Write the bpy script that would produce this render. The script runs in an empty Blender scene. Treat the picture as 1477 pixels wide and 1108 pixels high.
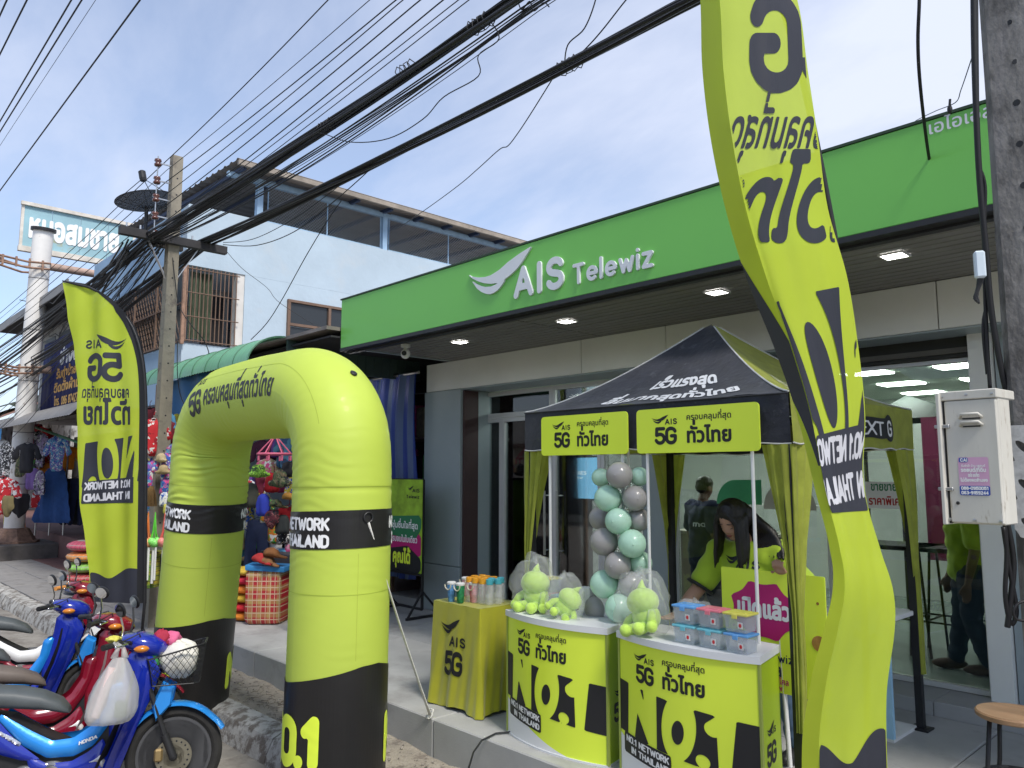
import bpy, bmesh, math, random
import numpy as np
from mathutils import Vector, Matrix
R=math.radians; PI=math.pi
random.seed(7)
SC=bpy.context.scene; COL=SC.collection
# ---------------------------------------------------------------- camera
FPX=1110.; CH=1.65; PITCH=math.atan(128/FPX); YAW=R(46.6)
cd=bpy.data.cameras.new('camera'); cam=bpy.data.objects.new('camera',cd); COL.objects.link(cam)
cam.location=(0,0,CH); cam.rotation_euler=(PI/2+PITCH,0,YAW)
cd.sensor_width=36; cd.lens=36*FPX/1477; cd.clip_end=900; cd.clip_start=.05
SC.camera=cam
# ---------------------------------------------------------------- sky
SUN_EL=R(52); SUN_DIR=Vector((.93,-.20,0)).normalized()*math.cos(SUN_EL)+Vector((0,0,math.sin(SUN_EL)))
W=bpy.data.worlds.new('World'); SC.world=W; W.use_nodes=True
nt=W.node_tree; nt.nodes.clear()
def nn(t,**k):
    n=nt.nodes.new(t)
    for a,b in k.items(): setattr(n,a,b)
    return n
wo=nn('ShaderNodeOutputWorld'); bg=nn('ShaderNodeBackground'); bg.inputs[1].default_value=.076
sky=nn('ShaderNodeTexSky'); sky.sky_type='NISHITA'; sky.sun_disc=False; sky.sun_elevation=SUN_EL
sky.sun_rotation=math.atan2(SUN_DIR.x,SUN_DIR.y); sky.air_density=1.0; sky.dust_density=.6; sky.ozone_density=2.2
tc=nn('ShaderNodeTexCoord'); sep=nn('ShaderNodeSeparateXYZ'); nt.links.new(tc.outputs['Generated'],sep.inputs[0])
# clouds on a plane high above: direction divided by its height
zc=nn('ShaderNodeMath',operation='MAXIMUM'); zc.inputs[1].default_value=.06; nt.links.new(sep.outputs[2],zc.inputs[0])
za=nn('ShaderNodeMath',operation='ADD'); za.inputs[1].default_value=.22; nt.links.new(zc.outputs[0],za.inputs[0])
dv=[]
for i in (0,1):
    d=nn('ShaderNodeMath',operation='DIVIDE'); nt.links.new(sep.outputs[i],d.inputs[0]); nt.links.new(za.outputs[0],d.inputs[1]); dv.append(d)
cb=nn('ShaderNodeCombineXYZ'); nt.links.new(dv[0].outputs[0],cb.inputs[0]); nt.links.new(dv[1].outputs[0],cb.inputs[1])
mp=nn('ShaderNodeMapping'); mp.inputs['Rotation'].default_value=(0,0,R(28)); mp.inputs['Scale'].default_value=(.8,1.7,1); mp.inputs['Location'].default_value=(2.3,.4,0)
nt.links.new(cb.outputs[0],mp.inputs[0])
n1=nn('ShaderNodeTexNoise'); n1.inputs['Scale'].default_value=1.5; n1.inputs['Detail'].default_value=9; n1.inputs['Roughness'].default_value=.56; n1.inputs['Distortion'].default_value=.35
nt.links.new(mp.outputs[0],n1.inputs['Vector'])
cr=nn('ShaderNodeValToRGB'); cr.color_ramp.elements[0].position=.40; cr.color_ramp.elements[1].position=.72
cr.color_ramp.elements[0].color=(.33,.33,.33,1); cr.color_ramp.elements[1].color=(.80,.80,.80,1)
nt.links.new(n1.outputs[0],cr.inputs[0])
# thicker cloud over the buildings' side (a broad real cloud bank in direction +Y), thin over the street
n2=nn('ShaderNodeVectorMath',operation='DOT_PRODUCT'); n2.inputs[1].default_value=(.35,.94,.05); nt.links.new(tc.outputs['Generated'],n2.inputs[0])
mr=nn('ShaderNodeMapRange'); mr.inputs[1].default_value=.35; mr.inputs[2].default_value=1.; mr.inputs[3].default_value=.0; mr.inputs[4].default_value=.62
nt.links.new(n2.outputs['Value'],mr.inputs[0])
ad=nn('ShaderNodeMath',operation='ADD',use_clamp=True); nt.links.new(cr.outputs[0],ad.inputs[0]); nt.links.new(mr.outputs[0],ad.inputs[1])
mx=nn('ShaderNodeMix',data_type='RGBA'); mx.inputs[7].default_value=(6.3,6.8,8.2,1)
tint=nn('ShaderNodeMix',data_type='RGBA',blend_type='MULTIPLY'); tint.inputs[0].default_value=1; tint.inputs[7].default_value=(1.35,1.42,1.5,1)
nt.links.new(sky.outputs[0],tint.inputs[6])
nt.links.new(ad.outputs[0],mx.inputs[0]); nt.links.new(tint.outputs[2],mx.inputs[6]); nt.links.new(mx.outputs[2],bg.inputs[0]); nt.links.new(bg.outputs[0],wo.inputs[0])
sl=bpy.data.lights.new('sun','SUN'); sl.energy=2.3; sl.angle=R(13); sl.color=(1,.95,.87)
so=bpy.data.objects.new('sun',sl); COL.objects.link(so); so.rotation_euler=SUN_DIR.to_track_quat('Z','Y').to_euler(); so.location=(0,0,20)
vs=SC.view_settings; vs.view_transform='Standard'; vs.look='None'; vs.gamma=1; vs.use_curve_mapping=False; vs.exposure=.8
# ---------------------------------------------------------------- pixel rays (photograph size 1477x1108) to points on real planes
_cp,_sp=math.cos(PITCH),math.sin(PITCH)
_fh=Vector((-math.sin(YAW),math.cos(YAW),0)); _r=Vector((math.cos(YAW),math.sin(YAW),0)); _F=_fh*_cp+Vector((0,0,_sp)); _U=-_fh*_sp+Vector((0,0,_cp))
def ray(x,y): return _F*FPX+_r*(x-738.5)-_U*(y-554)
CP=Vector((0,0,CH))
def onZ(x,y,z): d=ray(x,y); return CP+d*((z-CH)/d.z)
def onY(x,y,Y): d=ray(x,y); return CP+d*(Y/d.y)
def onX(x,y,X): d=ray(x,y); return CP+d*(X/d.x)
def onD(x,y,D): d=ray(x,y); return CP+d*(D/d.dot(_F))
# ---------------------------------------------------------------- materials
def srgb(r,g,b): return tuple(((c/255)/12.92 if c/255<=.04045 else ((c/255+.055)/1.055)**2.4) for c in (r,g,b))
_M={}
def M(name,col=(.5,.5,.5),rough=.6,metal=0,var=.12,vs=5,bump=0,bs=60,coat=0,emit=None,es=1,trans=0,translucent=0,col2=None,c2t=(.5,.62),c2s=6,alpha=1,ior=1.45,stretch=None,thin=0,sheen=0,wear=None):
    if name in _M: return _M[name]
    m=bpy.data.materials.new(name); m.use_nodes=True; t=m.node_tree; N=t.nodes; L=t.links; b=N['Principled BSDF']
    b.inputs['Roughness'].default_value=rough; b.inputs['Metallic'].default_value=metal; b.inputs['IOR'].default_value=ior
    b.inputs['Coat Weight'].default_value=coat; b.inputs['Coat Roughness'].default_value=.08; b.inputs['Transmission Weight'].default_value=trans; b.inputs['Alpha'].default_value=alpha
    if sheen: b.inputs['Sheen Weight'].default_value=sheen
    c=N.new('ShaderNodeTexCoord'); src=c.outputs['Object']
    if stretch:
        mp=N.new('ShaderNodeMapping'); mp.inputs['Scale'].default_value=stretch; L.new(src,mp.inputs[0]); src=mp.outputs[0]
    out=None
    if var or col2:
        n=N.new('ShaderNodeTexNoise'); n.inputs['Scale'].default_value=vs; n.inputs['Detail'].default_value=7; n.inputs['Roughness'].default_value=.6; L.new(src,n.inputs['Vector'])
        mx=N.new('ShaderNodeMix'); mx.data_type='RGBA'
        mx.inputs[6].default_value=tuple(v*(1-var) for v in col[:3])+(1,); mx.inputs[7].default_value=tuple(min(1,v*(1+var)) for v in col[:3])+(1,)
        r=N.new('ShaderNodeMapRange'); r.inputs[1].default_value=.3; r.inputs[2].default_value=.7; L.new(n.outputs[0],r.inputs[0]); L.new(r.outputs[0],mx.inputs[0]); out=mx.outputs[2]
        if col2:
            n2=N.new('ShaderNodeTexNoise'); n2.inputs['Scale'].default_value=c2s; n2.inputs['Detail'].default_value=9; n2.inputs['Roughness'].default_value=.68; L.new(src,n2.inputs['Vector'])
            r2=N.new('ShaderNodeMapRange'); r2.inputs[1].default_value=c2t[0]; r2.inputs[2].default_value=c2t[1]; L.new(n2.outputs[0],r2.inputs[0])
            m2=N.new('ShaderNodeMix'); m2.data_type='RGBA'; L.new(r2.outputs[0],m2.inputs[0]); L.new(out,m2.inputs[6]); m2.inputs[7].default_value=tuple(col2)+(1,); out=m2.outputs[2]
        L.new(out,b.inputs['Base Color'])
        rr=N.new('ShaderNodeMapRange'); rr.inputs[3].default_value=max(.02,rough-.08); rr.inputs[4].default_value=min(1,rough+.08); L.new(n.outputs[0],rr.inputs[0]); L.new(rr.outputs[0],b.inputs['Roughness'])
    else: b.inputs['Base Color'].default_value=tuple(col[:3])+(1,)
    if bump:
        n=N.new('ShaderNodeTexNoise'); n.inputs['Scale'].default_value=bs; n.inputs['Detail'].default_value=5; L.new(src,n.inputs['Vector'])
        bp=N.new('ShaderNodeBump'); bp.inputs['Strength'].default_value=1; bp.inputs['Distance'].default_value=bump; L.new(n.outputs[0],bp.inputs['Height']); L.new(bp.outputs[0],b.inputs['Normal'])
    if emit:
        b.inputs['Emission Color'].default_value=tuple(emit)+(1,); b.inputs['Emission Strength'].default_value=es
    if translucent or thin:
        o=N['Material Output']; last=b.outputs[0]
        if translucent:
            tr=N.new('ShaderNodeBsdfTranslucent'); ms=N.new('ShaderNodeMixShader'); ms.inputs[0].default_value=translucent
            if out: L.new(out,tr.inputs[0])
            else: tr.inputs[0].default_value=tuple(col[:3])+(1,)
            L.new(last,ms.inputs[1]); L.new(tr.outputs[0],ms.inputs[2]); last=ms.outputs[0]
        if thin:
            tp=N.new('ShaderNodeBsdfTransparent'); ms=N.new('ShaderNodeMixShader'); ms.inputs[0].default_value=thin
            L.new(last,ms.inputs[1]); L.new(tp.outputs[0],ms.inputs[2]); last=ms.outputs[0]
        L.new(last,o.inputs[0])
    _M[name]=m; return m
def glassmat(name,tint=(.8,.86,.84),refl=.12,rough=.01):
    """a pane: see-through with a fresnel reflection"""
    if name in _M: return _M[name]
    m=bpy.data.materials.new(name); m.use_nodes=True; t=m.node_tree; N=t.nodes; L=t.links; N.remove(N['Principled BSDF']); o=N['Material Output']
    tp=N.new('ShaderNodeBsdfTransparent'); tp.inputs[0].default_value=tint+(1,); gl=N.new('ShaderNodeBsdfGlossy'); gl.inputs['Roughness'].default_value=rough
    fr=N.new('ShaderNodeFresnel'); fr.inputs[0].default_value=1.5; ad=N.new('ShaderNodeMath'); ad.operation='ADD'; ad.use_clamp=True; ad.inputs[1].default_value=refl; L.new(fr.outputs[0],ad.inputs[0])
    ms=N.new('ShaderNodeMixShader'); L.new(ad.outputs[0],ms.inputs[0]); L.new(tp.outputs[0],ms.inputs[1]); L.new(gl.outputs[0],ms.inputs[2]); L.new(ms.outputs[0],o.inputs[0])
    _M[name]=m; return m
# ---------------------------------------------------------------- things, parts
WM={}
def setp(o,label=None,cat=None,group=None,kind=None):
    if label: o['label']=label
    if cat: o['category']=cat
    if group: o['group']=group
    if kind: o['kind']=kind
    return o
def thing(name,label,cat,loc=(0,0,0),rz=0,group=None):
    o=bpy.data.objects.new(name,None); COL.objects.link(o); o.empty_display_size=.1
    o.location=loc; o.rotation_euler=(0,0,rz); setp(o,label,cat,group)
    WM[o.name]=Matrix.Translation(Vector(loc))@Matrix.Rotation(rz,4,'Z'); return o
def tree(o): return [c for c in COL.objects if c.parent==o]
_kids={}
def dup(o,loc,rz=None,label=None,group=None,parent=None,top=True):
    c=o.copy(); COL.objects.link(c)
    if parent: c.parent=parent
    if top:
        c.location=loc
        if rz is not None: c.rotation_euler=(0,0,rz)
        if label: c['label']=label
        if group: c['group']=group
    for k in _kids.get(o.name,[]): dup(k,None,parent=c,top=False)
    return c
def link(me,name,mats,parent=None,smooth=False,autos=None):
    o=bpy.data.objects.new(name,me); COL.objects.link(o)
    for m in (mats if isinstance(mats,(list,tuple)) else [mats]): me.materials.append(m)
    if parent:
        o.parent=parent; _kids.setdefault(parent.name,[]).append(o)
        WM[o.name]=WM.get(parent.name,Matrix())
    if smooth:
        me.polygons.foreach_set('use_smooth',[True]*len(me.polygons))
        if autos: me.set_sharp_from_angle(angle=R(autos))
    return o
_bevc={}
def bevbox(sx,sy,sz,b,seg=1):
    k=(round(sx,4),round(sy,4),round(sz,4),b,seg)
    if k in _bevc: return _bevc[k]
    bm=bmesh.new(); bmesh.ops.create_cube(bm,size=1,matrix=Matrix.Diagonal((sx,sy,sz,1)))
    bmesh.ops.bevel(bm,geom=list(bm.edges),offset=b,segments=seg,profile=.5,affect='EDGES')
    bm.verts.ensure_lookup_table(); bm.verts.index_update()
    r=([v.co.copy() for v in bm.verts],[[v.index for v in f.verts] for f in bm.faces]); bm.free(); _bevc[k]=r; return r
class G:
    def __init__(s,X=None): s.v=[]; s.f=[]; s.m=[]; s.mi=0; s.X=X
    def add(s,V,F,T=None):
        n=len(s.v)
        for p in V:
            p=Vector(p)
            if T is not None: p=T@p
            if s.X is not None: p=s.X@p
            s.v.append(p)
        s.f+= [[i+n for i in f] for f in F]; s.m+=[s.mi]*len(F); return s
    def box(s,c,d,bev=0,rot=None,seg=1):
        T=Matrix.Translation(Vector(c))@(rot.to_4x4() if rot is not None else Matrix())
        if bev: V,F=bevbox(*d,bev,seg)
        else:
            x,y,z=[k/2 for k in d]; V=[(a*x,b*y,e*z) for a in(-1,1) for b in(-1,1) for e in(-1,1)]; F=[(0,1,3,2),(4,6,7,5),(0,4,5,1),(2,3,7,6),(0,2,6,4),(1,5,7,3)]
        return s.add(V,F,T)
    def bb(s,a,b,bev=0): # box from min to max
        a=Vector(a); b=Vector(b); return s.box((a+b)/2,[abs(q) for q in (b-a)],bev)
    def tube(s,P,r,n=8,cap=True,closed=False,sq=None):
        """sweep a ring of radius r (number, or list per point) along P; sq=(a,b) sweeps a rectangle a x b"""
        P=[Vector(p) for p in P]; k=len(P); rr=r if isinstance(r,(list,tuple)) else [r]*k
        def tan(i):
            if closed: return (P[(i+1)%k]-P[i-1]).normalized()
            return (P[min(i+1,k-1)]-P[max(i-1,0)]).normalized()
        t=tan(0); up=Vector((0,0,1)) if abs(t.z)<.9 else Vector((0,1,0)); a=t.cross(up).normalized(); V=[]
        for i in range(k):
            t=tan(i); a=(a-t*a.dot(t)); a=a.normalized() if a.length>1e-6 else t.orthogonal().normalized(); b=t.cross(a)
            for j in range(n):
                if sq:
                    cx,cy=[(-.5,-.5),(.5,-.5),(.5,.5),(-.5,.5)][j]; V.append(P[i]+a*cx*sq[0]+b*cy*sq[1])
                else:
                    w=2*PI*j/n; V.append(P[i]+(a*math.cos(w)+b*math.sin(w))*rr[i])
        F=[]
        for i in range(k if closed else k-1):
            i2=(i+1)%k
            for j in range(n): j2=(j+1)%n; F.append((i*n+j,i*n+j2,i2*n+j2,i2*n+j))
        if cap and not closed: F.append(tuple(range(n))[::-1]); F.append(tuple((k-1)*n+j for j in range(n)))
        return s.add(V,F)
    def bar(s,a,b,w,h=None): return s.tube([a,b],1,4,sq=(w,h or w))
    def cyl(s,a,b,r,r2=None,n=16): return s.tube([a,b],[r,r if r2 is None else r2],n)
    def lathe(s,prof,c=(0,0,0),n=20,ax='z',T=None):
        V=[];F=[];k=len(prof)
        for (r,z) in prof:
            for j in range(n):
                w=2*PI*j/n; x,y=r*math.cos(w),r*math.sin(w); V.append({'z':(x,y,z),'x':(z,x,y),'y':(y,z,x)}[ax])
        for i in range(k-1):
            for j in range(n): j2=(j+1)%n; F.append((i*n+j,i*n+j2,(i+1)*n+j2,(i+1)*n+j))
        if prof[0][0]>1e-4: F.append(tuple(range(n))[::-1])
        if prof[-1][0]>1e-4: F.append(tuple((k-1)*n+j for j in range(n)))
        T2=Matrix.Translation(Vector(c))@(T.to_4x4() if T is not None else Matrix()); return s.add(V,F,T2)
    def ell(s,c,rad,n=16,m=10,rot=None):
        prof=[(math.sin(PI*i/m),-math.cos(PI*i/m)) for i in range(m+1)]; prof[0]=(1e-5,-1);prof[-1]=(1e-5,1)
        if not hasattr(rad,'__len__'): rad=(rad,)*3
        T=Matrix.Translation(Vector(c))@(rot.to_4x4() if rot is not None else Matrix())@Matrix.Diagonal((*rad,1))
        g=G(); g.lathe(prof,n=n); return s.add(g.v,g.f,T)
    def prism(s,poly,d,T=None):
        """polygon in local xy, extruded from z=0 to z=d, then T"""
        n=len(poly); V=[(x,y,0) for x,y in poly]+[(x,y,d) for x,y in poly]
        F=[tuple(range(n))[::-1],tuple(range(n,2*n))]+[(i,(i+1)%n,n+(i+1)%n,n+i) for i in range(n)]
        return s.add(V,F,T)
    def grid(s,fn,nu,nv,thick=0):
        V=[fn(i/nu,j/nv) for j in range(nv+1) for i in range(nu+1)]
        F=[(j*(nu+1)+i,j*(nu+1)+i+1,(j+1)*(nu+1)+i+1,(j+1)*(nu+1)+i) for j in range(nv) for i in range(nu)]
        if thick:
            V=[Vector(v) for v in V]; nrm=[Vector() for _ in V]
            for f in F:
                q=(V[f[2]]-V[f[0]]).cross(V[f[3]]-V[f[1]])
                for i in f: nrm[i]+=q
            k=len(V); V2=[v-(n.normalized() if n.length>0 else n)*thick for v,n in zip(V,nrm)]
            F2=[tuple(i+k for i in f[::-1]) for f in F]; B=[]
            w=nu+1
            loop=[i for i in range(nu+1)]+[j*w+nu for j in range(1,nv+1)]+[nv*w+i for i in range(nu-1,-1,-1)]+[j*w for j in range(nv-1,0,-1)]
            for a,b in zip(loop,loop[1:]+loop[:1]): B.append((b,a,a+k,b+k))
            V=V+V2; F=F+F2+B
        return s.add(V,F)
    def build(s,name,mats,parent=None,smooth=False,autos=None,label=None,cat=None,group=None,kind=None,local=False):
        V=s.v
        if parent is not None and not local:
            T=WM.get(parent.name,Matrix()).inverted(); V=[T@v for v in V]
        me=bpy.data.meshes.new(name); me.from_pydata([tuple(v) for v in V],[],s.f)
        o=link(me,name,mats,parent,smooth,autos)
        if s.mi or any(s.m): me.polygons.foreach_set('material_index',s.m)
        me.update(); return setp(o,label,cat,group,kind)
def solo(g,name,mat,label,cat,group=None,smooth=False,autos=None):
    """a thing that is one mesh, with its origin at its base"""
    lo=Vector([min(v[i] for v in g.v) for i in range(3)]); hi=Vector([max(v[i] for v in g.v) for i in range(3)]); c=Vector(((lo.x+hi.x)/2,(lo.y+hi.y)/2,lo.z))
    g.v=[v-c for v in g.v]; o=g.build(name,mat,None,smooth,autos,label,cat,group,local=True); o.location=c; return o
# ---------------------------------------------------------------- flat print: shapes as distance fields, meshed
def seg_d(P,a,b):
    a=np.array(a,float);b=np.array(b,float); ab=b-a; t=np.clip(((P-a)@ab)/max(ab@ab,1e-12),0,1); return np.linalg.norm(P-(a+t[:,None]*ab),axis=1)
def poly_f(loops):
    """signed distance (inside negative), non-zero winding"""
    E=np.array([(p[i][0],p[i][1],p[(i+1)%len(p)][0],p[(i+1)%len(p)][1]) for p in loops for i in range(len(p))],float)
    def f(P):
        P=np.asarray(P,float); x=P[:,0:1]; y=P[:,1:2]; ax,ay,bx,by=E.T
        dx,dy=bx-ax,by-ay; L2=np.maximum(dx*dx+dy*dy,1e-14); t=np.clip(((x-ax)*dx+(y-ay)*dy)/L2,0,1)
        d=np.sqrt(((x-ax-t*dx)**2+(y-ay-t*dy)**2).min(axis=1))
        cr=dx*(y-ay)-dy*(x-ax); w=((ay<=y)&(by>y)&(cr>0)).sum(1)-((ay>y)&(by<=y)&(cr<0)).sum(1)
        return np.where(w!=0,-d,d)
    return f
def stroke_f(lines,w):
    def f(P):
        d=None
        for l in lines:
            for a,b in zip(l[:-1],l[1:]):
                q=seg_d(P,a,b); d=q if d is None else np.minimum(d,q)
        return d-w/2
    return f
def march(f,x0,y0,x1,y1,c):
    nx=max(2,int(math.ceil((x1-x0)/c))); ny=max(2,int(math.ceil((y1-y0)/c)))
    xs=np.linspace(x0,x1,nx+1); ys=np.linspace(y0,y1,ny+1); gx,gy=np.meshgrid(xs,ys); P=np.stack([gx.ravel(),gy.ravel()],1)
    v=f(P); v=np.where(np.abs(v)<1e-7,1e-7,v); ins=v<0; V=[];F=[];cache={}
    def vert(i):
        if i not in cache: cache[i]=len(V); V.append((P[i][0],P[i][1]))
        return cache[i]
    def edge(i,j):
        k=(min(i,j),max(i,j))
        if k not in cache:
            t=v[i]/(v[i]-v[j]); q=P[i]+(P[j]-P[i])*t; cache[k]=len(V); V.append((q[0],q[1]))
        return cache[k]
    w=nx+1; I=ins.reshape(ny+1,nx+1); cnt=I[:-1,:-1]*1+I[:-1,1:]+I[1:,1:]+I[1:,:-1]
    for j,i in zip(*np.nonzero(cnt)):
        q=(j*w+i,j*w+i+1,(j+1)*w+i+1,(j+1)*w+i)
        if cnt[j,i]==4: F.append([vert(k) for k in q]); continue
        o=[]
        for a,b in zip(q,q[1:]+q[:1]):
            if ins[a]: o.append(vert(a))
            if ins[a]!=ins[b]: o.append(edge(a,b))
        if len(o)>2: F.append(o)
    return V,F
# Thai glyph outlines come from the built-in font
_gl={}
def _curve(s):
    c=bpy.data.curves.new('tmp','FONT'); c.body=s; c.resolution_u=4; o=bpy.data.objects.new('tmp',c); COL.objects.link(o)
    dg=bpy.context.evaluated_depsgraph_get(); cu=o.evaluated_get(dg).to_curve(dg); L=[]
    for sp in cu.splines:
        bp=list(sp.bezier_points); pts=[]
        for a,b in zip(bp,bp[1:]+bp[:1]):
            p0,p1,p2,p3=a.co,a.handle_right,b.handle_left,b.co
            st=(p1-p0).cross(p3-p0).length<1e-5 and (p2-p0).cross(p3-p0).length<1e-5
            for k in range(1 if st else 5):
                t=k/5; q=p0*(1-t)**3+p1*3*t*(1-t)**2+p2*3*t*t*(1-t)+p3*t**3; pts.append((q.x,q.y))
        if len(pts)>2: L.append(pts)
    o.to_curve_clear() if hasattr(o,'to_curve_clear') else None
    COL.objects.unlink(o); bpy.data.objects.remove(o); bpy.data.curves.remove(c); return L
_bar0=None
def glyph(ch):
    global _bar0
    if ch in _gl: return _gl[ch]
    if _bar0 is None: _bar0=min(p[0] for p in _curve('|')[0])
    L=_curve(ch+'|'); bar=L[-1]; adv=min(p[0] for p in bar)-_bar0; _gl[ch]=(L[:-1],adv); return _gl[ch]
_gm={}
UP='ิีึืั็'; TONE='่้๊๋์'
def thai(s,h=1.,bold=0.,sx=1.,cell=.045,track=0.,slant=0):
    """text as a flat mesh; h = height of a consonant; returns V,F,width"""
    k=h/.56; V=[];F=[];x=0; prev=''
    for ch in s:
        if ch==' ': x+=.26*sx; prev=ch; continue
        L,adv=glyph(ch); key=(ch,round(bold,3),cell)
        if key not in _gm:
            if not L: _gm[key]=([],[])
            else:
                f0=poly_f(L); xs=[p[0] for l in L for p in l]; ys=[p[1] for l in L for p in l]; m=bold+.02
                _gm[key]=march(lambda P:f0(P)-bold,min(xs)-m,min(ys)-m,max(xs)+m,max(ys)+m,cell)
        gv,gf=_gm[key]; dy=0
        if ch in TONE and prev in UP: dy=.19+bold
        if ch in UP or ch in TONE: dy+=bold*.8
        if ch in 'ุู': dy-=bold*.8
        n=len(V); V+=[((x+p[0]*sx+slant*(p[1]+dy))*k,(p[1]+dy)*k) for p in gv]; F+=[[i+n for i in q] for q in gf]
        x+=(adv+(track if adv>.05 else 0))*sx
        prev=ch
    return V,F,x*k
def arc(cx,cy,rx,ry,a0,a1,n=9): return [(cx+rx*math.cos(R(a0+(a1-a0)*i/n)),cy+ry*math.sin(R(a0+(a1-a0)*i/n))) for i in range(n+1)]
LET={ # monoline capitals: (width, strokes) on a cap height of 1
'A':(.62,[[(0,0),(.31,1),(.62,0)],[(.11,.3),(.51,.3)]]),'I':(.02,[[(0,0),(0,1)]]),'N':(.52,[[(0,0),(0,1),(.52,0),(.52,1)]]),
'S':(.5,[arc(.25,.76,.24,.24,20,270,12)+arc(.25,.25,.25,.25,90,-160,12)]),'T':(.54,[[(0,1),(.54,1)],[(.27,1),(.27,0)]]),
'E':(.42,[[(.42,0),(0,0),(0,1),(.42,1)],[(0,.52),(.36,.52)]]),'L':(.4,[[(0,1),(0,0),(.4,0)]]),'H':(.5,[[(0,0),(0,1)],[(.5,0),(.5,1)],[(0,.52),(.5,.52)]]),
'W':(.82,[[(0,1),(.2,0),(.41,.85),(.62,0),(.82,1)]]),'X':(.54,[[(0,0),(.54,1)],[(0,1),(.54,0)]]),'K':(.5,[[(0,0),(0,1)],[(.5,1),(0,.4)],[(.16,.58),(.5,0)]]),
'O':(.52,[arc(.26,.74,.26,.26,0,180)+arc(.26,.26,.26,.26,180,360)+[(.52,.74)]]),'D':(.5,[[(0,0),(0,1),(.22,1)]+arc(.22,.72,.28,.28,90,0,6)+arc(.22,.28,.28,.28,0,-90,6)+[(0,0)]]),
'R':(.5,[[(0,0),(0,1),(.24,1)]+arc(.24,.75,.25,.25,90,-90,10)+[(0,.5)],[(.26,.5),(.5,0)]]),'P':(.5,[[(0,0),(0,1),(.24,1)]+arc(.24,.74,.26,.26,90,-90,10)+[(0,.48)]]),
'G':(.54,[arc(.27,.73,.27,.27,15,180)+arc(.27,.27,.27,.27,180,360)+[(.54,.48),(.3,.48)]]),'C':(.5,[arc(.26,.74,.26,.26,15,180)+arc(.26,.26,.26,.26,180,345)]),
'5':(.52,[[(.5,1),(.05,1),(.03,.56)]+arc(.25,.31,.27,.31,118,-158,14)]),'1':(.2,[[(0,.78),(.2,1),(.2,0)]]),'.':(.02,[[(0,.02),(.02,.02)]]),
'0':(.46,[arc(.23,.77,.23,.23,0,180)+arc(.23,.23,.23,.23,180,360)+[(.46,.77)]]),'8':(.46,[arc(.23,.76,.21,.23,-90,270,16),arc(.23,.27,.23,.27,90,450,16)]),
'9':(.46,[arc(.23,.72,.23,.27,0,360,16),[(.46,.72)]+arc(.2,.3,.26,.3,0,-120,8)]),'6':(.46,[arc(.23,.27,.23,.27,0,360,16),[(0,.3)]+arc(.26,.7,.26,.3,180,50,8)]),
'3':(.44,[arc(.2,.75,.22,.24,130,-90,12),arc(.2,.26,.24,.26,90,-130,12)]),'2':(.44,[arc(.22,.76,.21,.23,150,-20,10)+[(0,0),(.44,0)]]),'4':(.48,[[(.36,0),(.36,1),(0,.3),(.48,.3)]]),
'7':(.44,[[(0,1),(.44,1),(.14,0)]]),'-':(.26,[[(0,.45),(.26,.45)]]),'/':(.3,[[(0,-.05),(.3,1.05)]]),'Y':(.54,[[(0,1),(.27,.48),(.54,1)],[(.27,.48),(.27,0)]]),'V':(.56,[[(0,1),(.28,0),(.56,1)]]),
'J':(.4,[[(.4,1),(.4,.22)]+arc(.2,.22,.2,.22,0,-170,8)]),'U':(.5,[[(0,1),(0,.25)]+arc(.25,.25,.25,.25,180,360,10)+[(.5,1)]]),'B':(.5,[[(0,0),(0,1),(.24,1)]+arc(.24,.77,.23,.23,90,-90,8)+[(0,.54)],[(.24,.54)]+arc(.24,.27,.25,.27,90,-90,8)+[(0,0)]]),'M':(.66,[[(0,0),(0,1),(.33,.3),(.66,1),(.66,0)]]),
'e':(.5,[[(.02,.35),(.5,.35)]+arc(.26,.35,.245,.33,0,310,16)]),'l':(.02,[[(0,0),(0,1.05)]]),'w':(.66,[[(0,.68),(.17,0),(.33,.6),(.5,0),(.66,.68)]]),'i':(.02,[[(0,0),(0,.68)],[(0,.98),(.01,.98)]]),
'z':(.42,[[(0,.68),(.42,.68),(0,0),(.42,0)]]),'m':(.7,[[(0,0),(0,.68)],[(0,.5)]+arc(.175,.5,.175,.18,180,0,8)+[(.35,0)],[(.35,.5)]+arc(.525,.5,.175,.18,180,0,8)+[(.7,0)]]),'a':(.46,[arc(.23,.34,.23,.34,0,360,14),[(.46,.68),(.46,0)]]),'v':(.48,[[(0,.68),(.24,0),(.48,.68)]]),
}
_sm={}
def latin(s,h=1.,w=.16,sx=1.,gap=.2,cell=.06,slant=0):
    V=[];F=[];x=w/2
    for ch in s:
        if ch==' ': x+=.42; continue
        wd,L=LET[ch]; key=(ch,w,sx,cell)
        if key not in _sm:
            L2=[[(p[0]*sx,w/2+p[1]*(1-w)) for p in l] for l in L]; f=stroke_f(L2,w); xs=[p[0] for l in L2 for p in l]; ys=[p[1] for l in L2 for p in l]; m=w/2+.03
            _sm[key]=march(f,min(xs)-m,min(ys)-m,max(xs)+m,max(ys)+m,cell)
        gv,gf=_sm[key]; n=len(V); V+=[((x+p[0]+slant*p[1])*h,p[1]*h) for p in gv]; F+=[[i+n for i in q] for q in gf]; x+=wd*sx+gap+w*.0
    return V,F,(x-gap+w/2)*h
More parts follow.
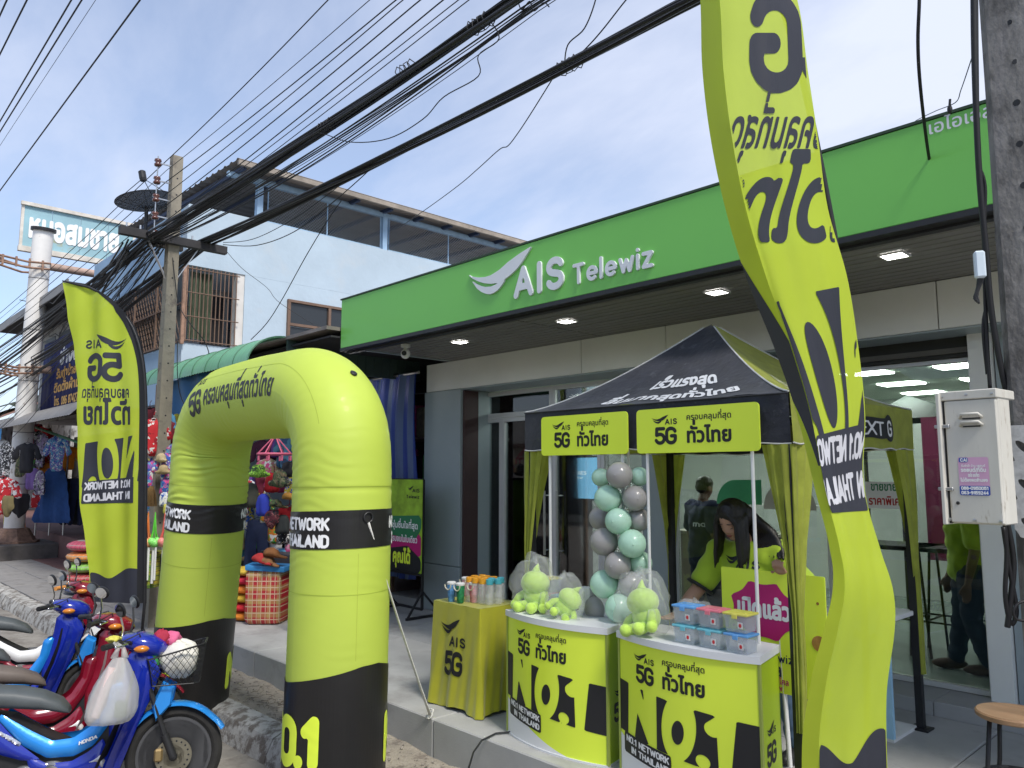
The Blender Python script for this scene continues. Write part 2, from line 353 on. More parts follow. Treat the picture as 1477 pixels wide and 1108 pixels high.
class Ink:
    """collects flat shapes in one plane"""
    def __init__(s): s.V=[]; s.F=[]
    def put(s,vf,x=0,y=0,k=1,w=None,anchor='l',sx=1):
        V,F=vf[0],vf[1]; W_=vf[2] if len(vf)>2 else 0
        if w: k2=w/W_; sx=k2/k if w else sx
        ox=x-(W_*k*sx/2 if anchor=='c' else 0); n=len(s.V)
        s.V+=[(ox+p[0]*k*sx,y+p[1]*k) for p in V]; s.F+=[[i+n for i in f] for f in F]; return s
    def fit(s,vf,x0,x1,y0):
        V,F,W_=vf; k=(x1-x0)/W_; n=len(s.V); s.V+=[(x0+p[0]*k,y0+p[1]) for p in V]; s.F+=[[i+n for i in f] for f in F]; return s
    def field(s,f,x0,y0,x1,y1,c):
        V,F=march(f,x0,y0,x1,y1,c); n=len(s.V); s.V+=V; s.F+=[[i+n for i in f_] for f_ in F]; return s
    def poly(s,pts,c=.03): f=poly_f([pts]); xs=[p[0] for p in pts]; ys=[p[1] for p in pts]; return s.field(f,min(xs)-.001,min(ys)-.001,max(xs)+.001,max(ys)+.001,c)
    def flip(s,x0): s.V=[(2*x0-p[0],p[1]) for p in s.V]; s.F=[f[::-1] for f in s.F]; return s
    def on(s,fn,name,mat,parent,flip=False,clip=None):
        V=[fn(*p) for p in s.V]; F=s.F
        if clip:
            ok=[clip(*p) for p in s.V]; F=[f for f in F if all(ok[i] for i in f)]
            used=sorted({i for f in F for i in f}); mp={u:k for k,u in enumerate(used)}; V=[V[u] for u in used]; F=[[mp[i] for i in f] for f in F]
        g=G(); g.add(V,[f[::-1] for f in F] if flip else F); return g.build(name,mat,parent)
def plane(o,ux,uy,off=.003):
    o=Vector(o);ux=Vector(ux);uy=Vector(uy);n=ux.cross(uy).normalized(); return lambda x,y:o+ux*x+uy*y+n*off
_sw=[[(0,0),(30,-24),(60,-38),(90,-44),(115,-43),(150,-30),(185,-7),(230,14),(280,32),(262,6),(245,-18),(222,-45),(195,-65),(170,-78),(145,-83),(115,-81),(85,-70),(58,-54),(35,-36)],
[(27,-39),(45,-59),(65,-75),(90,-88),(115,-93),(137,-89),(155,-79),(177,-68),(168,-87),(155,-104),(141,-117),(125,-124),(110,-125),(95,-120),(74,-106),(55,-87)]]
_swf=None
def swoosh():
    global _swf
    if _swf is None: _swf=march(poly_f([[(x*1.3/105,(y+168)/105) for x,y in l] for l in _sw]),-.05,.3,3.6,2.,.07)
    return _swf
def ais(ink,x,y,h,w=.2,k=1.,sx=1.):
    """wing mark with AIS beside it; h = cap height"""
    ink.put(swoosh(),x,y,h,sx=sx); V=latin('AIS',h,w,1.35,.42); ink.put(V,x+2.55*h*sx,y,1,sx=sx); return ink
# ================================================================ SETTING
LIME=srgb(228,248,72)
m_conc=M('platform_concrete',(.38,.38,.37),.8,var=.12,vs=2.2,bump=.0015,bs=90,col2=(.27,.26,.25),c2t=(.52,.7),c2s=1.7)
m_road=M('road_concrete',(.27,.25,.22),.9,var=.2,vs=3,bump=.006,bs=60,col2=(.17,.15,.13),c2t=(.48,.64),c2s=4)
m_kerb=M('kerb_stone_paint',(.42,.41,.38),.9,var=.25,vs=7,bump=.01,bs=34,col2=(.16,.14,.12),c2t=(.47,.58),c2s=9)
m_dirt=M('sandy_dirt',(.36,.32,.26),.95,var=.25,vs=6,bump=.012,bs=70,col2=(.2,.17,.14),c2t=(.5,.62),c2s=12)
m_pave=M('paving_grey',(.27,.26,.25),.85,var=.18,vs=3,bump=.003,bs=60,col2=(.16,.15,.14),c2t=(.5,.66),c2s=3)
m_redpave=M('paving_red',(.17,.09,.08),.85,var=.2,vs=3,bump=.003,bs=60)
m_blackm=M('black_metal',(.02,.02,.022),.45,var=.2,vs=20)
m_black=M('black_plastic',(.018,.018,.02),.5,var=.2,vs=20)
m_white=M('white_paint',(.75,.75,.74),.5,var=.05,vs=10)
m_steel=M('brushed_steel',(.5,.5,.5),.35,1,var=.1)
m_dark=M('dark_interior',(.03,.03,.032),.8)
# ground sheet
g=G(); g.add([(-300,-300,-.42),(300,-300,-.42),(300,300,-.42),(-300,300,-.42)],[(0,1,2,3)]); road=g.build('road',m_road,kind='structure')
# gutter slabs beside the kerb, each cast slab with its drain slot
def slab(x0,x1,y0,y1,z0,z1,name,mat,par,gap=.006,bev=.006,j=.002):
    g=G(); dz=random.uniform(-j,j); g.bb((x0+gap,y0+gap,z0),(x1-gap,y1-gap,z1+dz),bev); return g.build(name,mat,par)
y=-1.6
for k in range(7):
    y0=y; y+= .62
    x=-14+random.uniform(0,.5)
    while x<-1:
        L=random.choice((1.1,1.3,1.5)); slab(x,x+L,y0,y-.0,-.5,-.4,'concrete_slab',m_road,road,gap=.012,bev=.01,j=.006)
        x+=L
g=G()
for k in range(9): g.box((-9+k*.83,2.28,-.389),(.16,.03,.004))
g.build('drain_slot',M('slot_dark',(.03,.028,.025),.9),road)
kerb=G().bb((-24,2.8,-.5),(8,2.9,-.26)).build('kerb',m_dirt,kind='structure')
x=-22
while x<3:
    L=.98; g=G(); n=6; V=[]; prof=[(2.64,-.41),(2.655,-.33),(2.70,-.24),(2.76,-.215),(2.88,-.212),(2.88,-.45)]
    ph=random.uniform(0,9)
    for i in range(n+1):
        t=i/n; xx=x+.008+(L-.016)*t; s=.012*math.sin(ph+3*t)+random.uniform(-.006,.006)
        V+=[(xx,a+s*(.5 if 0<k<4 else 0),b+s*.5) for k,(a,b) in enumerate(prof)]
    F=[(i*6+j,i*6+j+1,(i+1)*6+j+1,(i+1)*6+j) for i in range(n) for j in range(5)]+[(0,5,4,3,2,1),tuple(n*6+j for j in (0,1,2,3,4,5))]
    g.add(V,[f[::-1] for f in F]); g.build('kerb_stone',m_kerb,kerb,smooth=True,autos=35); x+=L
def bumpy(x,y): return .012*math.sin(3.1*x+1.3*y)+.008*math.sin(9*x-4*y)+.006*math.sin(23*x+11*y)
G().grid(lambda u,v:(-22+30*u,2.86+.5*v,-.235+bumpy(-22+30*u,2.86+.5*v)),260,8).build('verge',m_dirt,kind='structure',smooth=True)
# litter and dry twigs on the verge
g=G()
for k in range(420):
    x=random.uniform(-8,-3.2); y=random.uniform(2.9,3.3); r=random.uniform(.003,.009); z=-.232+bumpy(x,y)
    g.box((x,y,z+r*.4),(r*2,r*1.5,r),0,Matrix.Rotation(random.uniform(0,3),3,'Z'))
g.build('gravel',M('gravel_bits',(.3,.27,.23),.9,var=.5,vs=30),kind='stuff')
g=G()
for k in range(60):
    x=random.gauss(-5.9,.35); y=random.uniform(2.95,3.25); a=random.uniform(0,3); l=random.uniform(.04,.13); z=-.218+bumpy(x,y)
    g.tube([(x,y,z),(x+l*.5*math.cos(a),y+l*.5*math.sin(a),z+.012),(x+l*math.cos(a+.3),y+l*math.sin(a+.3),z)],.0016,4)
g.build('dry_twigs',M('twig',(.16,.11,.07),.9),kind='stuff')
# shop platform of cast concrete bays
plat=G().bb((-8.6,3.36,-.5),(9,12,-.06)).build('platform',m_conc,kind='structure')
for a,b in ((-8.62,-7.0),(-7.0,-4.3),(-4.3,-1.6),(-1.6,1.5),(1.5,5),(5,9)):
    for c,d in ((3.33,4.72),(4.72,5.86)):
        slab(a,b,c,d,-.4 if c<4 else -.1,0,'concrete_bay',m_conc,plat,gap=.003,bev=.008,j=.0015)
stepm=M('threshold_stone',(.36,.36,.36),.5,var=.08,vs=3)
step=G().bb((-8.6,5.862,-.05),(9,12,.094)).build('shop_step',stepm,kind='structure')
for a in range(-8,4,2): slab(a,a+2,5.845,6.22,.0,.1,'step_slab',stepm,step,gap=.002,bev=.004,j=.0006)
# market pavement, laid in single slabs
side=G().bb((-60,2.84,-.5),(-8.6,5.2,-.27)).build('pavement',m_pave,kind='structure')
x=-21.6
while x<-8.7:
    yy=2.9
    while yy<4.7:
        slab(x,x+.65,yy,yy+.6,-.3,-.205,'paving_slab',m_redpave if yy>4.0 else m_pave,side,gap=.005,bev=.006,j=.003); yy+=.6
    x+=.65
G().bb((-60,2.9,-.3),(-21.6,4.7,-.205)).build('pavement_far',m_pave,kind='structure')
G().bb((-60,4.7,-.5),(-8.6,9,-.2)).build('market_floor',m_redpave,kind='structure')
# ================================================================ SHOP
m_fascia=M('green_fascia',(.18,.55,.10),.45,var=.03,vs=1,coat=.15)
m_clad=M('grey_cladding',(.80,.80,.76),.45,.0,var=.04,vs=1.5)
m_cladd=M('pillar_cladding',(.33,.385,.40),.4,.05,var=.05,vs=1.5)
m_slat=M('soffit_slat',(.21,.205,.195),.5,var=.12,vs=3)
m_alu=M('window_aluminium',(.66,.66,.65),.4,.3,var=.04)
m_lamp=M('lamp_panel',(1,1,1),.5,var=0,emit=(1,.98,.94),es=12)
m_lampi=M('interior_lamp_and_fill_panel',(1,1,1),.5,var=0,emit=(1,.98,.94),es=20)
m_ceil=M('interior_ceiling',(.62,.70,.60),.7,var=.03)
m_wall=M('interior_wall',(.55,.58,.55),.7,var=.05)
shop=thing('phone_shop','single storey phone shop with a long green signboard and glass front','shop',(-4,5.9,0))
FY=4.35
g=G(); g.bb((-7.33,FY,3.0),(-1.1+2.6,FY+.09,3.535),.004); g.build('signboard',m_fascia,shop)
g=G(); g.bb((-7.335,FY-.006,2.965),(1.5,FY+.08,2.998)); g.bb((-7.335,FY+.081,2.95),(1.5,FY+.14,2.999)); g.build('signboard_trim',m_blackm,shop)
G().bb((-7.345,FY-.008,3.536),(1.5,FY+.1,3.552)).build('coping',M('coping_dark',(.03,.06,.03),.5),shop)
G().bb((-7.32,FY+.1,3.0),(-7.26,10.5,3.5)).build('side_wall',m_cladd,shop)
G().bb((-7.25,FY+.1,3.3),(6,10.5,3.48)).build('roof',m_cladd,shop)
yy=FY+.15
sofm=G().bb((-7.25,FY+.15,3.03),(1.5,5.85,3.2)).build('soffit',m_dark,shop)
while yy<5.8:
    for a,b in ((-7.24,-4.9),(-4.89,-2.6),(-2.59,-.2),(-.19,1.5)):
        G().bb((a+.004,yy+.009,3.002+random.uniform(0,.003)),(b-.004,yy+.091,3.02),.003).build('soffit_slat',m_slat,shop)
    yy+=.1
def downlight(px,py,s=.125,z=3.0):
    p=onZ(px,py,z); fr=G(); 
    for dx,dy,lx,ly in ((0,s/2+.006,s+.024,.012),(0,-s/2-.006,s+.024,.012),(s/2+.006,0,.012,s),(-s/2-.006,0,.012,s)): fr.box((p.x+dx,p.y+dy,z-.004),(lx,ly,.012))
    o=fr.build('downlight',m_white,shop); G().box((p.x,p.y,z-.001),(s,s,.008)).build('diffuser',m_lamp,o)
for q in ((663,493),(817,463),(1034,421),(1290,368)): downlight(*q)
# signboard lettering, raised acrylic
def raised(ink,fn_o,ux,uy,name,mat,parent,t=.018):
    n=Vector(ux).cross(Vector(uy)).normalized(); V=[];F=[]; k=len(ink.V)
    for p in ink.V: V.append(Vector(fn_o)+Vector(ux)*p[0]+Vector(uy)*p[1]+n*t)
    for p in ink.V: V.append(Vector(fn_o)+Vector(ux)*p[0]+Vector(uy)*p[1]+n*.0005)
    ed={}
    for f in ink.F:
        for a,b in zip(f,f[1:]+f[:1]): ed[(a,b)]=1
    F=list(ink.F)+[[b,a,a+k,b+k] for (a,b) in ed if (b,a) not in ed]
    return G().add(V,F).build(name,mat,parent)
p0=onY(670,395,FY); pA=onY(743,433,FY); pS=onY(815,414,FY); pT=onY(828,412,FY); pz=onY(944,388,FY)
m_let=M('sign_letter_white',(.72,.74,.8),.4,var=.02)
zb=onY(745,432,FY).z; hA=onY(780,377,FY).z-zb
ik=Ink(); sw=swoosh(); xw=onY(768,355,FY).x-onY(673,392,FY).x; mxx=max(p[0] for p in sw[0]); mny=min(p[1] for p in sw[0]); mxy=max(p[1] for p in sw[0])
zt=onY(766,357,FY).z; zl=onY(712,424,FY).z
V=[(p[0]/mxx*xw,(p[1]-mny)/(mxy-mny)*(zt-zl)+zl-zb) for p in sw[0]]; n0=len(ik.V); ik.V+=V; ik.F+=sw[1]
x0=onY(673,392,FY).x
raised(ik,(x0,FY,zb),(1,0,0),(0,0,1),'wing_logo',m_let,shop)
ik=Ink(); ik.fit(latin('AIS',hA,.21,1.25,.42,.05),pA.x-x0,pS.x-x0,0); ik.fit(latin('Telewiz',hA*.62,.17,1.1,.3,.05),pT.x-x0,pz.x-x0,0)
raised(ik,(x0,FY,zb),(1,0,0),(0,0,1),'lettering',m_let,shop)
ik=Ink(); ik.fit(thai('เอไอเอส เทเลวิซ',.055,.012,cell=.05),0,.62,0)
q=onY(1338,190,FY); ik.on(plane((q.x,FY,q.z-.02),(1,0,0),(0,0,1)),'small_lettering',m_let,shop)
# bulkhead in single cladding panels
BY=5.85
xs=[-7.76,onY(838,500,BY).x,onY(960,480,BY).x,-2.9,onY(1351,430,BY).x,-.4,1.5]
for a,b in zip(xs,xs[1:]): G().bb((a+.004,BY,2.655),(b-.004,BY+.05,3.0),.003).build('cladding_panel',m_clad,shop)
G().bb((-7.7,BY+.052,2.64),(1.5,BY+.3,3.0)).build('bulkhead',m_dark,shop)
G().bb((-7.7,BY+.01,2.64),(1.5,6.3,2.652)).build('lintel_soffit',m_cladd,shop)
# left pillar of two panels, brown joint strip, side wall
xl=onY(612,700,BY).x; xr=onY(664,700,BY).x
for z0,z1 in ((.0,.55),(.555,2.65)): G().bb((xl,BY-.01,z0+.003),(xr,6.3,z1),.004).build('pillar_panel',m_cladd,shop)
G().bb((xr+.002,BY+.03,.1),(xr+.03,6.27,2.63)).build('joint_strip',M('brown_strip',(.06,.03,.03),.6),shop)
GY=6.28
X_=lambda px,Y=GY: onY(px,760,Y).x
G().bb((xr+.032,6.1,.1),(X_(684),6.3,2.63)).build('jamb_panel',m_cladd,shop)
G().bb((X_(938),6.16,.1),(X_(974),6.34,2.66)).build('middle_pillar',m_cladd,shop)
G().bb((X_(1422),6.14,.1),(X_(1455),6.3,2.66)).build('door_post',m_clad,shop)
G().bb((X_(1457),6.2,.0),(1.5,6.3,2.66)).build('end_wall',m_cladd,shop)
glassd=glassmat('door_glass',(.72,.78,.78),.05,.03)
glass=glassmat('shop_glass',(.68,.74,.72),.0)
def pane_frame(x0,x1,z0,z1,w=.045,name='window',par=shop,y=GY,gm=None):
    f=G()
    for a,b in (((x0,y-.03,z0),(x0+w,y+.03,z1)),((x1-w,y-.03,z0),(x1,y+.03,z1)),((x0+w+.001,y-.029,z1-w),(x1-w-.001,y+.029,z1)),((x0+w+.001,y-.029,z0),(x1-w-.001,y+.029,z0+w*1.3))): f.bb(a,b)
    o=f.build(name,m_alu,par); G().bb((x0+w,y-.004,z0+w*1.3),(x1-w,y+.004,z1-w)).build('pane',gm or (glassd if x1<X_(940)+.01 else glass),o); return o
e=[X_(684),X_(726),X_(800),X_(870),X_(938)]
pane_frame(e[0]+.004,e[1],.1,2.3); d1=pane_frame(e[1]+.004,e[2],.1,2.3,name='sliding_door',y=GY-.0); d2=pane_frame(e[2]+.004,e[3],.1,2.3,name='sliding_door'); pane_frame(e[3]+.004,e[4]-.004,.1,2.3)
for a,b in ((e[0]+.004,e[2]),(e[2]+.004,e[4]-.004)): pane_frame(a,b,2.304,2.62)
for d,xx in ((d1,e[2]-.09),(d2,e[2]+.1)):
    g=G()
    for s in (-1,1): g.tube([(xx,GY+s*.07,.75),(xx,GY+s*.07,1.45)],.014,10)
    for z in (.8,1.4): g.tube([(xx,GY-.07,z),(xx,GY+.07,z)],.007,8)
    g.build('door_handle',m_steel,d)
# long shopfront glass with one thin mullion
for a,b in ((X_(975),X_(1200)),(X_(1200)+.01,X_(1421))): pane_frame(a+.003,b-.003,.1,2.49,w=.028)
G().bb((X_(975),6.2,2.495),(X_(1421),6.34,2.64)).build('shutter_box',M('shutter_dark',(.035,.035,.03),.6),shop)
G().bb((X_(975),6.18,2.52),(X_(1421),6.195,2.56)).build('rail',M('shutter_rail',(.13,.12,.1),.5),shop)
# interior shell
G().bb((-7.7,6.35,.09),(1.5,10.5,.102)).build('interior_floor',M('floor_tile',(.22,.27,.25),.15,var=.06,vs=2),shop)
G().bb((-7.7,10.4,.1),(1.5,10.5,3.2)).build('back_wall',m_wall,shop)
G().bb((-7.7,6.35,.1),(-7.62,10.4,3.2)).build('side_wall',M('side_wall_light',(.7,.72,.7),.7,var=.04),shop)
G().bb((1.4,6.35,.1),(1.5,10.4,3.2)).build('side_wall',m_wall,shop)
for k in range(4): G().bb((-7.6,6.4+k,2.60),(1.4,7.395+k,2.66)).build('ceiling_panel',m_ceil,shop)
g=G()
for px,py in ((1250,538),(1388,527),(1300,553),(1422,545),(1332,566),(1258,584),(1308,581)):
    p=onZ(px,py,2.60); G().bb((p.x-.20,p.y-.14,2.588),(p.x+.20,p.y+.14,2.598)).build('light_panel',m_lampi,shop)
for px in (640,720,800,880,960):  # extra glowing panels, added to brighten the interior behind the doors
    p=onZ(px,560,2.60); G().bb((p.x-.2,7.0,2.588),(p.x+.2,7.2,2.598)).build('light_panel',m_lampi,shop)
for px in (700,790,880,1010,1090): p=onZ(px,560,2.60); G().bb((p.x-.2,8.2,2.588),(p.x+.2,8.4,2.598)).build('light_panel',m_lampi,shop)  # deeper row of added panels, brightening the same part of the interior
# camera on the soffit, AC duct left
t=thing('security_camera','small white dome camera under the dark soffit above the striped tarp','camera',tuple(onZ(585,497,3.0)))
b=Vector(t.location); G().lathe([(.05,0),(.05,-.03),(.02,-.035),(.02,-.06)],b).build('mount',m_white,t); G().ell(b+Vector((0,0,-.1)),(.05,.05,.055),14,10).build('camera_head',m_white,t,smooth=True)
G().cyl(b+Vector((.028,-.035,-.1)),b+Vector((.036,-.046,-.102)),.026,n=14).build('lens',m_black,t)
# the row across the street (seen only in the panes and as what shades the street)
opp=thing('opposite_shophouse','cream two storey shophouse row across the street, mirrored in the shop glass','building',(-3,-12,-.4))
G().bb((-26,-19,-.4),(22,-12,4.4)).build('wall',M('cream_wall',(.55,.52,.46),.8,var=.15,vs=1),opp)
g=G()
for k in range(11): g.bb((-25+k*4.2,-12.0+.001,-.1),(-25+k*4.2+3.3,-11.95,2.4))
g.build('shutter_front',M('shutter_grey',(.1,.1,.11),.6),opp)
g=G()
for k in range(11):
    for j in (0,1.7): g.bb((-24.6+k*4.2+j,-12+.001,2.95),(-24.6+k*4.2+j+1.2,-11.95,4.0))
g.build('upper_windows',M('dark_glazing',(.03,.04,.05),.1),opp,kind='stuff')
G().bb((-26,-12,2.75),(22,-10.6,2.9)).build('awning',M('awning_rust',(.2,.12,.09),.7,var=.3),opp)
# ================================================================ BOOTH
m_ink=M('print_black',(.018,.018,.02),.5,var=.05)
m_inkw=M('print_white',(.8,.8,.8),.5,var=.02)
m_limep=M('lime_print',LIME,.38,var=.02,vs=2,coat=.2)
m_limep2=M('lime_letter',LIME,.4,var=.02,vs=2)
m_pvc=M('white_plastic',(.72,.73,.75),.35,var=.03)
LIMEC=srgb(172,190,40)
m_tentd=M('tent_navy_cloth',(.022,.024,.035),.75,var=.35,vs=9,bump=.004,bs=22,col2=(.10,.105,.12),c2t=(.56,.8),c2s=14,sheen=.2)
m_tentl=M('tent_lime_cloth',(.45,.50,.07),.75,var=.16,vs=8,bump=.004,bs=18,translucent=.4,sheen=.2)
m_trim=M('tent_white_piping',(.6,.6,.58),.8,var=.15,vs=20)
def brand(ink,x0,x1,y,H,fl=1):
    W=x1-x0
    ink.fit(latin('5G',.6*H,.2,1,.16,.05),x0+.05*W,x0+.34*W,y)
    ink.fit(latin('AIS',.2*H,.2,1.2,.42,.07),x0+.19*W,x0+.345*W,y+.67*H)
    V=swoosh(); mx_=max(p[0] for p in V[0]); my=min(p[1] for p in V[0]); My=max(p[1] for p in V[0]); n=len(ink.V)
    ink.V+=[(x0+p[0]/mx_*.235*W,y+.72*H+(p[1]-my)/(My-my)*.28*H) for p in V[0]]; ink.F+=[[i+n for i in f] for f in V[1]]
    ink.fit(thai('ทั่วไทย',.36*H,.038,cell=.035),x0+.455*W,x1,y+.06*H)
    ink.fit(thai('ครอบคลุมที่สุด',.15*H,.018,cell=.045),x0+.46*W,x1,y+.79*H); return ink
# ---- tent
T0=Vector((-3.91,3.83,0)); T1=Vector((-1.93,5.56,0)); PK=Vector((-2.92,4.70,2.70)); ZE=2.07
tent=thing('canopy_tent','black and lime pop up canopy tent with white printed slogans over the counters','tent',((T0.x+T1.x)/2,(T0.y+T1.y)/2,0))
cor=[(T0.x,T0.y),(T1.x,T0.y),(T1.x,T1.y),(T0.x,T1.y)]
def roofp(k,u,t,off=0):
    a=Vector((*cor[k],ZE)); b=Vector((*cor[(k+1)%4],ZE)); e=a.lerp(b,u); p=PK.lerp(e,t); p.z=ZE+(PK.z-ZE)*((1-t)**1.32)*(1 if t>.04 else .985)
    p.z-=.035*math.sin(PI*t)*math.sin(PI*u)*1+.006*math.sin(14*u+5*t)*t-.004*math.sin(31*u)*t*t
    if off:
        du=roofp(k,min(1,u+.01),t)-roofp(k,max(0,u-.01),t); dt=roofp(k,u,min(1,t+.01))-roofp(k,u,max(0,t-.01)); n=dt.cross(du); 
        if n.z<0: n=-n
        p=p+n.normalized()*off
    return p
def valp(k,u,t):
    a=Vector((*cor[k],ZE)); b=Vector((*cor[(k+1)%4],ZE)); p=a.lerp(b,u); out=Vector((b.y-a.y,-(b.x-a.x),0)).normalized()
    p.z-=.262*t+.012*math.sin(PI*u)*t+.005*math.sin(40*u)*t; return p+out*(.012*math.sin(17*u+2*k)*t+.004*math.sin(43*u)*t+.006)
for k,m in ((0,m_tentd),(1,m_tentl),(2,m_tentd),(3,m_tentl)):
    G().grid(lambda u,t:roofp(k,u,max(.0,t)),26,22).build('roof_panel',m,tent,smooth=True)
    G().grid(lambda u,t:valp(k,u,t),40,5).build('valance',m,tent,smooth=True)
    G().tube([valp(k,i/40,1) for i in range(41)],.0045,6).build('hem_piping',m_trim,tent)
    G().tube([roofp(k,0,t/24)+Vector((0,0,.003)) for t in range(1,25)],.005,6).build('ridge_piping',m_trim,tent)
G().tube([(cor[0][0],cor[0][1]-.01,ZE),(cor[1][0],cor[1][1]-.01,ZE)],.004,6).build('eave_piping',M('tent_dark_piping',(.05,.05,.06),.8),tent)
def rprint(k,vf,u0,u1,t0,name,mat,slant=0,flipu=False):
    ik=Ink(); Wd=2.0; ik.fit(vf,u0,u1,0)
    def fn(x,y): return roofp(k,x,t0-y,.005)
    ik.on(fn,name,mat,tent)
rprint(0,thai('เร็วแรงสุด',.10,.045,cell=.045),.40,.80,.66,'slogan_print',m_inkw)
rprint(0,thai('ลื่นมากสุดทั่วไทย',.08,.045,cell=.045),.27,.88,.87,'slogan_print',m_inkw)
rprint(1,thai('เร็วแรงสุด',.10,.045,cell=.045),.18,.6,.74,'slogan_print',M('faded_print',(.5,.52,.4),.8,var=.3,vs=30,thin=.35))
rprint(1,thai('ลื่นมากสุดทั่วไทย',.08,.045,cell=.045),.12,.72,.93,'slogan_print',_M['faded_print'])
# NEXT G badge on the lime valance
ik=Ink(); ik.field(lambda P: np.minimum(np.maximum(np.abs(P[:,0]-.33)-.33,np.abs(P[:,1]-.10)-.062),np.hypot(P[:,0]-.66,P[:,1]-.10)-.085),-.02,-.01,.8,.22,.02)
vv=lambda o:(lambda x,y:valp(1,.43+x*.82/1.73,1-(y+.025)/.262)+Vector((o,0,0)))
ik.on(vv(.007),'badge',m_ink,tent)
ik=Ink(); ik.fit(latin('NEXT',.085,.14,1,.1,.07),.02,.56,.055); ik.put(latin('G',.105,.17,1.1,.1,.06),.615,.045); ik.on(vv(.0105),'badge_lettering',m_inkw,tent)
def pole_drape(cx,cy,sx,sy,zb,sq=.045):
    g=G(); g.box((cx,cy,(zb+1.9)/2+.0),(sq,sq,1.9-zb)); o=g.build('leg',m_black,tent); G().box((cx,cy,zb+.008),(.12,.12,.012),.002).build('foot_plate',m_black,o)
    ph=random.uniform(0,6)
    def fn(u,t):
        z=1.80-t*1.45; k=max(0,1-t/.62); w=.045+.22*k**1.3; q=(u-.5)*2
        a=abs(q)*w*(.62 if q<0 else 1); fold=.013*math.sin(q*15+ph+2*t)+.006*math.sin(q*37+t*9); inn=.03
        if q<0: return Vector((cx+sx*(a-.03),cy-sy*(inn+fold*.9),z))
        return Vector((cx-sx*(inn+fold*.9),cy+sy*(a-.03),z))
    G().grid(fn,34,22).build('side_drape',m_tentl,tent,smooth=True)
pole_drape(T0.x+.03,T0.y+.03,1,1,0); pole_drape(T1.x-.03,T0.y+.03,-1,1,0); pole_drape(T1.x-.03,T1.y-.06,-1,-1,0); pole_drape(T0.x+.03,T1.y-.03,1,-1,0)
for k in range(4):
    a=Vector((*cor[k],1.93)); b=Vector((*cor[(k+1)%4],1.93)); cc=Vector((PK.x,PK.y,1.93)); a=a.lerp(cc,.04); b=b.lerp(cc,.04); g=G(); n=4
    for i in range(n):
        p,q=a.lerp(b,(i)/n),a.lerp(b,(i+1)/n); s=.1; g.bar(p+Vector((0,0,-s)),q+Vector((0,0,s)),.018,.01); g.bar(p+Vector((0,0,s)),q+Vector((0,0,-s)),.018,.01)
    g.build('scissor_truss',m_black,tent)
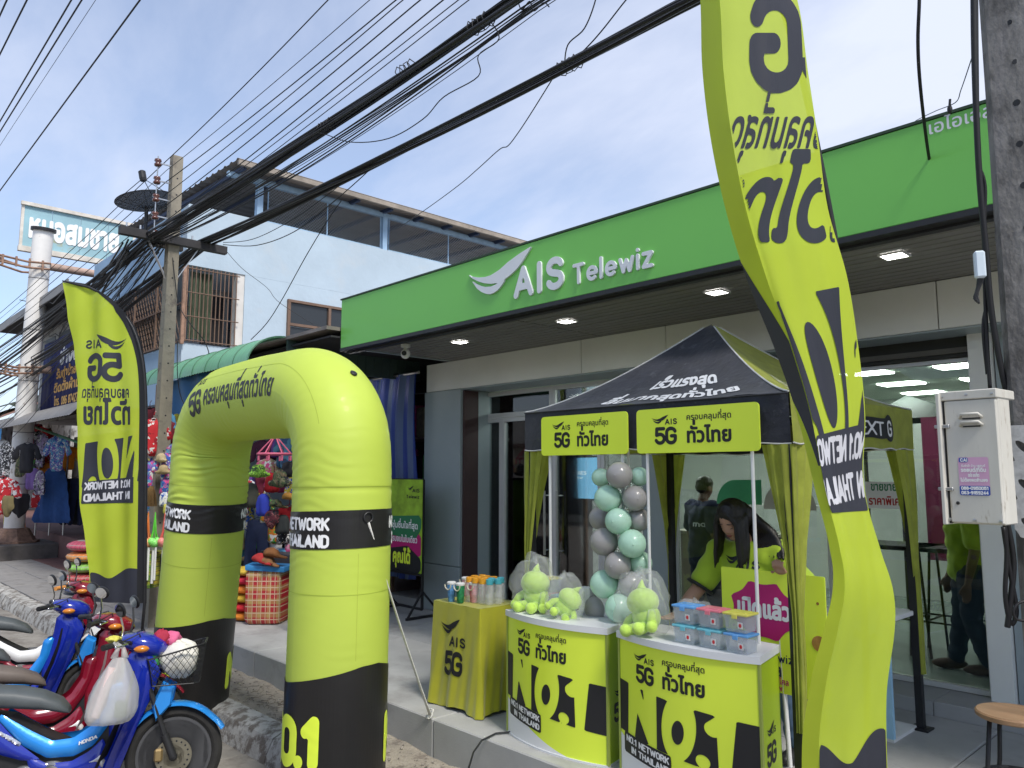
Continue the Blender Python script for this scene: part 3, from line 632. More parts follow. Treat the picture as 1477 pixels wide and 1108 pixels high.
# ---- two promotion counters with header boards
def promo_counter(x0,x1,label,hl,dip=.0):
    w=x1-x0; yf=3.52; yb=3.84; H=.765; bow=.085; ins=.07
    c=thing('promotion_counter',label,'counter',((x0+x1)/2,(yf+yb)/2,0),0,'promotion counters in front of the tent')
    def fr(x,y,off=0):
        q=2*x/w-1; yy=yf-bow*(1-q*q); dx=1; dy=bow*2*q*2/w; n=Vector((dy,-1,0)).normalized(); return Vector((x0+x,yy,y))+n*off
    G().grid(lambda u,v:fr(u*w,.012+v*(H-.047)),24,4).build('front_panel',m_limep,c,smooth=True)
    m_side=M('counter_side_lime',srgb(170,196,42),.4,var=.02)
    for xa_,s_ in ((x1,1),(x0,-1)):
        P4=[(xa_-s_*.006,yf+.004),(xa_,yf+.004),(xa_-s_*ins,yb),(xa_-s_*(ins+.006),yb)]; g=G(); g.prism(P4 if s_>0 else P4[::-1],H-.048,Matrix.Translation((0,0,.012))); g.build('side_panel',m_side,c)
    for xx in (x0,x1): G().bb((xx-.006,yf-.008,.01),(xx+.006,yf+.008,H-.036)).build('corner_strip',M('corner_strip',(.33,.4,.08),.4),c)
    g=G(); P=[(x0-.012+ (w+.024)*i/24, yf-.012-bow*(1-(2*i/24-1)**2)) for i in range(25)]+[(x1+.012-ins,yb),(x0-.012+ins,yb)]
    g.prism(P,.036,Matrix.Translation((0,0,H-.036))); g.build('counter_top',m_pvc,c)
    g=G(); P=[(x0-.004+(w+.008)*i/24, yf-.006-bow*(1-(2*i/24-1)**2)) for i in range(25)]+[(x1+.004-ins,yb),(x0-.004+ins,yb)]; g.prism(P,.012); g.build('base_trim',m_pvc,c)
    Hh=H-.05
    # print: band with knocked-out NO.1, white sweep at the foot, brand block, network label
    yt=lambda fx:1-(.305+.10*fx); yb_=lambda fx:1-(.68+.10*fx)
    lN=latin('NO',1,.24,1,.13,.04); 
    def band(P):
        fx=P[:,0]/w; fy=P[:,1]/Hh; e=np.maximum(fy-yt(fx),yb_(fx)-fy)*Hh; e=np.maximum(e,np.maximum(-P[:,0]+.004,P[:,0]-w+.004))
        # letter space: x 0..1 across, y 0..1 in the band, sheared
        yy=(fy-yb_(fx))/(yt(fx)-yb_(fx)); xx=(fx-.02)*3.1+ (0.5-yy)*.0; wd=.17+.12*yy
        L=np.full(len(P),9.)
        q=np.stack([xx,yy*1.18-.09],1)
        for seg in ([(.32,-.05),(.42,1.05)],[(.42,1.05),(.92,-.05)],[(.92,-.05),(.86,1.05)]): L=np.minimum(L,seg_d(q,*seg)-wd*.62)
        el=np.abs(np.hypot((q[:,0]-1.52-.1*(q[:,1]-.5))/.25,(q[:,1]-.5)/.50)-1)*.25-wd*.52; L=np.minimum(L,el)
        L=np.minimum(L,np.hypot(q[:,0]-2.02,q[:,1]-.05)-.14)
        for seg in ([(2.42,-.05),(2.46,1.05)],[(2.46,1.0),(2.22,.78)]): L=np.minimum(L,seg_d(q,*seg)-wd*.62)
        return np.maximum(e,-L*.13)
    ik=Ink().field(band,.0,.0,w,Hh,.008); ik.on(lambda x,y:fr(x,y+.012,.0018),'number_print',m_ink,c)
    ik=Ink().field(lambda P: P[:,1]-(.30-.36*P[:,0]/w-.06*np.sin(PI*np.clip(P[:,0]/w,0,1)))*Hh,.004,0,w-.004,Hh*.45,.02); ik.on(lambda x,y:fr(x,y+.012,.0012),'white_sweep_print',m_inkw,c)
    sh=lambda x,y:(x,y-.10*(x-.05*w))
    a0,b0=.05*w,.46*w; ik=Ink().field(lambda P:np.maximum(np.abs(P[:,0]-(a0+b0)/2)-(b0-a0)/2,np.abs(P[:,1]-.245*Hh)-.075*Hh),a0-.01,.13*Hh,b0+.01,.34*Hh,.02)
    ik.on(lambda x,y:fr(*sh(x,y+.012),.0028),'label_print',m_ink,c)
    ik=Ink().fit(latin('NO.1 NETWORK',.05*Hh,.2,.9,.2,.09),a0+.02,b0-.012,.255*Hh).fit(latin('IN THAILAND',.05*Hh,.2,.9,.2,.09),a0+.05*w+.02,b0-.012,.188*Hh)
    ik.on(lambda x,y:fr(*sh(x,y+.012),.0042),'label_lettering',m_inkw,c)
    ik=brand(Ink(),.15*w,.70*w,.715*Hh,.225*Hh); ik.on(lambda x,y:fr(x,y+.012,.0022),'brand_print',m_ink,c)
    ik=Ink(); ik.fit(latin('5G',.11,.2,1,.16,.06),.07,.23,.22); ik.fit(latin('AIS',.032,.2,1.2,.42,.07),.14,.23,.36); V=swoosh(); ik.put(V,.07,.345,.04)
    ik.on(plane((x1,yf,0),Vector((-ins,yb-yf,0)).normalized(),(0,0,1),.002),'brand_print',m_ink,c)
    # band wraps onto the side as well
    # header
    yh=3.77; hx0,hx1=hl; mid=(hx0+hx1)/2; hw=hx1-hx0; z0=1.765
    for xx in (hx0+.06,hx1-.06): G().cyl((xx,yh+.012,H),(xx-.00,yh+.012,z0+.02),.0095,n=12).build('header_pole',m_white,c)
    pts=[]; r=.025; hh=.262
    for cx,cy,a in ((hw-r,r,-90),(hw-r,hh-r,0),(r,hh-r,90),(r,r,180)): pts+=arc(cx,cy,r,r,a,a+90,4)
    T=Matrix.Translation((hx0,yh,z0))@Matrix.Rotation(PI/2,4,'X'); hb=G().prism(pts,.010,T).build('header_board',m_limep,c)
    ik=brand(Ink(),.13*hw,.80*hw,.048,.175); ik.on(plane((hx0,yh-.010,z0),(1,0,0),(0,0,1),.0015),'header_lettering',m_ink,hb)
    return c
c1=promo_counter(-3.76,-2.93,'lime and white promotion counter beside the yellow cloth table, plush toys on it',(-3.685,-2.945))
c2=promo_counter(-2.84,-1.98,'lime and white promotion counter carrying the plastic food boxes',(-2.875,-2.065))
# ---- cloth table with cups and bottles
m_cloth=M('yellow_green_satin',(.42,.41,.022),.36,var=.07,vs=5,bump=.002,bs=12,sheen=.3)
tb=thing('cloth_table','low table under a glossy yellow green cloth with black print','table',(-4.33,3.76,0))
tx0,tx1,ty0,ty1,tz=-4.60,-4.08,3.56,3.96,.722
def tcl(u,t):
    # perimeter parameter u 0..1, t down
    per=[(tx0,ty0),(tx1,ty0),(tx1,ty1),(tx0,ty1)]; s=u*4; k=int(s)%4; f=s-int(s); a=per[k]; b=per[(k+1)%4]
    x=a[0]+(b[0]-a[0])*f; y=a[1]+(b[1]-a[1])*f; cx,cy=(tx0+tx1)/2,(ty0+ty1)/2
    d=Vector((x-cx,y-cy,0)).normalized(); nfold=[(0,-1),(1,0),(0,1),(-1,0)][k]; n=Vector((*nfold,0)).lerp(d,.3).normalized()
    edge=min(f,1-f); w=.0+t*.02+.012*t*math.sin(u*58+1.3*t)*(1-math.exp(-edge*9))+.018*t*t*math.exp(-((edge)/.1)**2)+.006*math.sin(u*131+t*7)*t
    return Vector((x,y,tz-t*(tz-.018+.012*math.sin(u*33))))+n*w
g=G().grid(tcl,200,16); g.build('table_cloth',m_cloth,tb,smooth=True)
G().grid(lambda u,v:Vector((tx0+(tx1-tx0)*u,ty0+(ty1-ty0)*v,tz+.0015*math.sin(20*u+9*v))),14,10).build('cloth_top',m_cloth,tb,smooth=True)
for a in (tx0+.04,tx1-.04):
    for b in (ty0+.04,ty1-.04): G().bar((a,b,0),(a,b,tz-.02),.03).build('leg',m_blackm,tb)
ik=Ink(); ik.fit(latin('5G',.17,.2,1,.14,.05),.15,.345,.20); ik.fit(latin('AIS',.07,.2,1.2,.42,.06),.20,.37,.40); V=swoosh(); ik.put(V,.085,.455,.073,sx=.9)
def tfn(x,y):
    t=(tz-(y+.03))/(tz-.02); p=tcl(min(.249,max(.001,x/(tx1-tx0)*.25)),t); return p+Vector((0,-.004,0))
ik.on(tfn,'brand_print',m_ink,tb)
def cup(x,y,col,lab):
    n='cup_'+lab.split()[0]; t=thing('tumbler',lab,'cup',(x,y,tz+.002),random.uniform(0,3),'lidded tumblers on the cloth table'); b=Vector(t.location)
    G().lathe([(.022,0),(.024,.004),(.032,.12),(.031,.125)],b,20).build('body',M(n,col,.4,var=.55,vs=38),t,smooth=True,autos=50)
    G().lathe([(.033,.122),(.035,.127),(.034,.137),(.025,.142),(.0001,.142)],b,20).build('lid',m_white,t,smooth=True,autos=40)
    g=G(); g.tube([b+Vector((.034*math.cos(R(a)),.0,.122-.035*math.sin(R(a))))+Vector((0,-.034,0)) for a in range(0,181,20)],.0045,6); g.build('handle',M('cream_rope',(.7,.66,.5),.8),t)
    return t
for (px,py,c,l) in ((651,868,(.10,.27,.55),'blue patterned lidded tumbler, at the table edge'),(664,870,(.02,.2,.08),'dark green patterned lidded tumbler with cream handle'),(683,869,(.62,.16,.22),'rose pink lidded tumbler next to the green one'),(697,866,(.6,.1,.16),'deep pink lidded tumbler beside the clear bottles'),(672,860,(.55,.3,.33),'pale pink lidded tumbler behind the green one')):
    p=onZ(px,py,tz); cup(p.x,p.y,c,l)
m_clear=M('clear_plastic',(.78,.80,.80),.1,var=0,thin=.72,bump=.002,bs=60)
def bottle(x,y,col,lab,mn):
    t=thing('water_bottle',lab,'bottle',(x,y,tz+.002),random.uniform(0,3),'clear plastic bottles on the cloth table'); b=Vector(t.location)
    G().lathe([(.027,0),(.03,.005),(.029,.05),(.031,.055),(.029,.06),(.03,.12),(.024,.135),(.02,.14)],b,18).build('body',m_clear,t,smooth=True)
    G().lathe([(.024,.138),(.026,.14),(.026,.168),(.02,.172),(.0001,.172)],b,18).build('cap',M(mn,col,.4),t,smooth=True,autos=40)
    G().tube([b+Vector((.024*math.cos(a/10*2*PI),.024*math.sin(a/10*2*PI),.172+.0)) for a in range(11)],.003,5).build('strap',_M[mn],t)
OR=(.75,.36,.03); TE=(.08,.42,.5)
RW=('front','middle','back')
for i,(dx,dy,c) in enumerate([(0,0,OR),(.065,.0,OR),(.13,.01,OR),(.195,.02,TE),(.02,.07,OR),(.085,.075,OR),(.15,.08,TE),(.215,.085,TE),(.03,.14,OR),(.1,.145,OR),(.17,.15,TE),(-.04,.08,OR),(-.03,.15,OR)]):
    bottle(-4.36+dx,3.70+dy,c,'clear bottle with '+('orange' if c==OR else 'teal')+' cap, '+RW[int(round(dy/.07)) if dy<.16 else 2]+' row, '+('next to the tumblers','second along from the tumblers','third along from the tumblers','fourth along','at the tent end')[min(4,max(0,int(round((dx+.03)/.06))))],'cap_orange' if c==OR else 'cap_teal')
for o in COL.objects:
    if o.name.startswith('water_bottle'): o['group']='orange capped bottles on the cloth table' if 'orange' in o['label'] else 'teal capped bottles on the cloth table'
# ---- food boxes
m_tub=M('tub_plastic',(.72,.78,.84),.25,var=.02,thin=.70,translucent=.3)
def tub(x,y,z,col,mn,lab,s=1,rz=0):
    t=thing('food_box',lab,'box',(x,y,z),rz,'clear plastic food boxes'); w,d,h=.125*s,.105*s,.082*s; M0=WM[t.name]
    def P(v): return M0@Vector(v)
    g=G(M0); a,b=w/2*.88,d/2*.88
    V=[(-a,-b,.002),(a,-b,.002),(a,b,.002),(-a,b,.002),(-w/2,-d/2,h),(w/2,-d/2,h),(w/2,d/2,h),(-w/2,d/2,h)]; k=.94
    V+=[(x_*k,y_*k,z_+.003 if z_<.01 else z_) for x_,y_,z_ in V]
    g.add(V,[(3,2,1,0),(0,1,5,4),(1,2,6,5),(2,3,7,6),(3,0,4,7),(8,9,10,11),(12,13,9,8),(13,14,10,9),(14,15,11,10),(15,12,8,11)]); g.build('body',m_tub,t)
    lm=M(mn,col,.35,var=.03,coat=.2); g=G(M0); g.box((0,0,h+.006),(w+.012,d+.012,.012),.004,seg=2); g.box((0,0,h+.013),(w-.03,d-.03,.005),.002); g.box((0,-d/2-.008,h-.004),(.03,.006,.022),.002); g.build('lid',lm,t)
    g=G(M0); g.box((w*.22,-d/2*.93-.0045,h*.45),(.026,.0012,.03),0,Matrix.Rotation(R(4),3,'X')); st=g.build('sticker',m_white,t)
    G(M0).ell((w*.22,-d/2*.93-.006,h*.45),(.008,.001,.01),8,6).build('sticker_fruit',M('berry_red',(.5,.02,.03),.5),st)
BL=(.13,.36,.72);CY=(.16,.5,.6);PI_=(.75,.2,.26);YE=(.72,.66,.12)
sp=[(984,892),(1026,903),(1073,912)]; HT=.767
for i,(px,py) in enumerate(sp):
    p=onZ(px,py,HT+.09)
    x=-2.385+.152*i; y=3.535+.0*i
    tub(x,y,HT,(CY,CY,BL)[i],('lid_cyan','lid_cyan','lid_blue')[i],('cyan lidded food box under the blue lidded one','cyan lidded food box under the pink lidded one','blue lidded food box under the yellow lidded one')[i])
    tub(x,y,HT+.1005,(BL,PI_,YE)[i],('lid_blue','lid_pink','lid_yellow')[i],('blue lidded food box atop a cyan lidded one','pink lidded food box in the middle of the top row','yellow lidded food box on the counter corner')[i])
p=onZ(792,812,HT+.09); tub(-3.63,3.775,HT,PI_,'lid_pink','pink lidded food box under a yellow lidded one behind the plush toys'); tub(-3.63,3.775,HT+.1005,YE,'lid_yellow','yellow lidded food box stacked behind the bagged plush toys')
tub(-3.50,3.775,HT,CY,'lid_cyan','cyan lidded food box at the back corner behind the plush toys')
# ---- plush toys in clear bags (plain round soft toys)
m_plush=M('lime_plush',(.52,.76,.12),.95,var=.12,vs=30,bump=.002,bs=160,sheen=.5)
m_bag=M('clear_bag',(.80,.82,.82),.16,var=0,thin=.80,bump=.012,bs=38)
def crumple(c,r,seed,n=22,m=16,amp=.14,top=1.0):
    rd=random.Random(seed); ph=[rd.uniform(0,6) for _ in range(8)]; V=[];F=[]
    for i in range(m+1):
        a=PI*i/m
        for j in range(n):
            w=2*PI*j/n; k=1+amp*(math.sin(3*w+ph[0]+2*a)*.5+math.sin(5*w+ph[1]-3*a)*.35+math.sin(9*w+ph[2]+4*a)*.25+rd.uniform(-.18,.18))
            V.append((c[0]+r[0]*k*math.sin(a)*math.cos(w),c[1]+r[1]*k*math.sin(a)*math.sin(w),max(HT+.003,c[2]-r[2]*math.cos(a)*(k if i<m*.7 else k*top))))
    for i in range(m):
        for j in range(n): j2=(j+1)%n; F.append((i*n+j,i*n+j2,(i+1)*n+j2,(i+1)*n+j))
    return V,F
def plush(x,y,s,rz,lab,bag,lean=0):
    t=thing('plush_toy',lab,'soft toy',(x,y,HT),rz,'lime soft toys on the counters'); M0=WM[t.name]@Matrix.Rotation(R(lean),4,'Y')
    g=G(M0); g.ell((0,0,.075*s),(.072*s,.062*s,.066*s),18,12); g.build('body',m_plush,t,smooth=True)
    g=G(M0); g.ell((0,-.008,.145*s),(.084*s,.072*s,.066*s),18,12); g.tube([(0,0,.195*s),(.004*s,0,.222*s),(.015*s,0,.247*s)],[.03*s,.016*s,.003*s],10); g.build('head',m_plush,t,smooth=True)
    for q in (-1,1):
        g=G(M0); g.tube([(q*.05*s,-.01,.1*s),(q*.085*s,-.04*s,.07*s),(q*.095*s,-.06*s,.03*s)],[.018*s,.021*s,.026*s],10); g.ell((q*.096*s,-.062*s,.03*s),.027*s,10,8); g.build('arm',m_plush,t,smooth=True)
        g=G(M0); g.tube([(q*.03*s,-.03*s,.035*s),(q*.045*s,-.09*s,.027*s)],[.024*s,.027*s],10); g.ell((q*.046*s,-.1*s,.029*s),.03*s,10,8); g.build('foot',m_plush,t,smooth=True)
    if bag:
        V,F=crumple((x+.0022*lean*s,y-.005,HT+.115*s),(.14*s,.105*s,.125*s),int(x*100),amp=.26,top=1.3); b=G().add(V,F); solo(b,'clear_bag',m_bag,bag,'plastic bag',smooth=True)
plush(-3.60,3.62,1.2,.1,'round lime plush toy sitting upright in a clear bag by the cup table','crumpled clear bag round the upright plush toy')
plush(-3.36,3.57,.92,.7,'small lime plush toy lying beside the upright one','crumpled clear bag round the small lying plush toy',35)
plush(-2.66,3.56,1.18,-.2,'lime plush toy leaning beside the blue lidded food box','crumpled clear bag round the plush toy by the food boxes',-14)
def solo_box(lo,hi,name,mat,lab,cat,bev=.003): return solo(G().bb(lo,hi,bev),name,mat,lab,cat)
g=G(); g.bb((-3.36,3.76,HT),(-3.27,3.82,HT+.16),.004); solo(g,'phone_stand',m_white,'white upright display stand between plush toys and balloons','stand')
solo_box((-3.22,3.77,HT),(-3.12,3.82,HT+.13),'carton',m_white,'small white carton standing behind the balloons','box')
V,F=crumple((-2.50,3.755,HT+.07),(.14,.06,.1),9,amp=.3); solo(G().add(V,F),'plastic_wrap',m_bag,'heap of crumpled clear plastic behind the food boxes','plastic wrap',smooth=True)
# ---- balloon column
bc=thing('balloon_column','column of mint green and grey balloons standing between the two header boards','balloons',(-2.97,3.82,HT))
m_mint=M('balloon_mint',(.55,.82,.66),.28,var=.02,coat=.4,translucent=.25); m_grey=M('balloon_grey',(.37,.355,.345),.3,var=.02,coat=.4,translucent=.12)
BLN=[(985,475,48,0,1),(1190,470,50,0,1),(1083,463,70,1,0),(1022,587,70,0,0),(1165,587,66,1,.5),(985,693,62,1,1),(1077,708,69,0,0),(1185,700,60,1,1),(1002,817,72,1,0),(1150,827,73,0,.2),(1073,943,70,1,0),(1195,930,60,0,1),(1003,1043,72,0,0),(1145,1045,68,1,.6)]
B2=[(z/3.69+600,y/3.69+560,r/3.69,c,d) for z,y,r,c,d in BLN]+[(600+885/3.38,780+330/3.38,18,1,.8),(600+990/3.38,780+328/3.38,19.5,0,0)]
G().cyl((-3.02,3.86,HT),(-3.02,3.86,1.80),.008,n=8).build('rod',m_white,bc)
for px,py,r,c,d in B2:
    p=onY(px,py,3.70+.12*d); rr=r/FPX*(p-CP).length*1.0; if_=Vector((-3.02,3.86,p.z)); ax=(p-if_).normalized(); rot=ax.to_track_quat('Z','Y').to_matrix()
    g=G(); prof=[(math.sin(PI*i/14)*(1-.10*max(0,-math.cos(PI*(14-i)/14))*0),-math.cos(PI*i/14)) for i in range(15)]; prof[0]=(.02,-1.06); prof[-1]=(.0001,1)
    g2=G(); g2.lathe(prof,n=22); g.add(g2.v,g2.f,Matrix.Translation(p)@rot.to_4x4()@Matrix.Diagonal((rr,rr,rr*1.04,1)))
    g.ell(p+ax*rr*1.035,rr*.05,8,6); g.build('balloon',m_grey if c else m_mint,bc,smooth=True)
# ---- placard on a stick
PL=thing('placard','lime opening placard with a magenta burst held up behind the counter','placard',(-1.93,3.99,.1),0)
pa=onY(1040,817,4.02); pb=onD(1189,827,(onY(1189,827,4.0)-CP).dot(_F)); pz0=onY(1040,980,4.02).z
pu=Vector((pb.x-pa.x,pb.y-pa.y,0)).normalized(); pw=(Vector((pb.x-pa.x,pb.y-pa.y))).length; ph=pa.z-pz0; pn=pu.cross(Vector((0,0,1)))
O=Vector((pa.x,pa.y,pz0)); T=Matrix.Translation(O)@Matrix(((pu.x,0,pn.x,0),(pu.y,0,pn.y,0),(0,1,0,0),(0,0,0,1)))
pts=[]; r=.01
for cx,cy,a in ((pw-r,r,-90),(pw-r,ph-r,0),(r,ph-r,90),(r,r,180)): pts+=arc(cx,cy,r,r,a,a+90,3)
G().prism(pts,-.006,T).build('board',m_limep,PL)
fnp=lambda o:plane(O,pu,(0,0,1),o)
cx,cy=pw*.42,ph*.66; star=[]
for i in range(8):
    a0=R(i*45+22); a1=R(i*45+67); r_=.19
    for k in range(7):
        t=k/6; a=a0+(a1-a0)*t; rr=r_*(1-.16*math.sin(PI*t)) ; star.append((cx+rr*math.cos(a)*1.15,cy+rr*math.sin(a)*.88))
m_mag=M('magenta_print',(.5,.012,.16),.45,var=.03)
Ink().poly(star,.02).on(fnp(.0015),'burst_print',m_mag,PL)
Ink().fit(thai('เปิดแล้ว',.07,.05,cell=.035),cx-.165,cx+.165,cy-.035).on(fnp(.003),'burst_lettering',m_inkw,PL)
Ink().fit(latin('AIS',.045,.19,1.2,.35,.07),.05,.16,ph*.25).fit(latin('Telewiz',.045,.15,1,.25,.07),.21,.43,ph*.25).fit(thai('ราษีไศล',.05,.03,cell=.045),.15,.36,ph*.135).on(fnp(.0015),'lettering',M('print_navy',(.02,.025,.08),.5),PL)
Ink().fit(thai('เปิดให้บริการ',.022,.02,cell=.06),.03,.2,ph*.075).fit(latin('JYD',.028,.2,1,.2,.09),.22,.27,ph*.07).fit(thai('ราษีไศล',.024,.02,cell=.06),.285,.4,ph*.072).fit(thai('ธนาคารกรุงเทพ',.024,.02,cell=.06),.1,.36,ph*.015).on(fnp(.0015),'fine_lettering',m_mag,PL)
gold=Ink().field(lambda P:np.hypot(P[:,0]-pw+.045,P[:,1]-ph*.46)-.04,pw-.09,ph*.46-.05,pw,ph*.46+.05,.01); gold.on(fnp(.0015),'bauble_print',M('bauble_gold',(.62,.33,.10),.25,.5,var=.35,vs=14),PL)
for (x,y) in ((.08,.6),(.12,.5),(.9,.3),(.93,.78)): Ink().field(lambda P:np.hypot(P[:,0]-pw*x,P[:,1]-ph*y)-.008,pw*x-.01,ph*y-.01,pw*x+.01,ph*y+.01,.005).on(fnp(.0012),'bauble_print',_M['bauble_gold'],PL)
q=O+pu*(pw*.56)+pn*(-.012); G().cyl(q+Vector((0,0,ph*.6)),(q.x+.03,q.y,.1),.013,n=12).build('stick',m_white,PL)
# second lime board behind the tent leg with pale blue poster (table front behind)
t=thing('display_table','small table with a pale blue printed front behind the tent leg','table',(-2.1,5.3,0))
G().bb((-2.4,5.1,.0),(-1.98,5.5,.02)).build('base',m_white,t); G().bb((-2.42,5.08,.72),(-1.96,5.52,.75),.004).build('table_top',m_white,t); G().bb((-2.40,5.1,.02),(-1.98,5.13,.72)).build('front_panel',M('pale_blue_print',(.35,.6,.8),.4,var=.1),t)
Ink().fit(latin('AVA',.05,.2,1,.2,.09),.2,.36,.6).on(plane((-2.4,5.1,0),(1,0,0),(0,0,1),.002),'lettering',m_ink,t)
# black case on the platform by the counter, cable
t=thing('black_case','black plastic case with a carry handle on the platform by the counter','case',(-1.62,3.35,0))
c=onZ(1150,1095,0); 
G().bb((-1.83,3.56,.0),(-1.62,3.86,.085),.02).build('body',m_black,t); G().tube([(-1.79,3.6,.085),(-1.79,3.6,.13),(-1.79,3.8,.13),(-1.79,3.8,.085)],.012,8).build('handle',m_black,t)
g=G().tube([onZ(745,1055,.012),onZ(715,1058,.012),onZ(695,1068,.012),onZ(683,1085,.012),onZ(676,1108,.012)+Vector((0,0,-.0))],.006,8); solo(g,'power_cable',m_black,'thin black cable trailing from the counter over the platform edge','cable')
# stool
p=onZ(1462,1030,.46); t=thing('round_stool','wooden topped round stool with black tube legs on the platform corner','stool',(p.x,p.y,0))
G().lathe([(.0001,.44),(.16,.44),(.168,.447),(.168,.463),(.16,.47),(.0001,.47)],(p.x,p.y,0),32).build('seat',M('stool_wood',(.33,.2,.11),.5,var=.25,vs=3,stretch=(1,9,1)),t,smooth=True,autos=40)
for k in range(4):
    a=R(45+90*k); d=Vector((math.cos(a),math.sin(a),0)); G().tube([p*0+Vector((p.x,p.y,.43))+d*.12,Vector((p.x,p.y,.2))+d*.145,Vector((p.x,p.y,0))+d*.19],.011,8).build('leg',m_blackm,t,smooth=True)
G().tube([(p.x+.15*math.cos(R(a)),p.y+.15*math.sin(R(a)),.16) for a in range(0,360,20)],.008,6,closed=True).build('ring',m_blackm,t)
# ---- banner stand by the pillar
bs=thing('banner_stand','black framed banner stand with a green and magenta poster by the grey pillar','banner stand',(-7.95,5.45,0))
b0=Vector((-8.65,5.45,0)); u=Vector((1,0,0)); bw=.86; bz0,bz1=.5,1.57
q=onY(611,700,5.45); b0=Vector((q.x-bw,5.45,0))
g=G(); 
for xx in (0,bw): g.bar(b0+u*xx+Vector((0,0,.1)),b0+u*xx+Vector((0,0,bz1)),.025)
for z in (.1,bz0-.02,bz1): g.bar(b0+Vector((0,0,z)),b0+u*bw+Vector((0,0,z)),.025)
g.build('frame',m_blackm,bs)
for xx in (0,bw):
    g=G(); g.bar(b0+u*xx+Vector((0,-.22,.015)),b0+u*xx+Vector((0,.3,.015)),.028); g.bar(b0+u*xx+Vector((0,-.2,.02)),b0+u*xx+Vector((0,0,.3)),.02); g.bar(b0+u*xx+Vector((0,.27,.02)),b0+u*xx+Vector((0,0,.3)),.02); g.build('foot',m_blackm,bs)
G().bb((b0.x-.015,5.425,bz0),(b0.x+bw+.01,5.432,bz1)).build('poster',M('poster_lime',(.3,.5,.03),.4,var=.35,vs=6),bs)
pf=lambda o:plane((b0.x,5.425,bz0),(1,0,0),(0,0,1),o)
Ink().poly([(-.01,0),(bw,0),(bw,.16),(.6,.3),(-.01,.22)],.05).on(pf(.001),'poster_band',m_ink,bs)
Ink().poly([(-.01,.22),(.6,.3),(bw,.16),(bw,.5),(.75,.38),(-.01,.42)],.05).on(pf(.0015),'poster_band',m_mag,bs)
Ink().poly([(-.01,.42),(.75,.38),(bw,.5),(bw,.66),(-.01,.62)],.05).on(pf(.002),'poster_band',M('poster_green',(.02,.2,.08),.4),bs)
Ink().fit(thai('ชุ่มชื่นใจที่สุด',.055,.03,cell=.05),.28,.8,.5).fit(thai('ครบจบในใบเดียว',.055,.03,cell=.05),.24,.79,.34).on(pf(.003),'poster_lettering',m_inkw,bs)
Ink().fit(thai('คุณได้',.11,.05,cell=.045),.3,.66,.1).on(pf(.003),'poster_lettering',m_limep2,bs)
ik=Ink(); ik.put(swoosh(),.58,.93,.035); ik.fit(latin('AIS',.045,.19,1.2,.35,.09),.68,.82,.92).fit(latin('Telewiz',.04,.15,1,.25,.09),.56,.82,.85); ik.on(pf(.003),'poster_lettering',m_ink,bs)
# striped tarp hung beside the pillar
m_st1=M('tarp_blue',(.03,.06,.30),.45,var=.12,vs=3,translucent=.15)
m_st2=M('tarp_pale',(.10,.15,.30),.45,var=.12,vs=3,translucent=.15)
tp=thing('striped_tarp','blue striped plastic tarp hanging from the roof beside the grey pillar','tarp',(-8.6,5.75,0))
x0,x1=-9.7,-7.78; n=26
def tf(u,v):
    x=x0+(x1-x0)*u; return Vector((x+.05*math.sin(6*v)+(1-v)*-.04,5.72+.035*math.sin(u*33+v*2)+.02*math.sin(u*70+3*v),.35+2.55*v))
for i in range(n):
    a=i/n; b=(i+1)/n; G().grid(lambda u,v:tf(a+(b-a)*u,v),3,14).build('stripe',m_st1 if i%2 else m_st2,tp,smooth=True)
G().cyl((-9.8,5.72,2.9),(-7.75,5.72,2.9),.02,n=8).build('rail',m_steel,tp)
q=onY(560,530,5.4); t=thing('tube_lamp','short white strip lamp under the awning above the striped tarp','lamp',(-8.6,5.3,2.84)); G().bb((-8.9,5.27,2.8),(-8.35,5.33,2.84),.004).build('housing',m_white,t); G().bb((-8.88,5.28,2.78),(-8.37,5.32,2.799)).build('tube',m_lamp,t)
# TV etc inside
tv=thing('wall_screen','bright blue wall screen showing a phone, on the wall inside the shop','screen',(-4,8.2,1.2))
a=onY(800,661,8.2); b=onY(873,717,8.2); G().bb((a.x-.02,8.2,b.z-.05),(b.x+.02,8.26,a.z+.02),.005).build('casing',m_black,tv)
G().bb((a.x,8.19,b.z-.03),(b.x,8.1995,a.z)).build('screen',M('screen_blue',(.1,.3,.5),.2,var=0,emit=(.22,.50,.75),es=.75),tv)
G().box((a.x+.16,8.186,(a.z+b.z)/2-.05),(.12,.006,.34),.02,Matrix.Rotation(R(-14),3,'Y')).build('phone_image',M('screen_navy',(.02,.06,.14),.2,emit=(.01,.05,.13),es=.8),tv)
Ink().fit(latin('SERIES',.05,.18,1,.2,.1),.36,.62,.3).fit(latin('NEW',.03,.18,1,.2,.1),.4,.55,.24).on(plane((a.x,8.19,b.z),(1,0,0),(0,0,1),.002),'screen_lettering',M('screen_white',(.8,.8,.8),.3,emit=(.8,.9,1),es=.6),tv)
t=thing('dark_screen','tall dark advertising screen standing inside the left door','screen',(-6.6,7.0,.1)); a=onY(693,650,7.0); b=onY(734,770,7.0)
G().bb((a.x,7.0,b.z),(b.x,7.06,a.z),.004).build('panel',M('dark_screen_glass',(.07,.09,.14),.18),t); G().bb(((a.x+b.x)/2-.05,7.01,.1),((a.x+b.x)/2+.05,7.05,b.z)).build('stand',m_blackm,t)  # bluish panel colour stands in for a reflection on the dark screen
t=thing('service_counter','beige service counter with cables inside the shop','counter',(-4.3,7.6,.1)); G().bb((-5.0,7.2,.1),(-3.9,7.7,1.0),.01).build('body',M('beige_laminate',(.33,.28,.2),.5,var=.06),t); G().bb((-5.03,7.17,1.0),(-3.87,7.73,1.03),.004).build('counter_top',M('beige_top',(.4,.36,.3),.3),t)
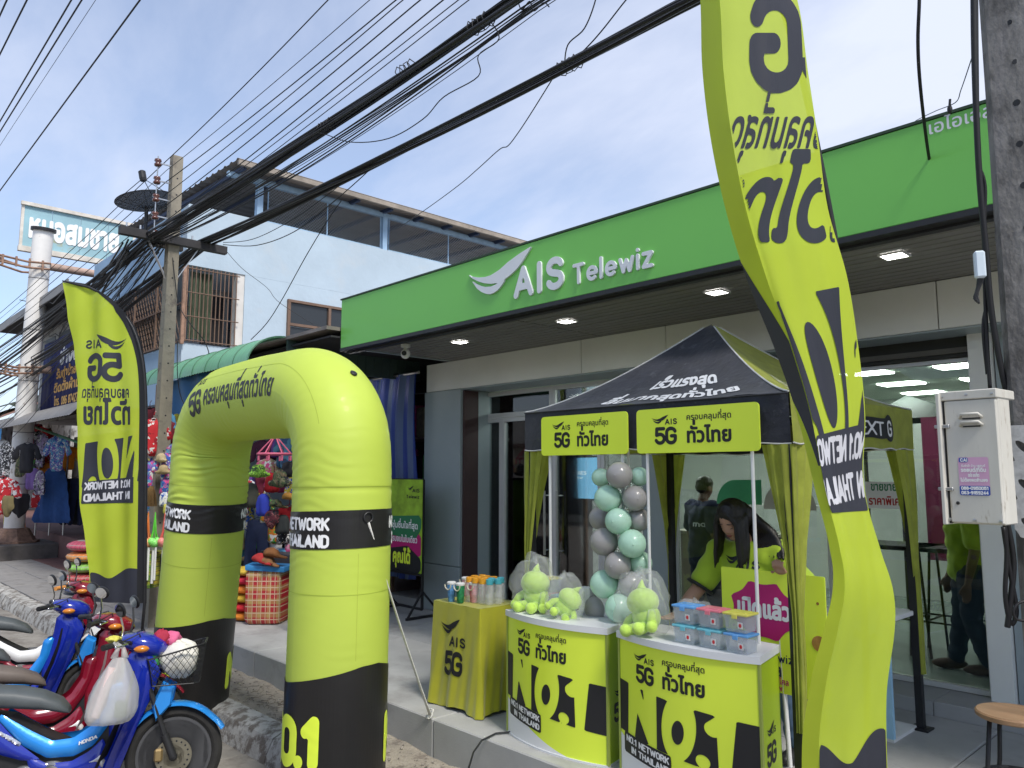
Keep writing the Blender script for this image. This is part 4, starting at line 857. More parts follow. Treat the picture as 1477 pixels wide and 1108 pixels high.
t=thing('shelf','white wall shelf with yellow bottles inside the shop','shelf',(-4.4,8.1,1.3)); G().bb((-5.1,8.0,1.28),(-3.7,8.2,1.3)).build('board',m_white,t)
for k,x in enumerate((-4.82,-4.55,-4.3)):
    g=G().lathe([(.04,0),(.042,.01),(.042,.13),(.02,.16),(.02,.19),(.0001,.19)],(x,8.08,1.302),14); solo(g,'yellow_bottle',M('bottle_yellow',(.65,.38,.02),.4),('yellow bottle at the screen end of the inside shelf','yellow bottle in the middle of the inside shelf','yellow bottle at the balloon end of the inside shelf')[k],'bottle','yellow bottles on the shop shelf',smooth=True,autos=40)
# window stickers and posters on the panes
gs=thing('window_poster','green arched sticker on the shop pane behind the woman','sticker',(-2.6,6.24,1.5)); a=onY(1033,692,6.26); b=onY(1087,728,6.26); wq,hq=b.x-a.x+.08,a.z-b.z
pts=[(0,0),(wq,0),(wq,hq)]+arc(hq*.9,0,hq*.9,hq,90,180,8); G().prism(pts,.002,Matrix.Translation((a.x,6.262,b.z))@Matrix.Rotation(PI/2,4,'X')).build('sticker_sheet',M('sticker_green',(.05,.36,.15),.4),gs)
gs=thing('window_poster','white arched sticker with small pictures on the shop pane','sticker',(-2.0,6.24,1.5)); a=onY(1100,695,6.26); b=onY(1178,737,6.26); wq,hq=b.x-a.x,a.z-b.z
pts=[(0,0),(wq,0)]+arc(wq-hq*.9,0,hq*.9,hq,0,90,8)+arc(hq*.9,0,hq*.9,hq,90,180,8); G().prism(pts,.002,Matrix.Translation((a.x,6.262,b.z))@Matrix.Rotation(PI/2,4,'X')).build('sticker_sheet',M('sticker_cream',(.5,.5,.43),.5),gs)
for k in range(3): G().bb((a.x+.1+.1*k,6.257,b.z+.05),(a.x+.16+.1*k,6.259,b.z+.17)).build('sticker_picture',M('sticker_pic%d'%k,[(.4,.1,.08),(.1,.3,.12),(.3,.2,.1)][k],.5),gs)
gs=thing('window_poster','white notice with red and black Thai lettering on the pane','notice',(-1.9,6.24,1.5)); a=onY(1248,695,6.26); b=onY(1310,735,6.26); G().bb((a.x,6.258,b.z),(b.x,6.262,a.z)).build('sticker_sheet',m_white,gs)
Ink().fit(thai('ขายขาย',.05,.03,cell=.06),.04,.24,.14).on(plane((a.x,6.258,b.z),(1,0,0),(0,0,1),.001),'lettering',M('notice_green',(.05,.2,.1),.5),gs)
Ink().fit(thai('ราคาพิเศษ',.05,.03,cell=.06),.02,.3,.03).on(plane((a.x,6.258,b.z),(1,0,0),(0,0,1),.001),'lettering',M('notice_red',(.4,.03,.03),.5),gs)
# bar tables and stools inside
for i,(px,lab) in enumerate(((1290,'high black table with crossed legs inside the shop, behind the tent leg'),(1395,'high black table next to the man in the green shirt'))):
    p=onY(px,880,7.4); t=thing('high_table',lab,'table',(p.x,7.4,.1)); G().bb((p.x-.4,7.1,.98),(p.x+.4,7.6,1.02),.004).build('table_top',m_blackm,t)
    for a in (-.36,.36):
        for b in (7.14,7.56): G().tube([(p.x+a*.9,b,.98),(p.x+a*1.05,b,.1)],.012,8).build('leg',m_blackm,t)
    g=G()
    for b in (7.14,7.56): g.tube([(p.x-.35,b,.4),(p.x+.35,b,.4)],.009,6)
    for a in (-.35,.35): g.tube([(p.x+a,7.14,.4),(p.x+a,7.56,.4)],.009,6)
    g.build('foot_rail',m_blackm,t)
# dark gazebo banner tent seen inside
t=thing('indoor_gazebo','dark peaked display canopy with a magenta side standing inside the shop','canopy',(-1.2,8.8,.1)); pk=onY(1308,570,8.8); l=onY(1270,605,8.3); r_=onY(1345,615,8.3)
g=G(); z0=l.z; g.add([(pk.x,8.8,pk.z),(l.x-.2,8.3,z0),(r_.x+.3,8.3,z0),(r_.x+.3,9.3,z0),(l.x-.2,9.3,z0)],[(0,1,2),(0,2,3),(0,3,4),(0,4,1)]); g.build('canopy',M('gazebo_dark',(.03,.04,.035),.7),t)
g=G(); g.bb((r_.x-.1,8.28,.8),(r_.x+.3,8.3,z0)); g.build('side_banner',M('gazebo_magenta',(.16,.015,.06),.6),t)
for a in (l.x-.18,r_.x+.28):
    for b in (8.32,9.28): G().bar((a,b,.1),(a,b,z0),.03).build('leg',m_blackm,t)
# ================================================================ INFLATABLE ARCH
def itp(x,pts):
    if x<=pts[0][0]: return pts[0][1]
    for (a,p),(b,q) in zip(pts,pts[1:]):
        if x<=b: return p+(q-p)*(x-a)/(b-a)
    return pts[-1][1]
def sm(x,pts):
    """smooth interpolation (Catmull-Rom) through pts"""
    n=len(pts)
    if x<=pts[0][0]: return pts[0][1]
    if x>=pts[-1][0]: return pts[-1][1]
    for i in range(n-1):
        if x<=pts[i+1][0]:
            t=(x-pts[i][0])/(pts[i+1][0]-pts[i][0]); p1,p2=pts[i][1],pts[i+1][1]; p0=pts[max(0,i-1)][1]; p3=pts[min(n-1,i+2)][1]
            return .5*((2*p1)+(-p0+p2)*t+(2*p0-5*p1+4*p2-p3)*t*t+(-p0+3*p1-3*p2+p3)*t**3)
AY=2.62; AR=.31
path=[(-6.70,-.39),(-6.62,.3),(-6.53,.95),(-6.46,1.5),(-6.445,1.72)]
for a in range(170,85,-12): path.append((-5.96+.485*math.cos(R(a)),1.74+.46*math.sin(R(a))))
path+=[(-5.7,2.205),(-5.4,2.21),(-5.1,2.205)]
for a in range(88,5,-12): path.append((-4.85+.49*math.cos(R(a)),1.74+.46*math.sin(R(a))))
path+=[(-4.352,1.70),(-4.345,1.3),(-4.35,.6),(-4.37,-.39)]
cum=[0]
for p,q in zip(path,path[1:]): cum.append(cum[-1]+math.dist(p,q))
LT=cum[-1]; sx_=list(zip(cum,[p[0] for p in path])); sz_=list(zip(cum,[p[1] for p in path]))
def apos(s):
    return Vector((sm(s,sx_),AY,sm(s,sz_)))
rv=random.Random(4); wr=[(rv.uniform(70,140),rv.uniform(0,6),rv.choice((-1,0,1,2))) for _ in range(6)]
def asurf(s,ph,off=0):
    """ph: direction round the tube in the tube's own frame, 0 = street side, 90 = outer side"""
    c=apos(s); d=(apos(s+.02)-apos(s-.02)).normalized(); n1=Vector((0,-1,0)); n2=Vector((-d.z,0,d.x)) # outward
    z=c.z; a=R(ph); bend=max(0,math.exp(-((z-1.62)/.42)**2)); inner=.5-.5*math.sin(a)
    ss=s+.035*math.sin(2*a+1)+.02*math.sin(5*a)
    wv=sum(math.sin(f*ss+p+q*a)*.5 for f,p,q in wr)/2; wv=wv*(.35+.65*max(0,math.sin(3*a+s*5)))
    wv2=0
    r=AR*(1-.012*math.exp(-((z-1.545)/.012)**2)-.01*math.exp(-((z-1.10+.0)/.01)**2*0-9))-.0085*bend*(.15+inner)*wv-.0006*wv
    r*=1+.035*math.exp(-((z+.36)/.05)**2)*-1
    return c+(n1*math.cos(a)+n2*math.sin(a))*(r+off)
m_inf=M('inflatable_lime',(.55,.68,.095),.55,var=.04,vs=1.5,translucent=.14,coat=.04)
m_infk=M('inflatable_black',(.014,.013,.013),.42,var=.1,vs=2,coat=.1)
arch=thing('inflatable_arch','lime inflatable archway with black bands standing on the kerb','arch',(-5.5,AY,-.4))
g=G(); ns=520; na=72
g.grid(lambda u,v:asurf(v*LT,u*360),na,ns); g.build('air_tube',m_inf,arch,smooth=True)
for e in (0,LT): g=G(); g.add([asurf(e,k*10) for k in range(36)],[tuple(range(36))]); g.build('tube_end',m_infk,arch)
# leg prints: world angle phi (0 faces the street, positive towards +X), height z
def s_of(leg,z):
    lo,hi=((0,cum[4]) if leg=='far' else (LT,LT-(cum[-1]-cum[-5])))
    for _ in range(26):
        m=(lo+hi)/2
        if apos(m).z<z: lo=m
        else: hi=m
    return (lo+hi)/2
_sc={}
def leg(legn,off):
    def fn(x,y):
        k=(legn,round(y,3))
        if k not in _sc: _sc[k]=s_of(legn,y)
        ph=math.degrees(x/AR); return asurf(_sc[k], ph if legn=='near' else -ph, off)
    return fn
CI=2*PI*AR
for ln in ('near','far'):
    # black foot with slanting top
    def top(x): return .40+.115*np.clip((x/AR+.2)/1.7,0,1)-.1*np.clip((x/AR-1.9)/1.2,0,1)
    ik=Ink().field(lambda P:np.maximum(P[:,1]-top(P[:,0]),-.385-P[:,1]),-CI/2,-.385,CI/2,.56,.024); fo=ik.on(leg(ln,.004),'black_foot',m_infk,arch)
    ik=Ink().field(lambda P:np.maximum(P[:,1]-(1.415+.012*np.sin(P[:,0]*3)),1.19+.012*np.sin(P[:,0]*3)-P[:,1]),-CI/2,1.15,CI/2,1.45,.02); ik.on(leg(ln,.004),'black_band',m_infk,arch)
    for a0 in (-55,125):
        x0=R(a0)*AR; x0=x0 if x0<CI/2 else x0-CI
        ik=Ink().fit(latin('NO.1 NETWORK',.078,.21,.95,.2,.07),x0,x0+R(101)*AR,1.305).fit(latin('IN THAILAND',.078,.21,.95,.2,.07),x0+.06,x0+R(101)*AR,1.205); ik.on(leg(ln,.007),'band_lettering',m_inkw,arch)
        V=latin('NO.1',.30,.25,1,.17,.04); k=R(97)*AR/V[2]; ik=Ink(); ik.V=[(x0+p[0]*k,-.10+p[1]+.10*(p[0]*k)) for p in V[0]]; ik.F=V[1]; ik.on(leg(ln,.007),'foot_lettering',m_limep2,arch)
# welded seams: rings and one long seam per leg
m_seam=M('seam_olive',(.42,.52,.06),.6,var=.1)
for ln in ('near','far'):
    for z in (1.56,.93):
        g=G(); f_=leg(ln,.0022); n_=60; g.grid(lambda u,v:f_(-CI/2+CI*u,z+.004*v),n_,1); g.build('seam',m_seam,arch,smooth=True)
    f_=leg(ln,.0014); x_=R(78)*AR; G().grid(lambda u,v:f_(x_+.003*u,.55+.62*v),1,20).build('seam',m_seam,arch,smooth=True)
for a_ in (35,145):
    G().grid(lambda u,v:asurf(cum[4]+.02+(LT-(cum[-1]-cum[-5])-cum[4]-.04)*v,a_+.7*u,.0016),1,120).build('seam',m_seam,arch,smooth=True)
# slogan on the span
def span(x,y):
    ph=math.degrees(y/AR); s=LT
    k=('sp',round(x,3))
    if k not in _sc:
        lo,hi=cum[3],LT-.9
        for _ in range(24):
            m=(lo+hi)/2
            if apos(m).x<x: lo=m
            else: hi=m
        _sc[k]=(lo+hi)/2
    return asurf(_sc[k],ph,.002)
ik=Ink().fit(latin('5G',.20,.2,1,.16,.05),-6.16,-5.93,-.10).fit(thai('ครอบคลุมที่สุดทั่วไทย',.115,.03,cell=.045),-5.88,-4.74,-.035)
ik.fit(latin('AIS',.055,.2,1.2,.42,.08),-6.05,-5.95,.14); ik.put(swoosh(),-6.16,.175,.045); ik.on(span,'slogan_print',m_ink,arch)
# vent, ring, rope
c=asurf(s_of('near',1.60)+.0,30); 
pv=None
vs_=(LT-1.0); best=min(((onD_:=asurf(LT-2.1-k*.03,a)),k,a) and ((lambda q:(( (738.5+FPX*((q-CP).dot(_r))/((q-CP).dot(_F)))-510)**2+((554-FPX*((q-CP).dot(_U))/((q-CP).dot(_F)))-542)**2, k, a))(asurf(LT-2.1-k*.03,a))) for k in range(-20,20) for a in range(10,120,6))
q=asurf(LT-2.1-best[1]*.03,best[2],.004); n=(q-apos(LT-2.1-best[1]*.03)).normalized()
G().lathe([(.024,0),(.024,.006),(.012,.008),(.0001,.004)],q,16,T=n.to_track_quat('Z','Y').to_matrix()).build('vent',m_infk,arch,smooth=True)
rp=leg('near',.014)(R(88)*AR,1.38); g=G(); n=(rp-Vector((-4.345,AY,1.38))).normalized(); t_=n.cross(Vector((0,0,1)))
g.tube([rp+t_*.03*math.cos(R(a))+Vector((0,0,.03*math.sin(R(a)))) for a in range(0,360,24)],.005,6,closed=True); ring=g.build('tie_ring',m_blackm,arch)
Ink().field(lambda P:np.maximum(np.abs(P[:,0]-R(88)*AR)-.05,np.abs(P[:,1]-1.36)-.055),R(88)*AR-.06,1.3,R(88)*AR+.06,1.42,.02).on(leg('near',.0062),'ring_patch',m_infk,arch)
k0=onZ(620,1033,.01); k1=onZ(637,1108,-.36)
rope=G(); e0=rp+Vector((0,0,-.03))
def sag(a,b,s,n=14): a=Vector(a);b=Vector(b); return [a.lerp(b,i/n)-Vector((0,0,s*4*(i/n)*(1-i/n))) for i in range(n+1)]
rope.tube(sag(e0,k0,.02),.0065,6); rope.tube(sag(e0+Vector((.006,0,0)),k0+Vector((.012,.004,0)),.03),.005,6)
rope.tube(sag(k0,k1,.0),.006,6); rope.tube(sag(k0+Vector((.01,0,0)),k1+Vector((-.05,.03,0)),-.01),.005,6)
for a in (0,50,110): rope.tube([k0+Vector((.025*math.cos(R(w)),.012*math.sin(R(w+a)),.015+.03*math.sin(R(w+a)))) for w in range(0,360,30)],.005,6,closed=True)
solo(rope,'guy_rope',M('rope_white',(.68,.67,.62),.9,var=.15,vs=60,bump=.001,bs=200),'white guy rope running down from the inflatable arch and knotted at the platform edge','rope',smooth=True)
# ================================================================ FEATHER FLAGS
m_flag=M('flag_lime',(.56,.68,.05),.55,var=.04,vs=2,translucent=.38,thin=.05,bump=.0015,bs=9)
m_flagk=M('flag_black_print',(.03,.032,.045),.55,var=.12,vs=3,translucent=.1)
m_hem=M('flag_black_hem',(.012,.012,.014),.6)
m_flagw=M('flag_white_print',(.68,.68,.72),.55,var=.04,translucent=.2)
def flagprint(sf,par,al,ar):
    """prints on the reverse of the flag; a runs away from the pole, b up; sf(a,b,off)"""
    def put(ik,nm,mt,off):
        clip=lambda a,b:(ar(b)+.004<a<al(b)-.004); ik.on(lambda a,b:sf(a,b,off),nm,mt,par,flip=True,clip=clip)
    def inside(f):
        def g_(P):
            bs_=np.round(P[:,1],3); u=np.unique(bs_); A=np.interp(bs_,u,[al(v) for v in u]); B=np.interp(bs_,u,[ar(v) for v in u]); return np.maximum(f(P),np.maximum(P[:,0]-A+.006,B+.006-P[:,0]))
        return g_
    ik=Ink(); ik.fit(latin('5G',.33,.2,1,.16,.035),.2,.62,2.38); put(ik,'number_print',m_flagk,.003)
    ik=Ink(); V=swoosh(); mx_=max(p[0] for p in V[0]); n=0; ik.V=[(.13+p[0]/mx_*.36,2.70+(p[1])*.115) for p in V[0]]; ik.F=list(V[1]); ik.fit(latin('AIS',.1,.2,1.2,.42,.06),.42,.64,2.76); put(ik,'wing_print',m_flagk,.003)
    ik=Ink().fit(thai('ครอบคลุมที่สุด',.095,.022,cell=.04),.12,.66,2.21); put(ik,'slogan_print',m_flagk,.003)
    ik=Ink().fit(thai('ทั่วไทย',.185,.035,cell=.03),.10,.64,1.92); put(ik,'slogan_print',m_flagk,.003)
    top=lambda a:1.80-.16*a; bot=lambda a:1.29-.11*a
    def band(P):
        a,b=P[:,0],P[:,1]; e=np.maximum(b-top(a),bot(a)-b); y=(b-bot(a))/(top(a)-bot(a)); q=np.stack([a*3.1,y],1); L=np.full(len(P),9.); wd=.13+.05*y
        for s in ([(.12,0),(.0,1)],[(.1,1),(.66,0)],[(.66,0),(.52,1)]): L=np.minimum(L,seg_d(q,*s)-wd*.62)
        L=np.minimum(L,np.abs(np.hypot((q[:,0]-1.12-.1*(y-.5))/.26,(y-.5)/.50)-1)*.25-wd*.5); L=np.minimum(L,np.hypot(q[:,0]-1.62,y-.08)-.15)
        for s in ([(2.05,0),(1.98,1)],): L=np.minimum(L,seg_d(q,*s)-wd*.7)
        return np.maximum(e,-L*.3)
    ik=Ink().field(inside(band),0,1.1,.72,1.84,.011); put(ik,'number_print',m_flagk,.003)
    bt=lambda a:1.345-.10*a; bb_=lambda a:1.06-.02*a
    ik=Ink().field(inside(lambda P:np.maximum(np.maximum(P[:,1]-bt(P[:,0]),bb_(P[:,0])-P[:,1]),np.maximum(.05-P[:,0],P[:,0]-.62))),.03,.98,.66,1.38,.012); put(ik,'label_print',m_flagk,.0045)
    ik=Ink(); 
    for s_,y_,x1 in (('NO.1 NETWORK',1.225,.60),('IN THAILAND',1.10,.60)):
        V=latin(s_,.088,.21,.95,.18,.07); k=(x1-.09)/V[2]; n=len(ik.V); ik.V+=[(.09+p[0]*k,y_+p[1]-.07*(p[0]*k)) for p in V[0]]; ik.F+=[[i+n for i in f] for f in V[1]]
    put(ik,'label_lettering',m_flagw,.006)
    ik=Ink().field(inside(lambda P:P[:,1]-(.36-.25*np.clip(P[:,0],0,.3)-.0*P[:,0]+.03*np.sin(P[:,0]*14))),0,.0,.72,.42,.015); put(ik,'black_foot_print',m_flagk,.003)
# the flag beside the motorcycles
K=.00743; D8=8.3
Bp=onD(206,870,D8*.99); lf=Vector((-.74,-.67,0)).normalized(); lnn=Vector((-lf.y,lf.x,0))
if lnn.dot(CP-Bp)<0: lnn=-lnn
FH=3.52
def ap(b): return sm(b,[(0,0),(2.0,.0),(2.35,.012),(2.6,.04),(2.85,.10),(3.05,.19),(3.22,.32),(3.36,.48),(3.46,.68),(3.52,.90)])
def al1(b): return sm(b,[(0,.60),(.6,.63),(1.2,.71),(1.8,.75),(2.3,.78),(2.8,.84),(3.1,.90),(3.52,.97)])
def lsurf(a,b,off=0,rel=None):
    w=.028*math.sin(a*9+1.2*b+.5)+.018*math.sin(a*21-b*.8)+.012*math.sin(b*5+a*6)*a+.01*math.sin(b*11+a*13)*a
    w*=min(1,a*5+.1); return Bp+lf*(a+.05*b)+Vector((0,0,b))+lnn*(w+off)
ff=thing('feather_flag','tall lime feather flag with a black curved edge beside the parked motorcycles, its print reversed','flag',(Bp.x,Bp.y,-.22),0,'lime feather flags along the kerb')
G().grid(lambda u,v:(lambda b:lsurf(ap(b)+(al1(b)-ap(b))*u,b))(v*FH),36,110).build('cloth',m_flag,ff,smooth=True)
flagprint(lambda a,b,o:lsurf(a+.055,b,o),ff,lambda b:al1(b)-.055,lambda b:ap(b)-.02)
pp=[Bp+Vector((.0,0,-Bp.z-.22))]+[Bp+lf*(ap(b)+.05*b-.02)+Vector((0,0,b+ (.0))) for b in [i*.1 for i in range(0,35)]+[3.46,3.49]]+[Bp+lf*1.15+Vector((0,0,3.54))]
G().tube(pp,[.016]*20+[.014]*(len(pp)-21)+[.008],8).build('pole',m_black,ff,smooth=True)
G().grid(lambda u,v:(lambda b:lsurf(ap(b)-.045+.10*u,b,.004)+Vector((0,0,.03*u if b>3.2 else 0)))(v*FH),4,90).build('sleeve',m_hem,ff,smooth=True)
G().lathe([(.19,0),(.19,.03),(.05,.05),(.02,.2),(.0001,.2)],(Bp.x,Bp.y,-.235),24).build('base',m_black,ff,smooth=True,autos=40)
# the close one
LX=[(-400,1000),(0,1010),(100,1013),(200,1025),(300,1046),(400,1076),(500,1116),(600,1150),(700,1174),(800,1198),(850,1201),(900,1190),(970,1172),(1070,1157),(1250,1160)]
RX=[(-400,1060),(-200,1112),(0,1150),(100,1165),(200,1180),(300,1194),(400,1222),(500,1238),(600,1248),(680,1245),(730,1252),(800,1272),(850,1288),(900,1291),(1000,1279),(1108,1280),(1250,1284)]
yb_=lambda b:135+(2.38-b)*455
def ar2(b): return sm(b,[(0,.0),(1.0,.08),(1.5,.12),(1.93,.2),(2.2,.29),(2.4,.38),(3.4,.45)])
def al2(b): return sm(b,[(0,.60),(1.0,.50),(1.5,.52),(1.93,.45),(2.2,.62),(2.4,.72),(3.4,.82)])
def rs(u,b,off=0):
    """u 0 = pole side ... 1 = outer edge, past .80 it folds back"""
    y=yb_(b); xr=sm(y,RX); xl=sm(y,LX); fold=.80
    # along the ray from the camera position the cloth swings in depth as it twists
    tw=sm(b,[(0,.10),(.8,.22),(1.5,.16),(2.3,.26),(3.4,.3)])
    if u<fold: D=2.46-tw*(u/fold)+.020*math.sin(5*u+1.6*b)+.007*math.sin(13*u-2.5*b)+.004*math.sin(23*u+4*b)+.004*math.sin(9*b+4*u)
    else: D=2.46-tw+.020*math.sin(5*fold+1.6*b)+.007*math.sin(13*fold-2.5*b)+itp(b,[(0,.01),(1.1,.02),(1.9,.14)])*(u-fold)/(1-fold)
    x=xr+(xl-xr)*u; return onD(x,y,D-off)
def rsurf(a,b,off=0): return rs((a-ar2(b))/(al2(b)-ar2(b))*.80,b,off)
Zg=-.4; pb=rs(0.1,.0); f2=thing('feather_flag','tall twisted lime feather flag close by the black case, cut off by the picture top','flag',(pb.x,pb.y,Zg),0,'lime feather flags along the kerb')
B0,B1=.02,3.42
G().grid(lambda u,v:rs(u*.8,B0+(B1-B0)*v),40,150).build('cloth',m_flag,f2,smooth=True)
m_fback=M('flag_lime_hem',(.56,.66,.05),.55,var=.05,vs=2,translucent=.45)
G().grid(lambda u,v:rs(.80+u*.2,B0+(B1-B0)*v),8,150).build('folded_edge',m_fback,f2,smooth=True)
flagprint(rsurf,f2,al2,ar2)
ik=Ink().field(lambda P:np.maximum(np.abs(P[:,1]-1.5-.25*(P[:,0]-.5))-.22,-9),0,1.2,1,1.85,.03); ik.on(lambda x,y:rs(.80+x*.2,y,.003),'number_print',m_flagk,f2,flip=True)
pp=[]
for (x,y) in [(1085,-330),(1105,-200),(1125,0),(1150,80),(1168,160),(1186,250),(1203,340),(1217,450),(1232,580),(1240,700),(1246,850),(1250,1000),(1252,1200)]: pp.append(onD(x,y,2.53))
pp.append(Vector((pp[-1].x,pp[-1].y,Zg))); g=G().tube(pp,.0115,8).build('pole',m_black,f2,smooth=True)
g=G(); 
for a in (0,90,180,270): g.box((pb.x+.2*math.cos(R(a+20)),pb.y+.2*math.sin(R(a+20)),Zg+.02),(.4,.03,.02),.004,Matrix.Rotation(R(a+20),3,'Z'))
g.build('cross_base',m_blackm,f2)
# ================================================================ MOTORCYCLES
m_tyre=M('tyre_rubber',(.022,.021,.02),.85,var=.3,vs=20,bump=.001,bs=90)
m_rim=M('rim_dark_alloy',(.11,.11,.115),.4,.6,var=.1)
m_alloy=M('engine_alloy',(.28,.28,.28),.42,.8,var=.2,vs=12)
m_disc=M('disc_steel',(.32,.29,.22),.35,.9,var=.2,vs=30)
m_chrome=M('chrome',(.75,.75,.75),.12,1,var=0)
m_mir=M('mirror_glass',(.85,.87,.9),.03,1,var=0)
m_seatk=M('seat_vinyl_dark',(.075,.085,.09),.5,var=.15,vs=6,bump=.0006,bs=240)
m_seatb=M('seat_vinyl_brown',(.13,.105,.09),.5,var=.12,vs=6,bump=.0006,bs=240)
m_headl=glassmat('headlamp_glass',(.85,.88,.9),.25,.03)
def rotz(v,a): return Matrix.Rotation(a,3,'Z')@v
def motorcycle(front,rz,label,main,accent,second,seat,stripe,grip=None,basket=False,lean=-4,word=False):
    hv=Vector((math.cos(rz),math.sin(rz),0)); loc=Vector((front[0],front[1],-.4))-hv*.61
    b=thing('motorcycle',label,'motorcycle',loc,rz,'motorcycles parked along the kerb')
    X=WM[b.name]@Matrix.Rotation(R(lean),4,'X')
    grip=grip or m_black
    def NG(): return G(X)
    def part(g,n,m,p=b,s=True,a=35): return g.build(n,m,p,smooth=s,autos=a)
    def loft(secs,n=20,ex=2.4,cap=True):
        V=[];F=[]
        for (c,ax,hw,hh) in secs: # centre, forward axis lean handled by caller; section in yz unless ax given
            for j in range(n):
                w=2*PI*j/n; cs,sn=math.cos(w),math.sin(w); yy=hw*abs(cs)**(2/ex)*(1 if cs>0 else -1); zz=hh*abs(sn)**(2/ex)*(1 if sn>0 else -1)
                d=Vector((ax[0],0,ax[1])).normalized(); up=Vector((-d.z,0,d.x)); V.append(Vector(c)+Vector((0,1,0))*yy+up*zz)
        for i in range(len(secs)-1):
            for j in range(n): j2=(j+1)%n; F.append((i*n+j,i*n+j2,(i+1)*n+j2,(i+1)*n+j))
        if cap: F.append(tuple(range(n))[::-1]); F.append(tuple((len(secs)-1)*n+j for j in range(n)))
        return V,F
    def panel(name,poly,y0,bulge,mat,par=b,c=.02,rad=.03,lift=0,wtop=None):
        f=poly_f([poly]); xs=[p[0] for p in poly]; zs=[p[1] for p in poly]; V2,F2=march(f,min(xs)-.001,min(zs)-.001,max(xs)+.001,max(zs)+.001,c); d=-f(np.array(V2))
        o=None
        for s in (-1,1):
            g=NG(); V=[]
            for (x,z),dd in zip(V2,d):
                yy=(y0+wid(x,z))+bulge*(1-math.exp(-max(0,dd)/rad))+lift; V.append((x,s*yy,z))
            g.add(V,[f_ if s<0 else f_[::-1] for f_ in F2]); o=part(g,name,mat,par,True,50)
        return o
    def wid(x,z): return .03*math.exp(-((x+.15)/.5)**2)+.05*max(0,(x-.2))*1.2
    # wheels
    for wx,wn in ((.61,'front_wheel'),(-.61,'rear_wheel')):
        g=NG(); R0,rr=.252,.034; P=[(wx+R0*math.cos(2*PI*i/44),0,.285+R0*math.sin(2*PI*i/44)) for i in range(44)]; g.tube(P,rr,10,closed=True); w=part(g,wn,m_tyre)
        g=NG(); g.lathe([(.205,-.028),(.222,-.028),(.222,.028),(.205,.028),(.205,-.028)],(wx,0,.285),44,'y'); g.lathe([(.0,-.05),(.045,-.05),(.05,-.03),(.05,.03),(.045,.05),(0,.05)],(wx,0,.285),20,'y')
        for k in range(6):
            a=2*PI*k/6+.3
            g.tube([(wx+.04*math.cos(a),0,.285+.04*math.sin(a)),(wx+.21*math.cos(a+.12),0,.285+.21*math.sin(a+.12))],.011,8)
        part(g,'rim',m_rim,w)
        if wn=='front_wheel':
            g=NG(); g.lathe([(.062,-.068),(.108,-.068),(.108,-.064),(.062,-.064),(.062,-.068)],(wx,0,.285),36,'y'); part(g,'brake_disc',m_disc,w)
            g=NG()
            for k in range(18): a=2*PI*k/18; g.lathe([(.0001,-.0695),(.006,-.0695),(.006,-.0625),(.0001,-.0625)],(wx+.088*math.cos(a),0,.285+.088*math.sin(a)),8,'y')
            g.build('disc_holes',m_black,w,kind='stuff')
            g=NG(); g.box((wx-.085,-.075,.30),(.05,.035,.075),.01); part(g,'brake_caliper',M('caliper_gold',(.42,.3,.14),.4,.7),w)
    # fork
    for s in (-1,1):
        g=NG(); g.tube([(.61,s*.085,.285),(.555,s*.085,.42)],[.024,.024],12); g.tube([(.56,s*.085,.41),(.455,s*.085,.70)],[.0155,.0155],10); g.ell((.61,s*.085,.285),(.026,.02,.026),10,8); part(g,'fork_leg',m_black)
    # fenders
    g=NG(); arcp=lambda a,w,dr:Vector((.61+(.302+dr)*math.cos(R(a)),w,.285+(.302+dr)*math.sin(R(a))))
    g.grid(lambda u,v:(lambda a,q:arcp(a,q*.062*(1-.25*max(0,(a-120)/60)),-.02*abs(q)**2.4+.012*math.sin(PI*(a-25)/150)+(.02 if a<45 else 0)*(45-a)/20))(25+150*v,(u-.5)*2),10,26,thick=-.004); part(g,'front_fender',accent,a=60)
    g=NG()
    for s in (-1,1): g.add([(.50,s*.078,.50),(.585,s*.078,.60),(.60,s*.07,.70),(.53,s*.078,.74),(.47,s*.08,.60),(.50,s*.098,.52),(.575,s*.098,.60),(.585,s*.09,.69),(.535,s*.098,.72),(.485,s*.1,.60)],[(0,1,2,3,4),(9,8,7,6,5),(0,1,6,5),(1,2,7,6),(2,3,8,7),(3,4,9,8),(4,0,5,9)])
    part(g,'fork_cover',accent)
    g=NG(); g.grid(lambda u,v:(lambda a,q:Vector((-.61+.32*math.cos(R(a)),q*.07,.285+.32*math.sin(R(a))-.02*q*q)))(30+120*v,(u-.5)*2),8,18,thick=-.004); part(g,'rear_fender',m_black)
    # core and shield
    g=NG(); core=[(.30,.80),(.25,.60),(.17,.47),(.02,.42),(-.14,.50),(-.30,.60),(-.72,.70),(-.74,.66),(-.58,.54),(-.40,.34),(-.22,.22),(.08,.20),(.26,.24),(.36,.42),(.44,.62),(.48,.80),(.42,.90)]
    T=Matrix(((1,0,0,0),(0,0,-1,0),(0,1,0,0),(0,0,0,1))); g.prism(core,.14,Matrix.Translation((0,.07,0))@T); part(g,'frame_cover',m_black,s=False)
    sh=[(.31,.90),(.37,.955),(.46,.90),(.51,.80),(.47,.66),(.40,.50),(.345,.34),(.29,.19),(.235,.17),(.255,.30),(.24,.42),(.235,.52),(.28,.66),(.30,.80)]
    panel('leg_shield',sh,.055,.05,main,rad=.04)
    g=NG(); V=[];F=[]; hs=[(.95,.40,.06),(.90,.475,.10),(.82,.50,.135),(.70,.475,.15),(.56,.43,.165),(.42,.375,.165),(.30,.33,.15),(.20,.30,.12)]; n=16
    for z,x,hw in hs:
        for j in range(n+1):
            q=j/n*2-1; V.append((x-.085*abs(q)**2.1-.0,hw*q,z))
